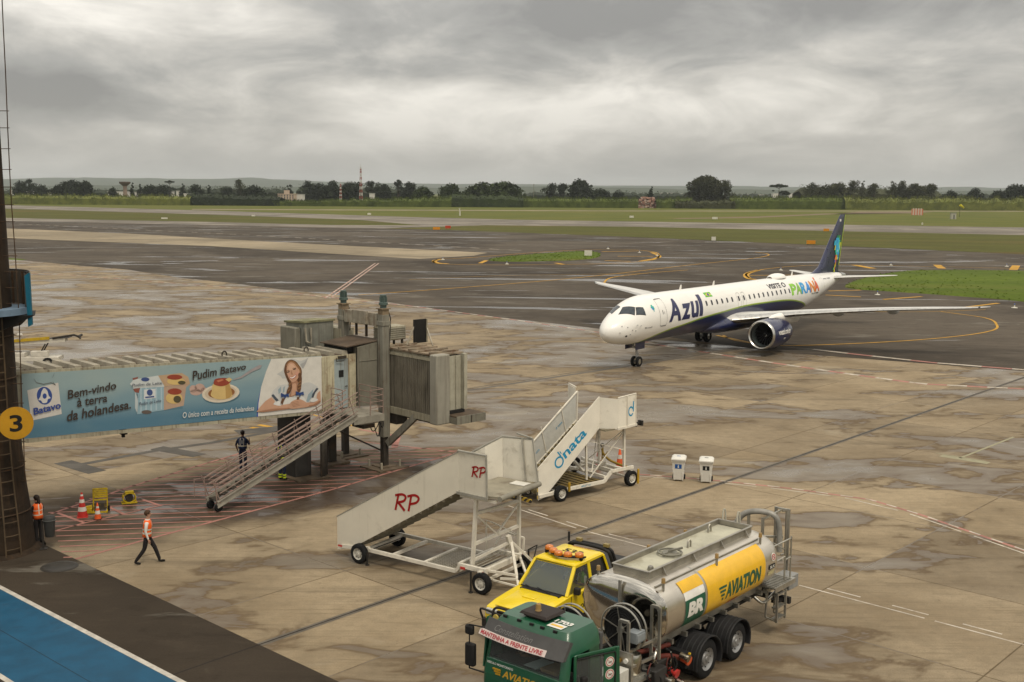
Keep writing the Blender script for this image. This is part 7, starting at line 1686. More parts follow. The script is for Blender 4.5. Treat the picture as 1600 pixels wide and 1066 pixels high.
    frame(-2.12, .10, 1.15, 2.42, .22); frame(-3.30, .18, .95, 2.38, .24); mb.bar((-3.3, .3, 1.6), (-2.1, .2, 1.62), .05); mb.bar((-3.3, .3, 1.2), (-2.1, .2, 1.2), .06); mb.bar((-4.4, .3, .9), (-1.9, .3, .9), .10); mb.bar((-4.4, 2.1, .9), (-1.9, 2.1, .9), .10); mb.bar((-4.3, .2, .9), (-4.3, 2.2, .9), .10)
    pg = mb.build('hose_guide_frame', alu, root)
    mb = MB(); mb.box(-4.4, -2.0, .12, 2.3, .80, .86); mb.build('equipment_platform', alu, root)
    mb = MB(); mb.box(-3.42, -3.36, .0, .42, .95, 1.70); mb.box(-3.47, -3.421, -.03, .45, .92, 1.73); gp = mb.build('gauge_panel', alu, root)
    brass = M('brass', (.42, .26, .07), .35, .9, var=.2); chrome = M('chrome_fitting', (.45, .43, .38), .25, 1.0, var=.2)
    rng = random.Random(11)
    for k, (y, z) in enumerate(((.1, 1.55), (.28, 1.52), (.12, 1.32), (.30, 1.28), (.2, 1.1))): mb = MB(); mb.cyl((-3.475, y, z), (-3.53, y, z), .055, n=14); mb.build('gauge', (wh, brass, chrome)[k % 3], gp)
    for k in range(6): mb = MB(); y, z = rng.uniform(.05, .4), rng.uniform(1.0, 1.6); mb.tube(dense([(-3.5, y, z), (-3.58, y+.05, z-.1), (-3.55, y+.1, z-.25), (-3.5, y+.12, z-.35)], per=4), .012, 5); mb.build('sense_line', brass if k % 2 else chrome, gp)
    mb = MB(); mb.box(-4.25, -3.55, -.02, .5, 1.02, 1.42); mb.build('white_locker', M('locker_white', (.50, .49, .44), .5, dirt=((.2, .17, .12), .3, 3)), root, .01)
    mb = MB(); mb.lathe([(.02, 0), (.17, 0), (.20, .08), (.20, .42), (.17, .5), (.02, .52)], 18, 0, Matrix.Translation((-2.75, .40, .92))); mb.build('filter_vessel', chrome, root)
    mb = MB(); mb.box(-3.2, -2.85, .02, .30, 1.86, 2.12); mb.box(-3.19, -2.86, -.0, .019, 1.9, 2.08); mb.build('meter_box', M('meter_grey', (.20, .22, .23), .45), pg, .01)
    pipe = M('pipe_red_brown', (.10, .022, .015), .5, var=.2); hv = M('fitting_orange', (.55, .08, .02), .4); hy = M('fitting_yellow', (.60, .42, .02), .45)
    mb = MB(); mb.tube(dense([(-1.9, .5, 1.0), (-1.4, .3, .95), (-1.1, .15, .85), (-.9, .05, .8)], per=5), .07, 10); mb.tube(dense([(-2.4, .7, 1.2), (-1.7, .45, 1.2), (-1.2, .4, 1.15)], per=5), .06, 10); pp = mb.build('delivery_pipe', pipe, root)
    for m_, x, y, z, r_ in ((hv, -1.05, .05, .86, .10), (red, -1.5, .1, .66, .09), (chrome, -1.2, -.02, .98, .08), (chrome, -1.45, -.05, .42, .10), (chrome, -1.9, .0, .6, .09)):
        mb = MB(); mb.cyl((x, y+.08, z), (x, y-.10, z-.03), r_, n=14); mb.cyl((x, y-.10, z-.03), (x, y-.15, z-.04), r_*1.2, n=14); mb.bar((x-.14, y-.12, z), (x+.14, y-.12, z), .03); mb.build('hose_coupling', m_, pp)
    mb = MB(); mb.bar((-.98, -.02, .72), (-.95, -.04, .98), .05); mb.build('valve_lever', hy, pp)
    for k in range(16):
        mb = MB(); x, y, z = rng.uniform(-2.6, -1.3), rng.uniform(.0, .35), rng.uniform(.5, 1.1); mb.tube(dense([(x, y, z+.3), (x+rng.uniform(-.2, .2), y-.04, z+.12), (x+rng.uniform(-.2, .3), y, z-.1), (x+rng.uniform(-.1, .3), y+.1, z-.2)], per=4), rng.choice((.015, .022, .03)), 6); mb.build('service_hose', rng.choice((hose, hose, chrome, pipe)), pg)
    mb = MB(); mb.box(-2.4, -1.9, .0, .36, .30, .95); mb.box(-1.9, -1.45, .25, .7, .45, .95); mb.build('pump_housing', dark, root, .03)
    # rear platform, ladder and hose derrick --------------------------
    mb = MB(); mb.box(3.45, 4.6, -.02, .62, 1.38, 1.42); mb.box(3.45, 4.6, -.05, -.021, 1.28, 1.42); mb.box(4.6, 4.65, -.05, .62, 1.28, 1.42); mb.bar((3.5, .3, 1.25), (4.6, .3, 1.25), .10); rp = mb.build('rear_platform', alu, root)
    mb = MB(); 
    for k in range(9): mb.box(3.5+.12*k, 3.55+.12*k, .0, .6, 1.421, 1.44)
    mb.build('platform_grating', alu, rp)
    mb = MB(); y = -.06
    for x in (3.55, 4.05): mb.bar((x, y, .42), (x, y, 1.26), .06, .04); mb.bar((x, y+.34, .5), (x, y+.30, 1.26), .05, .04); mb.bar((x, y, .46), (x, y+.34, .5), .04)
    for z in (.5, .82, 1.18): mb.bar((3.55, y+.08, z), (4.05, y+.08, z), .16, .04)
    mb.build('step_ladder', alu, rp)
    mb = MB(); mb.box(4.66, 5.25, .15, .62, .98, 1.36); mb.build('grey_locker', M('locker_grey', (.22, .22, .21), .5), rp, .015)
    mb = MB()
    for a, b in (((4.25, .1, 1.42), (4.25, .1, 2.55)), ((4.6, .1, 1.42), (4.6, .1, 2.6)), ((4.25, .1, 2.55), (3.55, .25, 2.45)), ((4.25, .1, 2.1), (3.7, .2, 2.0)), ((4.25, .1, 2.55), (4.6, .1, 2.55)), ((4.25, .12, 2.3), (3.6, .5, 2.72)), ((4.6, .1, 2.0), (4.25, .1, 2.0))): mb.tube([a, b], .024, 6)
    mb.build('platform_rail', alu, rp)
    mb = MB()
    for x, y in ((4.35, 1.1), (4.35, 1.55), (4.85, .55), (4.85, .95)): mb.bar((x, y, 1.0), (x, y, 3.15 if x > 4.5 else 2.9), .08, .05)
    mb.bar((4.85, .55, 3.12), (4.85, .95, 3.12), .05); mb.bar((4.35, 1.1, 2.85), (4.85, .75, 3.1), .05); mb.bar((4.35, 1.3, 2.3), (4.85, .7, 2.3), .06); mb.bar((4.35, 1.3, 1.6), (4.85, .7, 1.6), .06); mb.bar((5.0, .7, 1.7), (5.0, .7, 3.1), .04); mb.bar((4.85, .75, 3.05), (5.0, .7, 3.05), .04); mb.bar((4.85, .75, 1.75), (5.0, .7, 1.75), .04)
    mb.bar((3.9, 1.0, 1.05), (5.0, .75, 1.05), .10); mb.bar((3.9, 1.6, 1.05), (4.5, 1.6, 1.05), .10)
    dk_ = mb.build('hose_derrick', alu, root); dk_.location.x = .45
    mb = MB(); mb.tube(dense([(4.25, 1.9, 1.5), (4.22, 1.95, 2.3), (4.3, 1.75, 2.85), (4.45, 1.35, 3.02), (4.62, .9, 2.95), (4.68, .75, 2.6), (4.65, .7, 1.9)], per=6), .085, 10); mb.build('fill_hose', M('hose_grey', (.26, .25, .225), .5, .3, var=.2), dk_)
    mb = MB(); mb.tube([(4.24, 1.93, 1.6), (4.22, 1.95, 2.3), (4.27, 1.85, 2.6)], .092, 10); mb.build('hose_sleeve', hose, dk_)
    mb = MB(); mb.tube(dense([(3.3, .5, 1.1), (3.4, .3, .95), (3.8, .3, .98), (4.4, .4, 1.0)], per=5), .05, 8); mb.build('drain_pipe', chrome, root)
    mb = MB(); mb.box(4.62, 4.74, .1, 2.4, .62, .80); mb.box(4.3, 4.62, .3, .5, .66, .76); mb.build('rear_bumper', dark, root)
    mb = MB(); mb.box(4.2, 5.7, 1.6, 1.85, .55, .70); mb.build('tow_bar', dark, root)
    J = seated(); p = root.matrix_basis @ Vector((xf+1.0, 1.85, 1.55))
    pr_ = person('driver silhouette in the green tanker cab, seated on its far side', (0, 0, 0), 0, J, dict(skin=SKIN2, torso=M('driver_shirt', (.10, .11, .085), .8), arm=M('driver_shirt', (.10, .11, .085), .8), fore=SKIN2, legs=navyc, shin=navyc, shoe=shoe))
    pr_.location = Matrix.Translation((og.x, og.y, 0)) @ Matrix.Rotation(R(49.9), 4, 'Z') @ Vector((xf+.85, 1.72, 1.56)); pr_.rotation_euler = (0, 0, R(49.9+90))
tanker()

# ================================================================== YELLOW PICKUP
def pickup():
    o = Vector((1.70, 30.56, 0)); root = empty('pickup_truck', o, R(53), 'yellow airport pickup with orange rooftop beacons parked behind the fuel tanker', 'pickup truck')
    yel = M('pickup_yellow', (.72, .53, .004), .38, var=.06, scale=1.2, coat=.4, dirt=((.34, .23, .04), .12, 2.0)); blk = M('matt_black_panel', (.016, .015, .014), .7); plast = M('plastic_black', (.022, .021, .02), .55)
    gl = bpy.data.materials['tinted_glass']; y0, y1 = -.20, 1.52
    xa, xb, ra = -1.12, 2.38, .43
    top = [(-1.98, .52), (-1.99, .74), (-1.90, .90), (-1.55, .985), (-1.0, 1.045), (-.46, 1.09), (-.3, 1.10), (1.78, 1.12), (3.52, 1.10), (3.56, .52)]
    def arch(cx): return [(cx+ra*math.cos(R(180-12-k*(156/10))), .37+ra*math.sin(R(180-12-k*(156/10)))) for k in range(11)]
    low = [(3.56, .46)] + list(reversed([(xb-ra-.02, .42)] + arch(xb) + [(xb+ra+.02, .44)])) + list(reversed([(xa-ra-.02, .44)] + arch(xa) + [(xa+ra+.02, .42)])) + [(-1.96, .46)]
    prof = top + low
    mb = MB(); n = len(prof); rings = []
    cxm, czm = .8, .8
    for y, k in ((y0+.0, .985), (y0+.05, 1.0), (y1-.05, 1.0), (y1, .985)): rings.append([(cxm+(x-cxm)*(k if abs(x-cxm) > 1.5 else 1), y, czm+(z-czm)*(k if z > .95 else 1)) for x, z in prof])
    for i in range(3):
        for j in range(n): j2 = (j+1) % n; mb.add([rings[i][j], rings[i][j2], rings[i+1][j2], rings[i+1][j]], [(0, 1, 2, 3)])
    mb.poly(rings[0]); mb.poly(list(reversed(rings[3])))
    body = mb.build('body', yel, root, .02)
    # shut lines
    for pts in (((-.30, 1.08), (-.32, .50)), ((.82, 1.10), (.80, .50)), ((1.55, 1.10), (1.40, .62)), ((1.80, 1.11), (1.80, .55))): mb = MB(); mb.bar((pts[0][0], y0-.003, pts[0][1]), (pts[1][0], y0-.003, pts[1][1]), .012, .012); mb.build('shut_line', blk, body)
    mb = MB(); mb.hexa([(-1.85, .05, .965), (-.55, -.02, 1.07), (-.55, 1.34, 1.07), (-1.85, 1.27, .965)], [(-1.70, .14, 1.00), (-.62, .06, 1.10), (-.62, 1.26, 1.10), (-1.70, 1.18, 1.00)]); mb.build('bonnet', yel, body, .02)
    mb = MB(); mb.box(-1.1, -.75, .5, .9, 1.055, 1.085); mb.build('bonnet_scoop', yel, body, .012)
    mb = MB(); mb.box(-.62, -.44, .0, 1.32, 1.075, 1.11); mb.bar((-.6, .3, 1.13), (-.45, .85, 1.16), .025, .015); mb.bar((-.6, .8, 1.13), (-.45, 1.25, 1.16), .025, .015); mb.build('scuttle_and_wipers', plast, body)
    # greenhouse: roof, pillars, glass
    B = {('f', 0): (-.44, y0+.06, 1.09), ('f', 1): (-.44, y1-.06, 1.09), ('r', 0): (1.76, y0+.06, 1.11), ('r', 1): (1.76, y1-.06, 1.11)}
    T = {('f', 0): (.14, y0+.20, 1.76), ('f', 1): (.14, y1-.20, 1.76), ('r', 0): (1.58, y0+.20, 1.77), ('r', 1): (1.58, y1-.20, 1.77)}
    mb = MB(); q = [Vector(T[k]) for k in (('f', 0), ('r', 0), ('r', 1), ('f', 1))]; c = sum(q, Vector())/4
    mb.loft([[p for p in q], [p+Vector((0, 0, .045)) for p in q], [c+(p-c)*.93+Vector((0, 0, .075)) for p in q], [c+(p-c)*.6+Vector((0, 0, .095)) for p in q]], smooth=False); cabin = mb.build('roof', yel, body, .025)
    mb = MB()
    for s in (0, 1):
        sg = 1 if s == 0 else -1
        mb.bar(B['f', s], T['f', s], .09, .07); mb.bar(B['r', s], T['r', s], .22, .06)
        mid0, mid1 = Vector(B['f', s]).lerp(Vector(B['r', s]), .555), Vector(T['f', s]).lerp(Vector(T['r', s]), .46); mb.bar(mid0, mid1, .11, .05)
        mb.bar(T['f', s], T['r', s], .08, .07)
    mb.bar(T['f', 0], T['f', 1], .07, .07); mb.build('pillars', yel, body)
    def inset(a, b, c, d, k=.04): 
        a, b, c, d = map(Vector, (a, b, c, d)); m = (a+b+c+d)/4; return [p+(m-p).normalized()*k for p in (a, b, c, d)]
    n_ = 0
    q = inset(B['f', 0], B['f', 1], T['f', 1], T['f', 0], .03); mb = MB(); mb.add(q, [(0, 1, 2, 3)]); wg = NT('windscreen_glass'); wg.set('Base Color', (.16, .19, .19)); wg.set('Roughness', .02); wg.set('Transmission Weight', .6); wg.set('IOR', 1.45); mb.build('windscreen', wg.mat, body)
    mb = MB(); 
    for i in range(4): mb.bar(q[i]+Vector((-.01, 0, .01)), q[(i+1) % 4]+Vector((-.01, 0, .01)), .035, .02)
    mb.build('windscreen_seal', blk, body)
    for s in (0, 1):
        m0, m1 = Vector(B['f', s]).lerp(Vector(B['r', s]), .555), Vector(T['f', s]).lerp(Vector(T['r', s]), .46)
        for a, b, c, d in ((B['f', s], m0, m1, T['f', s]), (m0, B['r', s], T['r', s], m1)): mb = MB(); mb.add(inset(a, b, c, d, .05), [(0, 1, 2, 3)]); mb.build('side_window', gl if a == B['f', s] else M('dark_glass', (.020, .021, .022), .06), body)
    mb = MB(); mb.add(inset(B['r', 0], B['r', 1], T['r', 1], T['r', 0]), [(0, 1, 2, 3)]); mb.build('rear_window', M('dark_glass', (.020, .021, .022), .06), body)
    mb = MB(); mb.box(-.2, 1.7, y0+.1, y1-.1, .60, .66); mb.box(-.40, .05, y0+.08, y1-.08, .85, 1.08)
    for y in (.0, .78): mb.box(.55, 1.05, y, y+.55, .66, .86); mb.box(1.0, 1.14, y, y+.55, .80, 1.42); mb.box(1.02, 1.12, y+.15, y+.40, 1.42, 1.62)
    mb.build('cabin_interior', M('cab_interior_dark', (.022, .021, .020), .8), body)
    mb = MB(); mb.box(1.14, 1.72, y0+.12, y1-.12, .9, 1.06); mb.build('rear_shelf', plast, body)
    # bed cover, roll bar
    mb = MB(); mb.hexa([(1.84, y0+.07, 1.115), (3.48, y0+.07, 1.105), (3.48, y1-.07, 1.105), (1.84, y1-.07, 1.115)], [(1.86, y0+.10, 1.15), (3.46, y0+.10, 1.14), (3.46, y1-.10, 1.14), (1.86, y1-.10, 1.15)]); mb.build('bed_cover', M('vinyl_black', (.030, .030, .030), .6, var=.1), body)
    mb = MB()
    for x in (1.86, 2.02): mb.tube(dense([(x+.25, y0+.10, 1.12), (x+.06, y0+.14, 1.62), (x, y0+.26, 1.80), (x, (y0+y1)/2, 1.84), (x, y1-.26, 1.80), (x+.06, y1-.14, 1.62), (x+.25, y1-.10, 1.12)], per=5), .05, 8)
    mb.bar((1.94, y0+.3, 1.83), (1.94, y1-.3, 1.83), .14, .04); rb = mb.build('roll_bar', plast, body)
    lamp = M('work_lamp_brass', (.24, .18, .06), .4)
    for y in (y0+.22, y1-.55): mb = MB(); mb.box(1.9, 2.02, y, y+.17, 1.87, 1.96); mb.build('work_lamp', lamp, rb)
    mb = MB(); mb.cyl((1.95, y1-.1, 1.8), (1.95, y1-.1, 2.08), .035, n=8); mb.build('aerial_mount', plast, rb)
    # rooftop beacons in a shallow bow
    mb = MB(); P = [(.52, .10, 1.93), (.36, .38, 1.93), (.30, .66, 1.93), (.42, .92, 1.93), (.58, 1.17, 1.93)]
    for p, q in zip(P, P[1:]): mb.bar(p, q, .14, .04)
    mb.bar((.72, .02, 1.90), (.45, .0, 1.92), .05, .04); mb.bar((.72, 1.3, 1.90), (.55, 1.28, 1.92), .05, .04)
    for x, y in ((.55, .06), (.55, 1.24)): mb.box(x-.05, x+.05, y-.03, y+.03, 1.82, 1.92)
    lb = mb.build('beacon_bar', blk, root)
    org = NT('beacon_orange'); org.set('Base Color', (.52, .15, .010)); org.set('Roughness', .25); org.set('Coat Weight', .5)
    for x, y, z in P: mb = MB(); mb.lathe([(.0, .115), (.085, .11), (.12, .085), (.13, .05), (.13, .0), (.0, .0)], 10, 0, Matrix.Translation((x, y, 1.952))); mb.build('beacon', org.mat, lb)
    mb = MB(); mb.box(.34, .36, .5, .78, 1.88, 1.93); mb.build('beacon_plate', M('decal_white', (.66, .645, .59), .45), lb)
    ink = M('decal_black', (.018, .017, .016), .5)
    mb = MB(); text_on(mb, '533', lambda u, v: Vector((.88+.28*(1-v)*-1+.28, .95-.62*u, 1.8665)), bold=.03); mb.build('roof_number', ink, cabin)
    mb = MB(); text_on(mb, 'AEROPORTO', lambda u, v: Vector((1.42+.07*v, .98-.66*u, 1.864)), bold=.02); mb.build('roof_lettering', M('decal_red', (.32, .06, .02), .5), cabin)
    # door emblem and letters
    mb = MB(); f = lambda x, z: (x, y0-.008, z)
    cx, cz = .34, .93
    for k in range(4): a0 = R(-50+48*k); mb.add([f(cx-.02, cz-.12)]+[f(cx+.155*math.sin(a0+R(40)*j/5-.2)*(.75 if k in (0, 3) else 1), cz-.02+.155*math.cos(a0+R(40)*j/5-.2)) for j in range(6)], [tuple(range(6, -1, -1))])
    mb.build('door_emblem', ink, body)
    mb = MB(); text_on(mb, 'CCR', flat((.16, y0-.008, .60), (.40, 0, 0), (0, 0, .13)), bold=.05); mb.build('door_lettering', ink, body)
    for x in (.66, 1.46): mb = MB(); mb.box(x, x+.13, y0-.022, y0-.002, .99, 1.03); mb.build('door_handle', plast, body)
    for y in (y0-.17, y1+.02): mb = MB(); mb.box(-.20, -.06, y, y+.18, 1.10, 1.30); mb.build('mirror', plast, body, .03)
    mb = MB(); mb.box(-.75, -.67, y0-.012, y0-.002, .80, .85); mb.build('side_repeater', M('repeater_orange', (.5, .12, .01), .4), body)
    # front: bull bar, lamps, bumper
    mb = MB(); mb.box(-2.08, -1.93, y0-.02, y1+.02, .36, .60); mb.build('bumper', plast, body, .03)
    mb = MB(); mb.tube(dense([(-2.16, .25, .45), (-2.18, .25, .85), (-2.12, .32, 1.02), (-2.12, .66, 1.04), (-2.12, 1.0, 1.02), (-2.18, 1.07, .85), (-2.16, 1.07, .45)], per=4), .035, 8); mb.tube(dense([(-2.10, y0+.05, .62), (-2.16, y0+.02, .90), (-2.16, .25, .88), (-2.18, .66, .86), (-2.16, 1.07, .88), (-2.16, y1-.02, .90), (-2.10, y1-.05, .62)], per=4), .03, 8); bb = mb.build('bull_bar', plast, body)
    for y in (.38, .94): mb = MB(); mb.lathe([(.0, -.04), (.09, -.03), (.10, .0), (.07, .05), (.0, .07)], 16, 0, Matrix.Translation((-2.2, y, .78)), True, 'X'); mb.build('spot_lamp', M('lamp_yellowish', (.42, .33, .08), .2), bb)
    for y in (y0+.06, y1-.42): mb = MB(); mb.box(-2.0, -1.9, y, y+.36, .72, .88); mb.build('headlight', M('lamp_glass', (.45, .45, .42), .12), body, .02)
    mb = MB(); mb.box(-2.005, -1.93, .25, 1.07, .70, .88); mb.build('grille', blk, body)
    rim = M('truck_rim', (.26, .26, .255), .42, .5)
    for x in (xa, xb): add_wheel(root, x, y0+.13, .37, .24, rim, -1); add_wheel(root, x, y1-.13, .37, .24, rim, 1)
    J = seated(); cl = dict(skin=SKIN2, torso=M('driver_hi_vis_green', (.16, .42, .03), .6), arm=whites, fore=SKIN2, legs=navyc, shin=navyc, shoe=shoe)
    Mr = Matrix.Translation(o) @ Matrix.Rotation(R(53), 4, 'Z'); p = Mr @ Vector((.72, .26, .90)); pr = person('pickup driver in green hi-vis top, seen through the open side window', (p.x, p.y, p.z), R(53+90), J, cl); pr.scale = (.94, .94, .94)
pickup()

# ================================================================== SMALL THINGS ON THE APRON
def cone(u, v, h, label, mats, bands, base=.36, pt=None):
    p = pt or G(u, v); root = empty('traffic_cone', (p.x, p.y, 0), random.uniform(0, 1), label, 'traffic cone', 'traffic cones on the apron')
    r0, r1 = h*.20, h*.035
    mb = MB(); mb.lathe([(r0, .035), (r1, h), (r1*.5, h+.01), (.001, h+.01)], 20); c = mb.build('cone_body', mats[0], root)
    mb = MB(); b = base/2*h/.75*.95; mb.hexa([(-b, -b, 0), (b, -b, 0), (b, b, 0), (-b, b, 0)], [(-b*.94, -b*.94, .035), (b*.94, -b*.94, .035), (b*.94, b*.94, .035), (-b*.94, b*.94, .035)]); mb.build('base_plate', mats[2], root)
    for k0, k1 in bands:
        a, bb = r0+(r1-r0)*k0, r0+(r1-r0)*k1; mb = MB(); mb.lathe([(a+.004, .035+(h-.035)*k0), (bb+.004, .035+(h-.035)*k1)], 20); mb.build('reflective_band', mats[1], c)
    return root
cred = M('cone_red', (.38, .025, .018), .5, var=.12); corg = M('cone_orange', (.56, .085, .02), .5, var=.12); cwh = M('cone_white', (.55, .52, .46), .45, var=.1); cblk = M('cone_base_dark', (.06, .02, .016), .7)
cone(129, 807.5, .92, 'tall red and white traffic cone beside the yellow chock stand', (cred, cwh, cred), ((.22, .40), (.58, .72), (.86, .93)), .34)
cone(153, 811.5, .62, 'short orange traffic cone with two pale bands, in front of the yellow chock stand', (corg, cwh, cblk), ((.30, .52), (.68, .80)))
cone(968, 733, .92, 'orange traffic cone behind the front corner of the tall blue-lettered stairs', (corg, cwh, cblk), ((.5, .7),))
cone(935, 727, .80, 'red traffic cone half hidden under the tall blue-lettered stairs', (cred, cwh, cred), ((.3, .5),))
ysafe = M('chock_yellow', (.44, .31, .012), .6, var=.2, scale=5, dirt=((.10, .07, .02), .4, 7)); iron = M('iron_dark', (.03, .026, .022), .6)
p = G(158, 800); root = empty('chock_stand', (p.x, p.y, 0), R(14), 'yellow slatted chock stand with wheels beside the traffic cones', 'chock stand')
mb = MB()
for x in (-.36, .30): mb.bar((x, .12, .0), (x, .16, .98), .06)
for x in (-.36, .30): mb.bar((x, .12, .05), (x, -.32, .05), .06)
mb.bar((-.36, .14, .5), (.3, .14, .5), .06); mb.bar((-.36, -.3, .06), (.3, -.3, .06), .06); mb.build('stand_frame', ysafe, root)
mb = MB()
for k in range(5): mb.box(-.36, .30, .08, .13, .60+.085*k, .665+.085*k)
mb.build('slatted_panel', ysafe, root)
mb = MB(); mb.box(-.28, .25, -.2, .1, .12, .42); mb.build('chock_box', M('chock_box_dark', (.05, .042, .03), .7, dirt=((.3, .2, .02), .4, 6)), root)
for x, y in ((-.42, .14), (.36, .14)): mb = MB(); mb.lathe([(.02, -.04), (.10, -.05), (.12, -.03), (.12, .03), (.10, .05), (.02, .04)], 16, 0, Matrix.Translation((x, y, .12)) @ Matrix.Rotation(PI/2, 4, 'Z'), True, 'Y'); mb.build('wheel', tyre, root)
mb = MB(); mb.box(-.85, -.4, -.25, .05, .02, .22); mb.bar((-.85, -.1, .24), (-.4, -.1, .30), .08); mb.build('wheel_chock', ysafe, root)
root.scale = (.75, .75, .9)
p = G(202, 786); root = empty('ground_power_reel', (p.x, p.y, 0), R(25), 'low yellow cable reel standing alone on the red hatched zone', 'cable reel')
mb = MB(); 
for y in (-.18, .18): mb.tube([(.26*math.cos(2*PI*k/18)*1.25, y, .27+.22*math.sin(2*PI*k/18)) for k in range(18)], .03, 6, closed=True)
for x in (-.3, .3): mb.bar((x, -.18, .20), (x, .18, .20), .05); mb.bar((x, -.18, .36), (x, .18, .36), .05)
mb.bar((-.4, -.18, .04), (.4, -.18, .04), .06); mb.bar((-.4, .18, .04), (.4, .18, .04), .06); mb.build('reel_frame', ysafe, root)
mb = MB(); mb.lathe([(.02, -.15), (.20, -.15), (.20, .15), (.02, .15)], 18, 0, Matrix.Translation((0, 0, .27)), True, 'Y'); mb.build('wound_cable', iron, root)
mb = MB(); mb.box(-.2, .25, -.12, .14, .46, .56); mb.build('reel_box', ysafe, root, .02)
root.scale = (.72, .72, .85)
# tow bar and stand behind the blue-lettered stairs
p = G(944, 735); root = empty('tow_bar', (p.x, p.y, 0), R(-20), 'rusty yellow tow bar standing behind the tall stairs between two cones', 'tow bar')
mb = MB(); mb.tube(dense([(-.1, 0, 1.0), (-.05, 0, .75), (.3, 0, .45), (1.1, 0, .22)], per=4), .055, 8); mb.bar((-.1, 0, .1), (-.1, 0, 1.1), .05); mb.bar((-.35, -.2, .05), (.1, .2, .8), .05); mb.build('bar', M('tow_bar_ochre', (.22, .14, .02), .7, dirt=((.06, .04, .02), .5, 5)), root)
mb = MB(); mb.tube([(-.1+.07*math.cos(a), 0, 1.12+.07*math.sin(a)) for a in [2*PI*k/12 for k in range(12)]], .03, 6, closed=True); mb.build('tow_eye', iron, root)
# wheelie bins
def bin_(u, v, rz, label, sign, side_sign):
    p = G(u, v); root = empty('wheeled_bin', (p.x, p.y, 0), rz, label, 'wheeled bin', 'white wheeled bins on the apron')
    wht = M('bin_white', (.62, .60, .54), .45, var=.05, scale=3, dirt=((.34, .30, .22), .25, 4))
    mb = MB(); mb.hexa([(-.21, -.24, .06), (.21, -.24, .06), (.21, .20, .06), (-.21, .20, .06)], [(-.27, -.33, .92), (.27, -.33, .92), (.27, .30, .92), (-.27, .30, .92)]); mb.box(-.29, .29, -.36, .32, .86, .93)
    for x in (-.19, .16): mb.hexa([(x, -.27, .05), (x+.05, -.27, .05), (x+.05, -.24, .05), (x, -.24, .05)], [(x, -.30, .42), (x+.05, -.30, .42), (x+.05, -.28, .42), (x, -.28, .42)])
    b = mb.build('bin_body', wht, root, .012)
    mb = MB(); mb.loft([[(-.31, -.40, .935), (.31, -.40, .935), (.31, .34, .935), (-.31, .34, .935)], [(-.30, -.39, .985), (.30, -.39, .985), (.30, .34, .985), (-.30, .34, .985)], [(-.22, -.28, 1.04), (.22, -.28, 1.04), (.22, .30, 1.04), (-.22, .30, 1.04)]], smooth=False); mb.tube([(-.22, .33, .95), (-.22, .42, .96), (.22, .42, .96), (.22, .33, .95)], .02, 6); ld = mb.build('lid', wht, root, .01)
    mb = MB(); mb.add([(x, y, 1.0405) for x, y in ((-.08, -.05), (.08, -.05), (.08, .05), (-.08, .05))], [(0, 1, 2, 3)]); mb.build('lid_sticker', sign, ld)
    ky = lambda z: -.24-.09*(z-.06)/.86; kx = lambda z: .21+.06*(z-.06)/.86
    mb = MB(); mb.add([(-.14, ky(.56)-.006, .56), (.14, ky(.56)-.006, .56), (.14, ky(.75)-.006, .75), (-.14, ky(.75)-.006, .75)], [(0, 1, 2, 3)], 0)
    for pts in (((-.03, .60), (.0, .59), (.03, .60), (.02, .68), (-.02, .68)), ((-.02, .69), (.02, .69), (.015, .73), (-.015, .73))): mb.add([(x, ky(z)-.010, z) for x, z in pts], [tuple(range(len(pts)))], 1)
    mb.add([(kx(.40)+.006, -.14, .45), (kx(.40)+.006, .06, .45), (kx(.80)+.006, .06, .80), (kx(.80)+.006, -.14, .80)], [(0, 1, 2, 3)], 2)
    for z in (.52, .60, .68): mb.add([(kx(z)+.012, -.10, z), (kx(z)+.012, .02, z), (kx(z)+.012, .02, z+.045), (kx(z)+.012, -.10, z+.045)], [(0, 1, 2, 3)], 1)
    mb.build('bin_sign', [sign, M('decal_white', (.66, .645, .59), .45), side_sign], b)
    mb = MB(); mb.cyl((-.25, .22, .11), (.25, .22, .11), .02, n=8); mb.build('axle', iron, root)
    for x in (-.24, .24): mb = MB(); mb.lathe([(.02, -.03), (.09, -.035), (.11, -.02), (.11, .02), (.09, .035), (.02, .03)], 16, 0, Matrix.Translation((x, .22, .11)) @ Matrix.Rotation(PI/2, 4, 'Z'), True, 'Y'); mb.build('wheel', tyre, root)
bb = M('bin_sign_blue', (.018, .09, .30), .5); bk = M('bin_sign_black', (.018, .019, .018), .5)
bin_(1060, 750, R(-12), 'white wheeled bin with a blue sign, nearer the blue-lettered stairs', bb, bb)
bin_(1103, 753, R(-12), 'white wheeled bin with black signs beside the slot drain', bk, bk)
# litter bin on a post by the pillar
p = G(72, 858); root = empty('litter_bin', (p.x, p.y, 0), R(20), 'dark grey litter bin on a post in front of the woman in orange', 'litter bin')
lg = M('litter_bin_grey', (.040, .040, .038), .5, var=.12)
mb = MB(); mb.loft([[(.19*k*math.cos(2*PI*j/18)+.14, .16*k*math.sin(2*PI*j/18), z) for j in range(18)] for z, k in ((.42, .72), (.46, .80), (.95, 1.0), (1.0, 1.06), (1.03, 1.06), (1.10, .98), (1.14, .7))]); b = mb.build('bin_body', lg, root)
mb = MB(); mb.bar((-.08, 0, 0), (-.08, 0, 1.0), .06); mb.box(-.2, .04, -.12, .12, 0, .03); mb.build('post', iron, root)
mb = MB(); mb.tube([(.14+.205*math.cos(2*PI*j/20), .175*math.sin(2*PI*j/20), 1.0) for j in range(20)], .015, 6, closed=True); mb.build('lid_rim', M('rim_grey', (.10, .10, .095), .5), b)
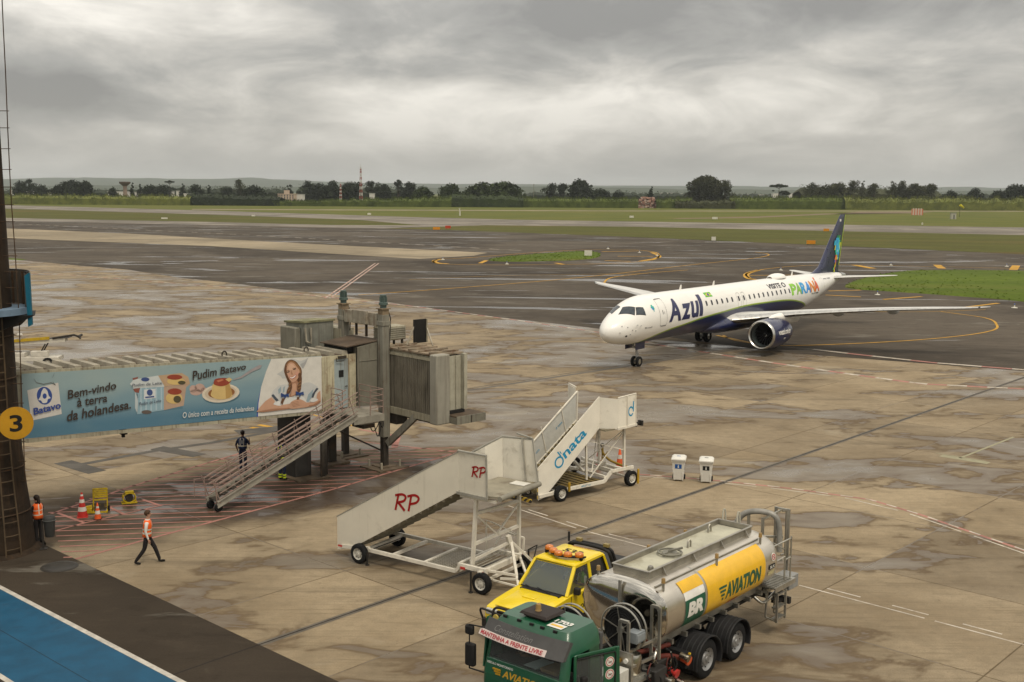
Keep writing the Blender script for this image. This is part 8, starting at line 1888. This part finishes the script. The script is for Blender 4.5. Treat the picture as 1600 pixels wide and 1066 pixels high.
# baggage belt loader far left
p = G(58, 573); root = empty('belt_loader', (p.x, p.y, 0), R(8), 'white belt loader with yellow sides and raised black tip beyond the bridge roof', 'belt loader')
wl = M('loader_white', (.52, .49, .42), .5, var=.1, dirt=((.2, .16, .1), .3, 2)); yl2 = M('loader_yellow', (.42, .28, .02), .55, var=.15)
mb = MB(); mb.box(-3.4, 1.6, -.75, .75, .45, .75); mb.box(-3.2, -.6, -.7, .7, .75, 1.05); mb.box(-.2, .9, -.72, -.2, .75, 1.15); mb.build('loader_body', wl, root, .03)
mb = MB(); mb.hexa([(-4, -.42, 1.35), (2.0, -.42, 1.75), (2.0, .42, 1.75), (-4, .42, 1.35)], [(-4, -.42, 1.6), (2.0, -.42, 2.0), (2.0, .42, 2.0), (-4, .42, 1.6)]); cv_ = mb.build('conveyor', wl, root)
mb = MB(); mb.hexa([(-4, -.5, 1.55), (1.0, -.5, 1.92), (1.0, -.421, 1.92), (-4, -.421, 1.55)], [(-4, -.5, 1.75), (1.0, -.5, 2.12), (1.0, -.421, 2.12), (-4, -.421, 1.75)]); mb.build('side_rail', yl2, cv_)
mb = MB(); mb.box(-4, 2.3, -.40, .40, 0, .03, M=Matrix.Translation((0, 0, 1.86)) @ Matrix.Rotation(-math.atan(.4/6), 4, 'Y')); mb.build('belt', iron, cv_)
mb = MB(); mb.tube([(1.2, -.46, 2.0), (2.6, -.46, 2.22), (2.9, -.46, 2.12), (3.05, -.46, 1.95)], .07, 8); mb.tube([(2.9, -.46, 2.1), (2.9, .46, 2.1)], .09, 8); mb.build('belt_tip', iron, cv_)
mb = MB(); mb.cyl((-.9, -.5, 1.9), (-.9, -.5, 2.25), .05, n=8); mb.lathe([(.0, .12), (.16, .10), (.2, 0), (.0, 0)], 14, 0, Matrix.Translation((-.9, -.5, 2.25))); mb.build('lamp_post', wl, root)
for a in (-2.0, .3): mb = MB(); mb.bar((a, -.4, .9), (a+.4, -.4, 1.6), .08); mb.bar((a, .4, .9), (a+.4, .4, 1.6), .08); mb.build('lift_arm', iron, root)
for x in (-2.6, .9):
    for y, o in ((-.72, -1), (.72, 1)): add_wheel(root, x, y, .36, .22, rimw, o)

# ================================================================== FAR FIELD
def field_sign(u, v, w, h, mat, label, cat='sign', lift=.35, name='marker_board', group=None, rz=.0):
    w, h, lift = w*.68, h*.72, lift*.8; p = G(u, v); root = empty(name, (p.x, p.y, -.03), math.atan2(-p.x, p.y)+rz, label, cat, group)
    mb = MB(); mb.box(-w/2, w/2, -.12, .12, lift, lift+h); b = mb.build('board', mat, root)
    mb = MB()
    for x in (-w*.35, w*.35): mb.cyl((x, 0, 0), (x, 0, lift), .05, n=6)
    mb.build('legs' if False else 'feet', M('iron_dark', (.03, .026, .022), .6), root)
wb = M('board_white', (.56, .54, .46), .6); ob = M('board_orange', (.55, .22, .015), .6); rb_ = M('board_red', (.40, .05, .02), .6)
grp = 'marker boards in the airfield grass'
for i, (u, v, w, h, m, lb) in enumerate([(257, 343.2, 3.6, .8, wb, 'long white marker board in the grass far left of the antenna masts'), (396, 339, 2.2, .9, wb, 'white marker board at the runway edge below the pink building'), (577, 336.5, 2.6, 1.2, wb, 'white marker board in the grass just right of the tall mast'), (987, 341.2, 3.0, 1.3, wb, 'white marker board in the grass left of the lone big tree'), (1117, 343.5, 3.6, 1.4, wb, 'wide white marker board in the grass below the lone big tree'), (919, 401.5, 2.1, 1.35, wb, 'white board on the small turf island'), (1115, 377.5, 1.6, 1.3, wb, 'small white board at the taxiway grass edge'), (1441, 352.5, .8, 1.2, wb, 'tiny pale post in the grass right of the tail fin'),
    (1267, 383, 3.0, 1.15, ob, 'orange location board in the grass left of the tail fin'), (1291, 362.5, 2.6, 1.1, ob, 'orange board beside the runway, right next to the tail fin tip'), (700, 358.2, 2.6, 1.2, rb_, 'red instruction board at the taxiway connector'), (682, 360.2, 3.2, 1.1, ob, 'orange board beside the red instruction board')]):
    field_sign(u, v, w, h, m, lb, group=grp)
for i, (u, v, lb) in enumerate([(718, 331.5, 'thin white marker post in the grass, upper of a pair'), (718.6, 337, 'thin white marker post in the grass, lower of a pair')]):
    p = G(u, v); root = empty('marker_post', (p.x, p.y, -.03), 0, lb, 'marker post', 'white marker posts'); mb = MB(); mb.cyl((0, 0, 0), (0, 0, 2.2), .35, .3, 8); mb.build('post', wb, root); mb = MB(); mb.box(-.45, .45, -.45, .45, 2.2, 2.35); mb.build('post_cap', wb, root)
# low lights in the asphalt edges
for i, (u, v, lb) in enumerate([(1027, 399.8, 'white taxiway edge light at the tip of the small island'), (999, 395, 'white edge light beside the small turf island, upper one'), (950, 389, 'white edge light behind the small island'), (1220, 422.5, 'white edge light in front of the aircraft dome'), (1392, 414.8, 'white edge light above the large turf island'), (1573, 416.8, 'white edge light at the far right of the large turf island'), (1371, 461, 'white edge light in front of the large turf island'), (1585, 481.5, 'white edge light at the right end of the wing tip loop'), (692, 406, 'white edge light at the left tip of the small island loop'), (792, 413, 'white edge light at the front of the small island loop')]):
    p = G(u, v); root = empty('edge_light', (p.x, p.y, 0), 0, lb, 'edge light', 'taxiway edge lights'); root.scale = (.6, .6, .7); mb = MB(); mb.lathe([(.55, 0), (.55, .08), (.2, .16), (.10, .2), (.10, .45), (.0, .5)], 12); mb.build('lamp_body', wb, root); mb = MB(); mb.lathe([(.09, .5), (.12, .55), (.10, .7), (0, .75)], 10); mb.build('lens', M('lens_blue', (.05, .10, .3), .3), root)
# striped end-of-runway screen and wind sock
p = G(1433, 336.5); root = empty('striped_screen', (p.x, p.y, -.03), math.atan2(-p.x, p.y), 'orange and white striped screen standing in the far grass', 'screen')
w = 17.0/FPX*p.y; h = 11.0/FPX*p.y; sp_ = M('screen_salmon', (.50, .17, .09), .7); sw_ = M('screen_white', (.52, .46, .38), .7)
mb = MB(); n = 9
for k in range(n): mb.box(-w/2+w*k/n, -w/2+w*(k+1)/n-.004, -.3, .3, .1, h-(.1 if k % 2 else .4), k % 2)
mb.build('striped_boards', [sp_, sw_], root)
mb = MB()
for x in (-.45, 0, .45): mb.bar((x*w, .3, 0), (x*w, 2.0, 0), .2); mb.bar((x*w, .3, h*.8), (x*w, 2.0, 0), .15)
mb.build('back_struts', M('iron_dark', (.03, .026, .022), .6), root)
p = G(1499, 339.5); root = empty('windsock', (p.x, p.y, -.03), 0, 'small yellow windsock on a pole in the far grass', 'windsock'); s = p.y/FPX
mb = MB(); mb.cyl((0, 0, 0), (0, 0, 18*s), .10, n=6); mb.build('pole', M('iron_dark', (.03, .026, .022), .6), root)
mb = MB(); mb.lathe([(2.0*s, 0), (1.8*s, 3*s), (1.1*s, 8*s)], 12, 0, Matrix.Translation((0, 0, 19*s)) @ Matrix.Rotation(R(128), 4, 'Y')); mb.build('sock', M('sock_yellow', (.52, .45, .03), .7), root, solid=.03)
p = G(1489, 342.5); root = empty('equipment_hut', (p.x, p.y, -.03), 0, 'small pale equipment cabinet beside the windsock', 'cabinet'); mb = MB(); mb.box(-1.2, 1.2, -1, 1, 0, 3.0); b = mb.build('hut_wall', M('hut_pale', (.38, .37, .30), .7), root); mb = MB(); mb.box(-1.35, 1.35, -1.15, 1.15, 3.0, 3.2); mb.build('hut_roof', M('hut_roof_grey', (.2, .2, .18), .7), root); mb = MB(); mb.box(-.3, .45, -1.05, -1.001, .1, 2.2); mb.build('door', M('hut_door', (.12, .12, .11), .6), root)

# ------------------------------------------------------------------ vegetation
def leafmat(name, c, dark, v=.5):
    t = NT(name); n = t.noise(.16, 4, .6); f = t.noise(1.4, 4, .7); c_ = t.mix(t.step(n, .34, .66), dark, c); c_ = t.mix(t.math('MULTIPLY', t.step(f, .35, .75), v), c_, tone(c, 1.45)); t.set('Base Color', c_); t.set('Roughness', .85); t.set('Specular IOR Level', .15); return t.mat
LF = dict(dark=leafmat('leaf_dark', (.022, .030, .013), (.010, .014, .008)), mid=leafmat('leaf_mid', (.034, .048, .013), (.016, .024, .009)), olive=leafmat('leaf_olive', (.050, .054, .022), (.026, .028, .014)), cane=leafmat('leaf_cane', (.082, .104, .020), (.036, .050, .012)), pale=leafmat('leaf_pale', (.135, .148, .034), (.062, .072, .020)))
bark = M('bark_brown', (.075, .055, .04), .9, var=.3)
def leaf(mb, p, s, rng, m=0):
    a = Vector((rng.gauss(0, 1), rng.gauss(0, 1), rng.gauss(0, .7))).normalized(); b = a.cross(Vector((rng.gauss(0, 1), rng.gauss(0, 1), rng.gauss(0, 1)))).normalized()
    w = s*rng.uniform(.5, 1.1); h = s*rng.uniform(.4, .9)
    mb.add([p-a*w, p-b*h*.9, p+a*w*.9, p+b*h], [(0, 1, 2, 3)], m)
def tree(u, vtop, width, kind, label, Y=None, vb=321.0, tint='dark', group='trees beyond the airfield'):
    Y = Y or 960.0; s = Y/FPX; rng = random.Random(int(u*7+vtop))
    q = AT(u, vtop, Y); H = q.z+.5; x = q.x; W = width*s/2*1.6
    root = empty('tree', (x, Y, -.06), 0, label, 'tree', group)
    mb = MB(); th = H*(.55 if kind in ('round', 'loose') else .86)
    mb.tube([(0, 0, 0), (rng.uniform(-.3, .3), 0, th*.5), (rng.uniform(-.6, .6), 0, th)], [max(.3, W*.07), max(.24, W*.055), .12], 7)
    cr = MB(); lobes = []
    if kind == 'round':
        for k in range(14): a = rng.uniform(0, 2*PI); r_ = W*rng.uniform(.1, .70); lobes.append((Vector((r_*math.cos(a), r_*math.sin(a)*.8, H*rng.uniform(.25, .82))), W*rng.uniform(.30, .46)))
        lobes.append((Vector((0, 0, H*.82)), W*.45)); lobes.append((Vector((0, 0, H*.5)), W*.8))
    elif kind == 'loose':
        for k in range(22): a = rng.uniform(0, 2*PI); r_ = W*rng.uniform(.05, .85); z = H*rng.uniform(.22, .92); lobes.append((Vector((r_*math.cos(a)*(1.15-z/H*.5), r_*math.sin(a)*.8, z)), W*rng.uniform(.20, .36)))
        lobes.append((Vector((0, 0, H*.93)), W*.2))
        for p, r_ in lobes[:8]: mb.tube([(0, 0, th*.5), (p.x*.5, p.y*.5, p.z*.75), (p.x, p.y, p.z)], [.22, .15, .07], 5)
    elif kind == 'conifer':
        for k in range(9): z = H*(.25+.72*k/8); r_ = W*(1-k/9)*.9; lobes.append((Vector((rng.uniform(-.2, .2)*W, 0, z)), max(.6, r_*.75)))
    elif kind == 'umbrella':
        for k in range(9): a = 2*PI*k/9; lobes.append((Vector((W*.62*math.cos(a), W*.62*math.sin(a), H*.90)), W*.26))
        lobes.append((Vector((0, 0, H*.93)), W*.35)); lobes.append((Vector((W*.5, 0, H*.62)), W*.45)); lobes.append((Vector((W*.85, 0, H*.58)), W*.3)); lobes.append((Vector((-W*.5, 0, H*.70)), W*.12))
        for k in range(6): a = 2*PI*k/6; mb.tube([(0, 0, H*.8), (W*.55*math.cos(a), W*.5*math.sin(a), H*.89)], [.2, .08], 5)
    flat_ = .38 if kind == 'umbrella' else .85
    for c, r_ in lobes:
        n = int(70+r_*r_*9) if kind != 'loose' else int(46+r_*r_*11)
        for _ in range(min(n, 330)):
            d = Vector((rng.gauss(0, 1), rng.gauss(0, 1), rng.gauss(0, 1))).normalized(); rr = r_*rng.uniform(.45, 1.12)
            p = c+Vector((d.x*rr, d.y*rr, d.z*rr*flat_))
            if p.z < .3: continue
            leaf(cr, p, max(.55, r_*.20), rng)
    mb.build('trunk', bark, root); cr.build('crown', LF[tint], root, fix=False)
T_ = [(31, 282, 17, 'round', 'dark rounded tree at the far left edge, next to the pillar'), (46, 281, 19, 'loose', 'loose tree right of the first dark tree by the pillar'), (65, 288.5, 17, 'round', 'low dark tree above the pale roofs on the left'), (91, 289, 18, 'round', 'squat dark tree left of the broad twin trees'), (113, 284, 26, 'round', 'broad dark tree, left of a pair on the left'), (131, 284.5, 24, 'round', 'broad dark tree, right of a pair on the left'),
      (176, 292.5, 13, 'round', 'small dark tree left of the water tower'), (206, 286.5, 9, 'conifer', 'dark pointed tree just right of the water tower'), (218, 288.5, 11, 'conifer', 'second pointed tree right of the water tower'), (234, 290, 20, 'round', 'low dark tree in the wood right of the water tower'), (252, 290, 20, 'round', 'low dark tree under the lone tall tree'), (265, 281.5, 11, 'umbrella', 'lone flat-topped tall tree right of the water tower'), (286, 288, 15, 'conifer', 'dark pointed tree right of the lone flat-topped tree'), (305, 288.5, 17, 'round', 'dark tree at the right end of the low left wood'),
      (327, 290, 12, 'conifer', 'small pointed tree left of the grey rounded one'), (355, 290.5, 15, 'round', 'low tree left of the lone greyish tall tree'), (374, 281.5, 17, 'loose', 'lone greyish tall tree left of the pink building'), (398, 292.5, 24, 'round', 'low tree between the grey tree and the pink building'), (453, 288.5, 10, 'loose', 'thin tree behind the pink building'),
      (481, 282, 20, 'round', 'tall dark tree right of the pink building'), (500, 286.5, 20, 'round', 'dark tree left of the short mast'), (520, 283, 22, 'round', 'dark tree just left of the short mast'), (546, 286, 24, 'round', 'dark tree between the two masts'), (583, 284.5, 18, 'loose', 'dark tree right of the tall mast'), (600, 287.5, 18, 'round', 'rounded dark tree left of the tall twin tree'), (622, 280.5, 14, 'loose', 'tallest tree right of the tall mast'), (638, 284, 18, 'round', 'dark tree at the right end of the mast wood'),
      (661, 295, 26, 'round', 'low bushy tree after the mast wood'), (706, 291.5, 30, 'round', 'green bushy tree, left in the green mass'), (754, 291.5, 36, 'round', 'green domed tree, middle of the green mass'), (786, 293.5, 42, 'round', 'wide olive domed tree at the right of the green mass'),
      (861, 287.5, 22, 'loose', 'loose tree, left of a pair beyond the cane hedge'), (879, 287.5, 20, 'loose', 'loose tree, right of a pair beyond the cane hedge'), (905, 281, 27, 'round', 'tall grey-green tree left of the cane gap'), (937, 297.5, 22, 'round', 'low tree right of the tall grey-green tree'), (966, 297, 14, 'round', 'small round tree left of the brick heap'), (1018, 292.5, 15, 'conifer', 'pointed dark tree above the brick heap'),
      (1094, 279.5, 36, 'loose', 'large lone tree, left half'), (1115, 278.5, 38, 'loose', 'large lone tree, middle'), (1133, 283.5, 22, 'loose', 'large lone tree, slim right side'), (1217, 288, 21, 'umbrella', 'flat-topped umbrella pine above the hedge'), (1270, 287.5, 24, 'loose', 'first tree of the right-hand wood'), (1292, 288, 20, 'round', 'dark tree in the right-hand wood, second'), (1313, 285.5, 24, 'round', 'dark rounded tree right of the tail fin'), (1333, 282, 18, 'loose', 'tall feathery tree in the right-hand wood'), (1348, 283, 14, 'conifer', 'slim pointed tree in the right-hand wood'), (1366, 287, 18, 'loose', 'feathery tree left of the tallest pair'), (1394, 283, 15, 'loose', 'tall slim tree, left of the tallest pair on the right'), (1411, 283.5, 24, 'loose', 'tall broad tree, right of the tallest pair on the right'), (1431, 289, 28, 'loose', 'olive tree above the striped screen'), (1453, 290, 26, 'loose', 'last olive tree of the right-hand wood'), (1486, 297.5, 17, 'round', 'low dark tree left of the windsock hedge'), (1523, 294.5, 20, 'round', 'rounded grey-green tree on the far right'), (1561, 299, 22, 'round', 'low dark tree on the far right'), (1585, 291, 28, 'round', 'dark wide tree at the right edge'), (1606, 294, 24, 'round', 'dark tree cut by the right edge')]
for u, v, w, k, lb in T_:
    tint = 'mid' if 640 < u < 800 else ('olive' if 1080 < u < 1140 or 1260 < u < 1470 or 360 < u < 380 else 'dark')
    tree(u, v, w, k, lb, Y=(930 if 640 < u < 800 else (960 if 1080 < u < 1140 else 1020)), tint=tint)
def hedge(name, u0, u1, v0, v1, tint, label, Y=905.0, depth=14.0, jag=1.0, cat='hedge', dens=1.0):
    """a bank of foliage: v0, v1 the top line at either end"""
    rng = random.Random(int(u0*3+u1)); mb = MB(); a, b = AT(u0, v0, Y), AT(u1, v1, Y); L = (b.x-a.x); n = int(L*11*dens)
    steps = 40; hts = []
    for k in range(int(L/2.2)+2): hts.append(rng.uniform(.80, 1.06) if jag else rng.uniform(.93, 1.02))
    core = MB(); m = len(hts)
    cs = []
    for k in range(m): f = k/(m-1); h = (a.z+(b.z-a.z)*f)*hts[k]*.86; x = a.x+L*f; cs.append([(x, Y+1.2, -.1), (x, Y+1.4, h*.7), (x, Y+depth*.4, h), (x, Y+depth, h*.8), (x, Y+depth, -.1)])
    mb.loft(cs, closed=False, caps=False, smooth=True)
    for _ in range(n):
        f = rng.random(); k = f*(m-1); i = int(k); hh = (a.z+(b.z-a.z)*f)*(hts[i]+(hts[min(m-1, i+1)]-hts[i])*(k-i)); z = hh*(1-rng.random()**1.6*.98); y = Y+rng.uniform(-.4, 1.6)+ (depth*.5*(z/hh)**3*rng.random())
        p = Vector((a.x+L*f, y, z))
        if tint in ('cane', 'pale'):
            t_ = rng.uniform(-.35, .35); h2 = rng.uniform(.8, 1.9); w2 = rng.uniform(.12, .30); mb.add([p+Vector((-w2, 0, -h2*.5)), p+Vector((w2, 0, -h2*.5)), p+Vector((w2*.6+t_, -.3, h2*.5)), p+Vector((-w2*.6+t_, -.3, h2*.5))], [(0, 1, 2, 3)])
        else: leaf(mb, p, rng.uniform(.4, .95), rng)
    o = mb.build(name, LF[tint], None, fix=False); return tag(o, label, cat, None, 'stuff')
hedge('hedge', -60, 296, 301, 304, 'pale', 'light green scrub bank along the far left of the airfield', Y=880, dens=.8)
hedge('shrubbery', 288, 436, 297, 305, 'dark', 'dark shrubbery in front of the pink building', Y=885, depth=24)
hedge('cane_hedge', 424, 705, 313, 306, 'cane', 'cane hedge running below the antenna masts', Y=885)
hedge('shrubbery', 688, 818, 300, 303, 'mid', 'green shrub mass in the middle of the far edge', Y=895, depth=24)
hedge('cane_hedge', 806, 998, 307.5, 308.5, 'cane', 'cane hedge left of the brick heap', Y=905, jag=0)
hedge('cane_hedge', 1026, 1082, 308, 308, 'cane', 'short cane hedge right of the brick heap', Y=905)
hedge('shrubbery', 1056, 1150, 312, 311, 'olive', 'undergrowth below the lone big tree', Y=900)
hedge('cane_hedge', 1142, 1330, 306.5, 306, 'cane', 'cane hedge between the lone tree and the right-hand wood', Y=905, jag=0)
hedge('cane_hedge', 1322, 1700, 306.5, 307, 'pale', 'pale green cane hedge along the far right', Y=900)
hedge('treeline', -200, 230, 296.5, 293, 'dark', 'dark low wood behind the far left roofs', Y=1250, depth=60, dens=.6)
hedge('treeline', 225, 440, 291, 291.5, 'dark', 'dark low wood between the water tower and the pink building', Y=1200, depth=60, dens=1.0)
hedge('treeline', 462, 660, 286, 289, 'dark', 'dark low wood behind the masts', Y=1150, depth=60, dens=.9)
hedge('treeline', 820, 1090, 297.5, 298.5, 'dark', 'distant dark wood beyond the brick heap', Y=1400, depth=60, dens=.3)
hedge('treeline', 1130, 1260, 300.5, 300.5, 'dark', 'distant dark wood beyond the umbrella pine', Y=1500, depth=60, dens=.3)
hedge('treeline', 1255, 1475, 287.5, 290, 'olive', 'undergrowth of the right-hand wood', Y=1060, depth=40, dens=.9)
hedge('treeline', 1470, 1750, 301, 300, 'dark', 'distant dark wood at the far right', Y=1300, depth=60, dens=.3)
# ------------------------------------------------------------------ buildings, masts, tower beyond the fence
def block(name, u0, u1, vt, vb, Y, wall, roofm, label, cat='building', rows=2, cols=5, extra=None):
    a, b = AT(u0, vt, Y), AT(u1, vb, Y); w, zt = b.x-a.x, a.z
    root = empty(name, (a.x, Y, -.06), 0, label, cat, 'small buildings beyond the airfield'); mb = MB(); mb.box(0, w, 0, w*.6+6, 0, zt); mb.build('wall', wall, root)
    mb = MB(); mb.box(-.3, w+.3, -.3, w*.6+6.3, zt, zt+.4); mb.build('roof', roofm, root)
    for r_ in range(rows):
        for c in range(cols): mb = MB(); x = w*(c+.3)/cols; z = zt*(.30+.62*r_/max(1, rows))+zt*.08; mb.box(x, x+w*.36/cols, -.12, -.001, z, z+zt*.17); mb.build('window', M('far_window', (.06, .06, .065), .3), root)
    if extra: extra(root, w, zt)
    return root
pink = M('wall_pale_pink', (.46, .36, .28), .8); wht_ = M('wall_white', (.54, .52, .48), .8); tile = M('roof_tile', (.22, .12, .08), .85); gr_ = M('roof_grey', (.34, .33, .31), .7)
def pb_extra(root, w, zt): mb = MB(); mb.box(w*.36, w*.60, 1, 8, zt+.4, zt+3.2); mb.build('rooftop_tower', pink, root)
block('apartment_building', 434, 460, 303.5, 312, 930, pink, pink, 'pale pink flat-roofed building behind the dark shrubbery', rows=3, cols=6, extra=pb_extra)
block('white_house', 460, 473, 304, 311, 940, wht_, gr_, 'white house attached right of the pink building', rows=1, cols=3)
for i, (u0, u1, vt, Y, lb) in enumerate([(16, 32, 297.2, 1100, 'low white shed at the far left edge'), (38, 56, 298.5, 1100, 'pale shed with a low roof right of the pillar'), (63, 77, 299, 1120, 'small pale shed between the left trees'), (122, 134, 299.2, 1100, 'white shed in front of the twin dark trees'), (168, 196, 299.3, 1100, 'long white shed left of the water tower'), (203, 216, 300.5, 1100, 'low white shed right of the water tower'), (220, 228, 300, 1100, 'small pale hut in the low wood'), (249, 267, 299.4, 1090, 'white shed under the lone flat-topped tree'), (275, 282, 298.6, 1090, 'small white block right of the flat-topped tree'), (287, 296, 303, 1000, 'tiny white hut at the dark shrubbery'), (577, 584, 302.5, 960, 'small white hut right of the tall mast'), (1033, 1056, 301.5, 1900, 'distant white shed row left of the lone tree'), (1066, 1080, 303, 1850, 'distant pale shed beside the lone tree'), (1170, 1196, 303.8, 1800, 'distant cream houses left of the umbrella pine'), (1156, 1164, 304.5, 1750, 'distant white house left of the cream houses'), (1208, 1216, 302.5, 1500, 'white block under the umbrella pine'), (1233, 1238, 302.0, 1500, 'small white tower block right of the umbrella pine'), (1256, 1264, 303.5, 1500, 'white hut at the start of the right-hand wood')]):
    block('white_shed', u0, u1, vt, 312, Y, wht_, gr_ if i % 3 else wht_, lb, rows=1, cols=2)
# heap of pinkish bricks in the gap of the hedge
p0, p1 = AT(997, 312, 915), AT(1028, 312, 915); rng = random.Random(4)
mb = MB()
for _ in range(260):
    x = rng.uniform(p0.x, p1.x); h = (p0.z+2.0)*min(1, 3*(1-abs((x-p0.x)/(p1.x-p0.x)*2-1)))*rng.uniform(.0, 1.0); s = rng.uniform(.4, 1.1); mb.box(x-s, x+s, 915+rng.uniform(0, 6), 921, max(0, h-.8), h+.3, rng.randrange(3))
tag(mb.build('brick_heap', [M('brick_pink', (.40, .24, .18), .9), M('brick_pale', (.46, .36, .30), .9), M('brick_brown', (.24, .13, .10), .9)], None), 'long heap of pinkish bricks in the hedge gap', 'brick heap', None, 'stuff')
# masts
def mast(u, vtop, Y, w0, label):
    q = AT(u, vtop, Y); H = q.z; root = empty('radio_mast', (q.x, Y, -.06), .3, label, 'radio mast', 'red and white lattice masts'); n = 12
    mats = [M('mast_red', (.22, .05, .035), .6), M('mast_white', (.50, .48, .44), .6)]; mb = MB()
    for k in range(n):
        z0, z1 = H*k/n*.93, H*(k+1)/n*.93; a, b = w0*(1-.72*k/n), w0*(1-.72*(k+1)/n)
        for sx, sy in ((1, 1), (1, -1), (-1, 1), (-1, -1)): mb.bar((sx*a, sy*a, z0), (sx*b, sy*b, z1), .30, .30, k % 2)
        mb.bar((-a, -a, z0), (b, -b, z1), .2, .2, k % 2); mb.bar((a, -a, z0), (-b, -b, z1), .2, .2, k % 2)
    mb.build('lattice', mats, root)
    mb = MB(); mb.cyl((0, 0, H*.92), (0, 0, H), .16, n=6); mb.build('aerial', mats[1], root)
    for k in (.55, .72, .86): mb = MB(); mb.box(-w0*.5, w0*.5, -w0*.5, w0*.5, H*k, H*k+.8); mb.build('platform', mats[0], root)
mast(563.5, 256.5, 960, 1.25, 'tall red and white lattice mast rising above the wood'); mast(532, 284, 960, 1.0, 'shorter red and white lattice mast left of the tall one')
p = AT(195, 284, 1050); root = empty('water_tower', (p.x, 1050, -.06), 0, 'flat-topped concrete water tower among the left trees', 'water tower')
mb = MB(); mb.lathe([(2.0, 0), (1.7, p.z*.7), (2.0, p.z*.8)], 12); mb.build('shaft', M('tower_pinkish', (.27, .20, .16), .8), root); mb = MB(); mb.lathe([(2.0, p.z*.8), (5.0, p.z*.92), (5.2, p.z), (0, p.z+.2)], 12); mb.build('tank', M('tower_brown', (.13, .10, .08), .8), root)
p = AT(834, 289, 1000); root = empty('light_mast', (p.x, 1000, -.06), 0, 'slim pole beyond the hedge left of the loose pair of trees', 'pole'); mb = MB(); mb.cyl((0, 0, 0), (0, 0, p.z), .25, .15, 6); mb.build('pole', M('pole_grey', (.2, .19, .15), .6), root); mb = MB(); mb.box(-.6, .6, -.3, .3, p.z-.2, p.z+.6); mb.build('lamp_head', M('pole_grey', (.2, .19, .15), .6), root)
# ------------------------------------------------------------------ hills
def hills(name, Y, pts, mat, seed):
    rng = random.Random(seed); mb = MB(); pts = [(u, v) for u, v in pts]; cols = []
    us = [pts[0][0]+(pts[-1][0]-pts[0][0])*k/160 for k in range(161)]
    ph = [rng.uniform(0, 6) for _ in range(6)]
    for u in us:
        for (ua, va), (ub, vb) in zip(pts, pts[1:]):
            if ua <= u <= ub: t_ = (u-ua)/(ub-ua); t_ = t_*t_*(3-2*t_); v = va+(vb-va)*t_; break
        v += sum(math.sin(u*.02*(i+1)**1.3+ph[i])*.55/(i+1) for i in range(6))
        q = AT(u, v, Y); h = max(2, q.z); cols.append([(q.x*.86, Y*.86, -2), (q.x*.9, Y*.9, h*.25), (q.x*.95, Y*.95, h*.62), (q.x, Y, h), (q.x*1.15, Y*1.15, h*.5), (q.x*1.3, Y*1.3, -3)])
    mb.loft(cols, closed=False, caps=False); return tag(mb.build(name, mat, None, fix=False), kind='structure')
mh = turf('hill_forest', (.030, .044, .020), (.052, .066, .028), (.07, .07, .035), .05)
hills('hills', 9000, [(-500, 279), (0, 280), (60, 277.5), (130, 278), (200, 279), (280, 279.5), (330, 279), (400, 277.5), (440, 281), (520, 285), (640, 286.5), (760, 287.5), (850, 288.5), (950, 289.5), (1100, 291), (1250, 292), (1420, 293.5), (1500, 292.5), (1600, 294), (2100, 294)], mh, 1)
hills('hills', 5200, [(-500, 290), (0, 291), (150, 289), (300, 290.5), (500, 292), (700, 293), (840, 291.5), (980, 293.5), (1100, 295.5), (1250, 297.5), (1450, 300), (1550, 298.5), (1700, 299), (2100, 299)], mh, 2)
# ------------------------------------------------------------------ air
hz = bpy.data.materials.new('haze_air'); hz.use_nodes = True; nt = hz.node_tree; nt.nodes.clear()
ho = nt.nodes.new('ShaderNodeOutputMaterial'); hv_ = nt.nodes.new('ShaderNodeVolumePrincipled'); hv_.inputs['Color'].default_value = (.86, .92, .95, 1); hv_.inputs['Density'].default_value = 0.00006; hv_.inputs['Anisotropy'].default_value = .0
nt.links.new(hv_.outputs[0], ho.inputs['Volume'])
mb = MB(); mb.box(-9500, 9500, -320, 14500, -4.0, 190)
o = mb.build('haze', hz); tag(o, kind='stuff'); o.display_type = 'BOUNDS'
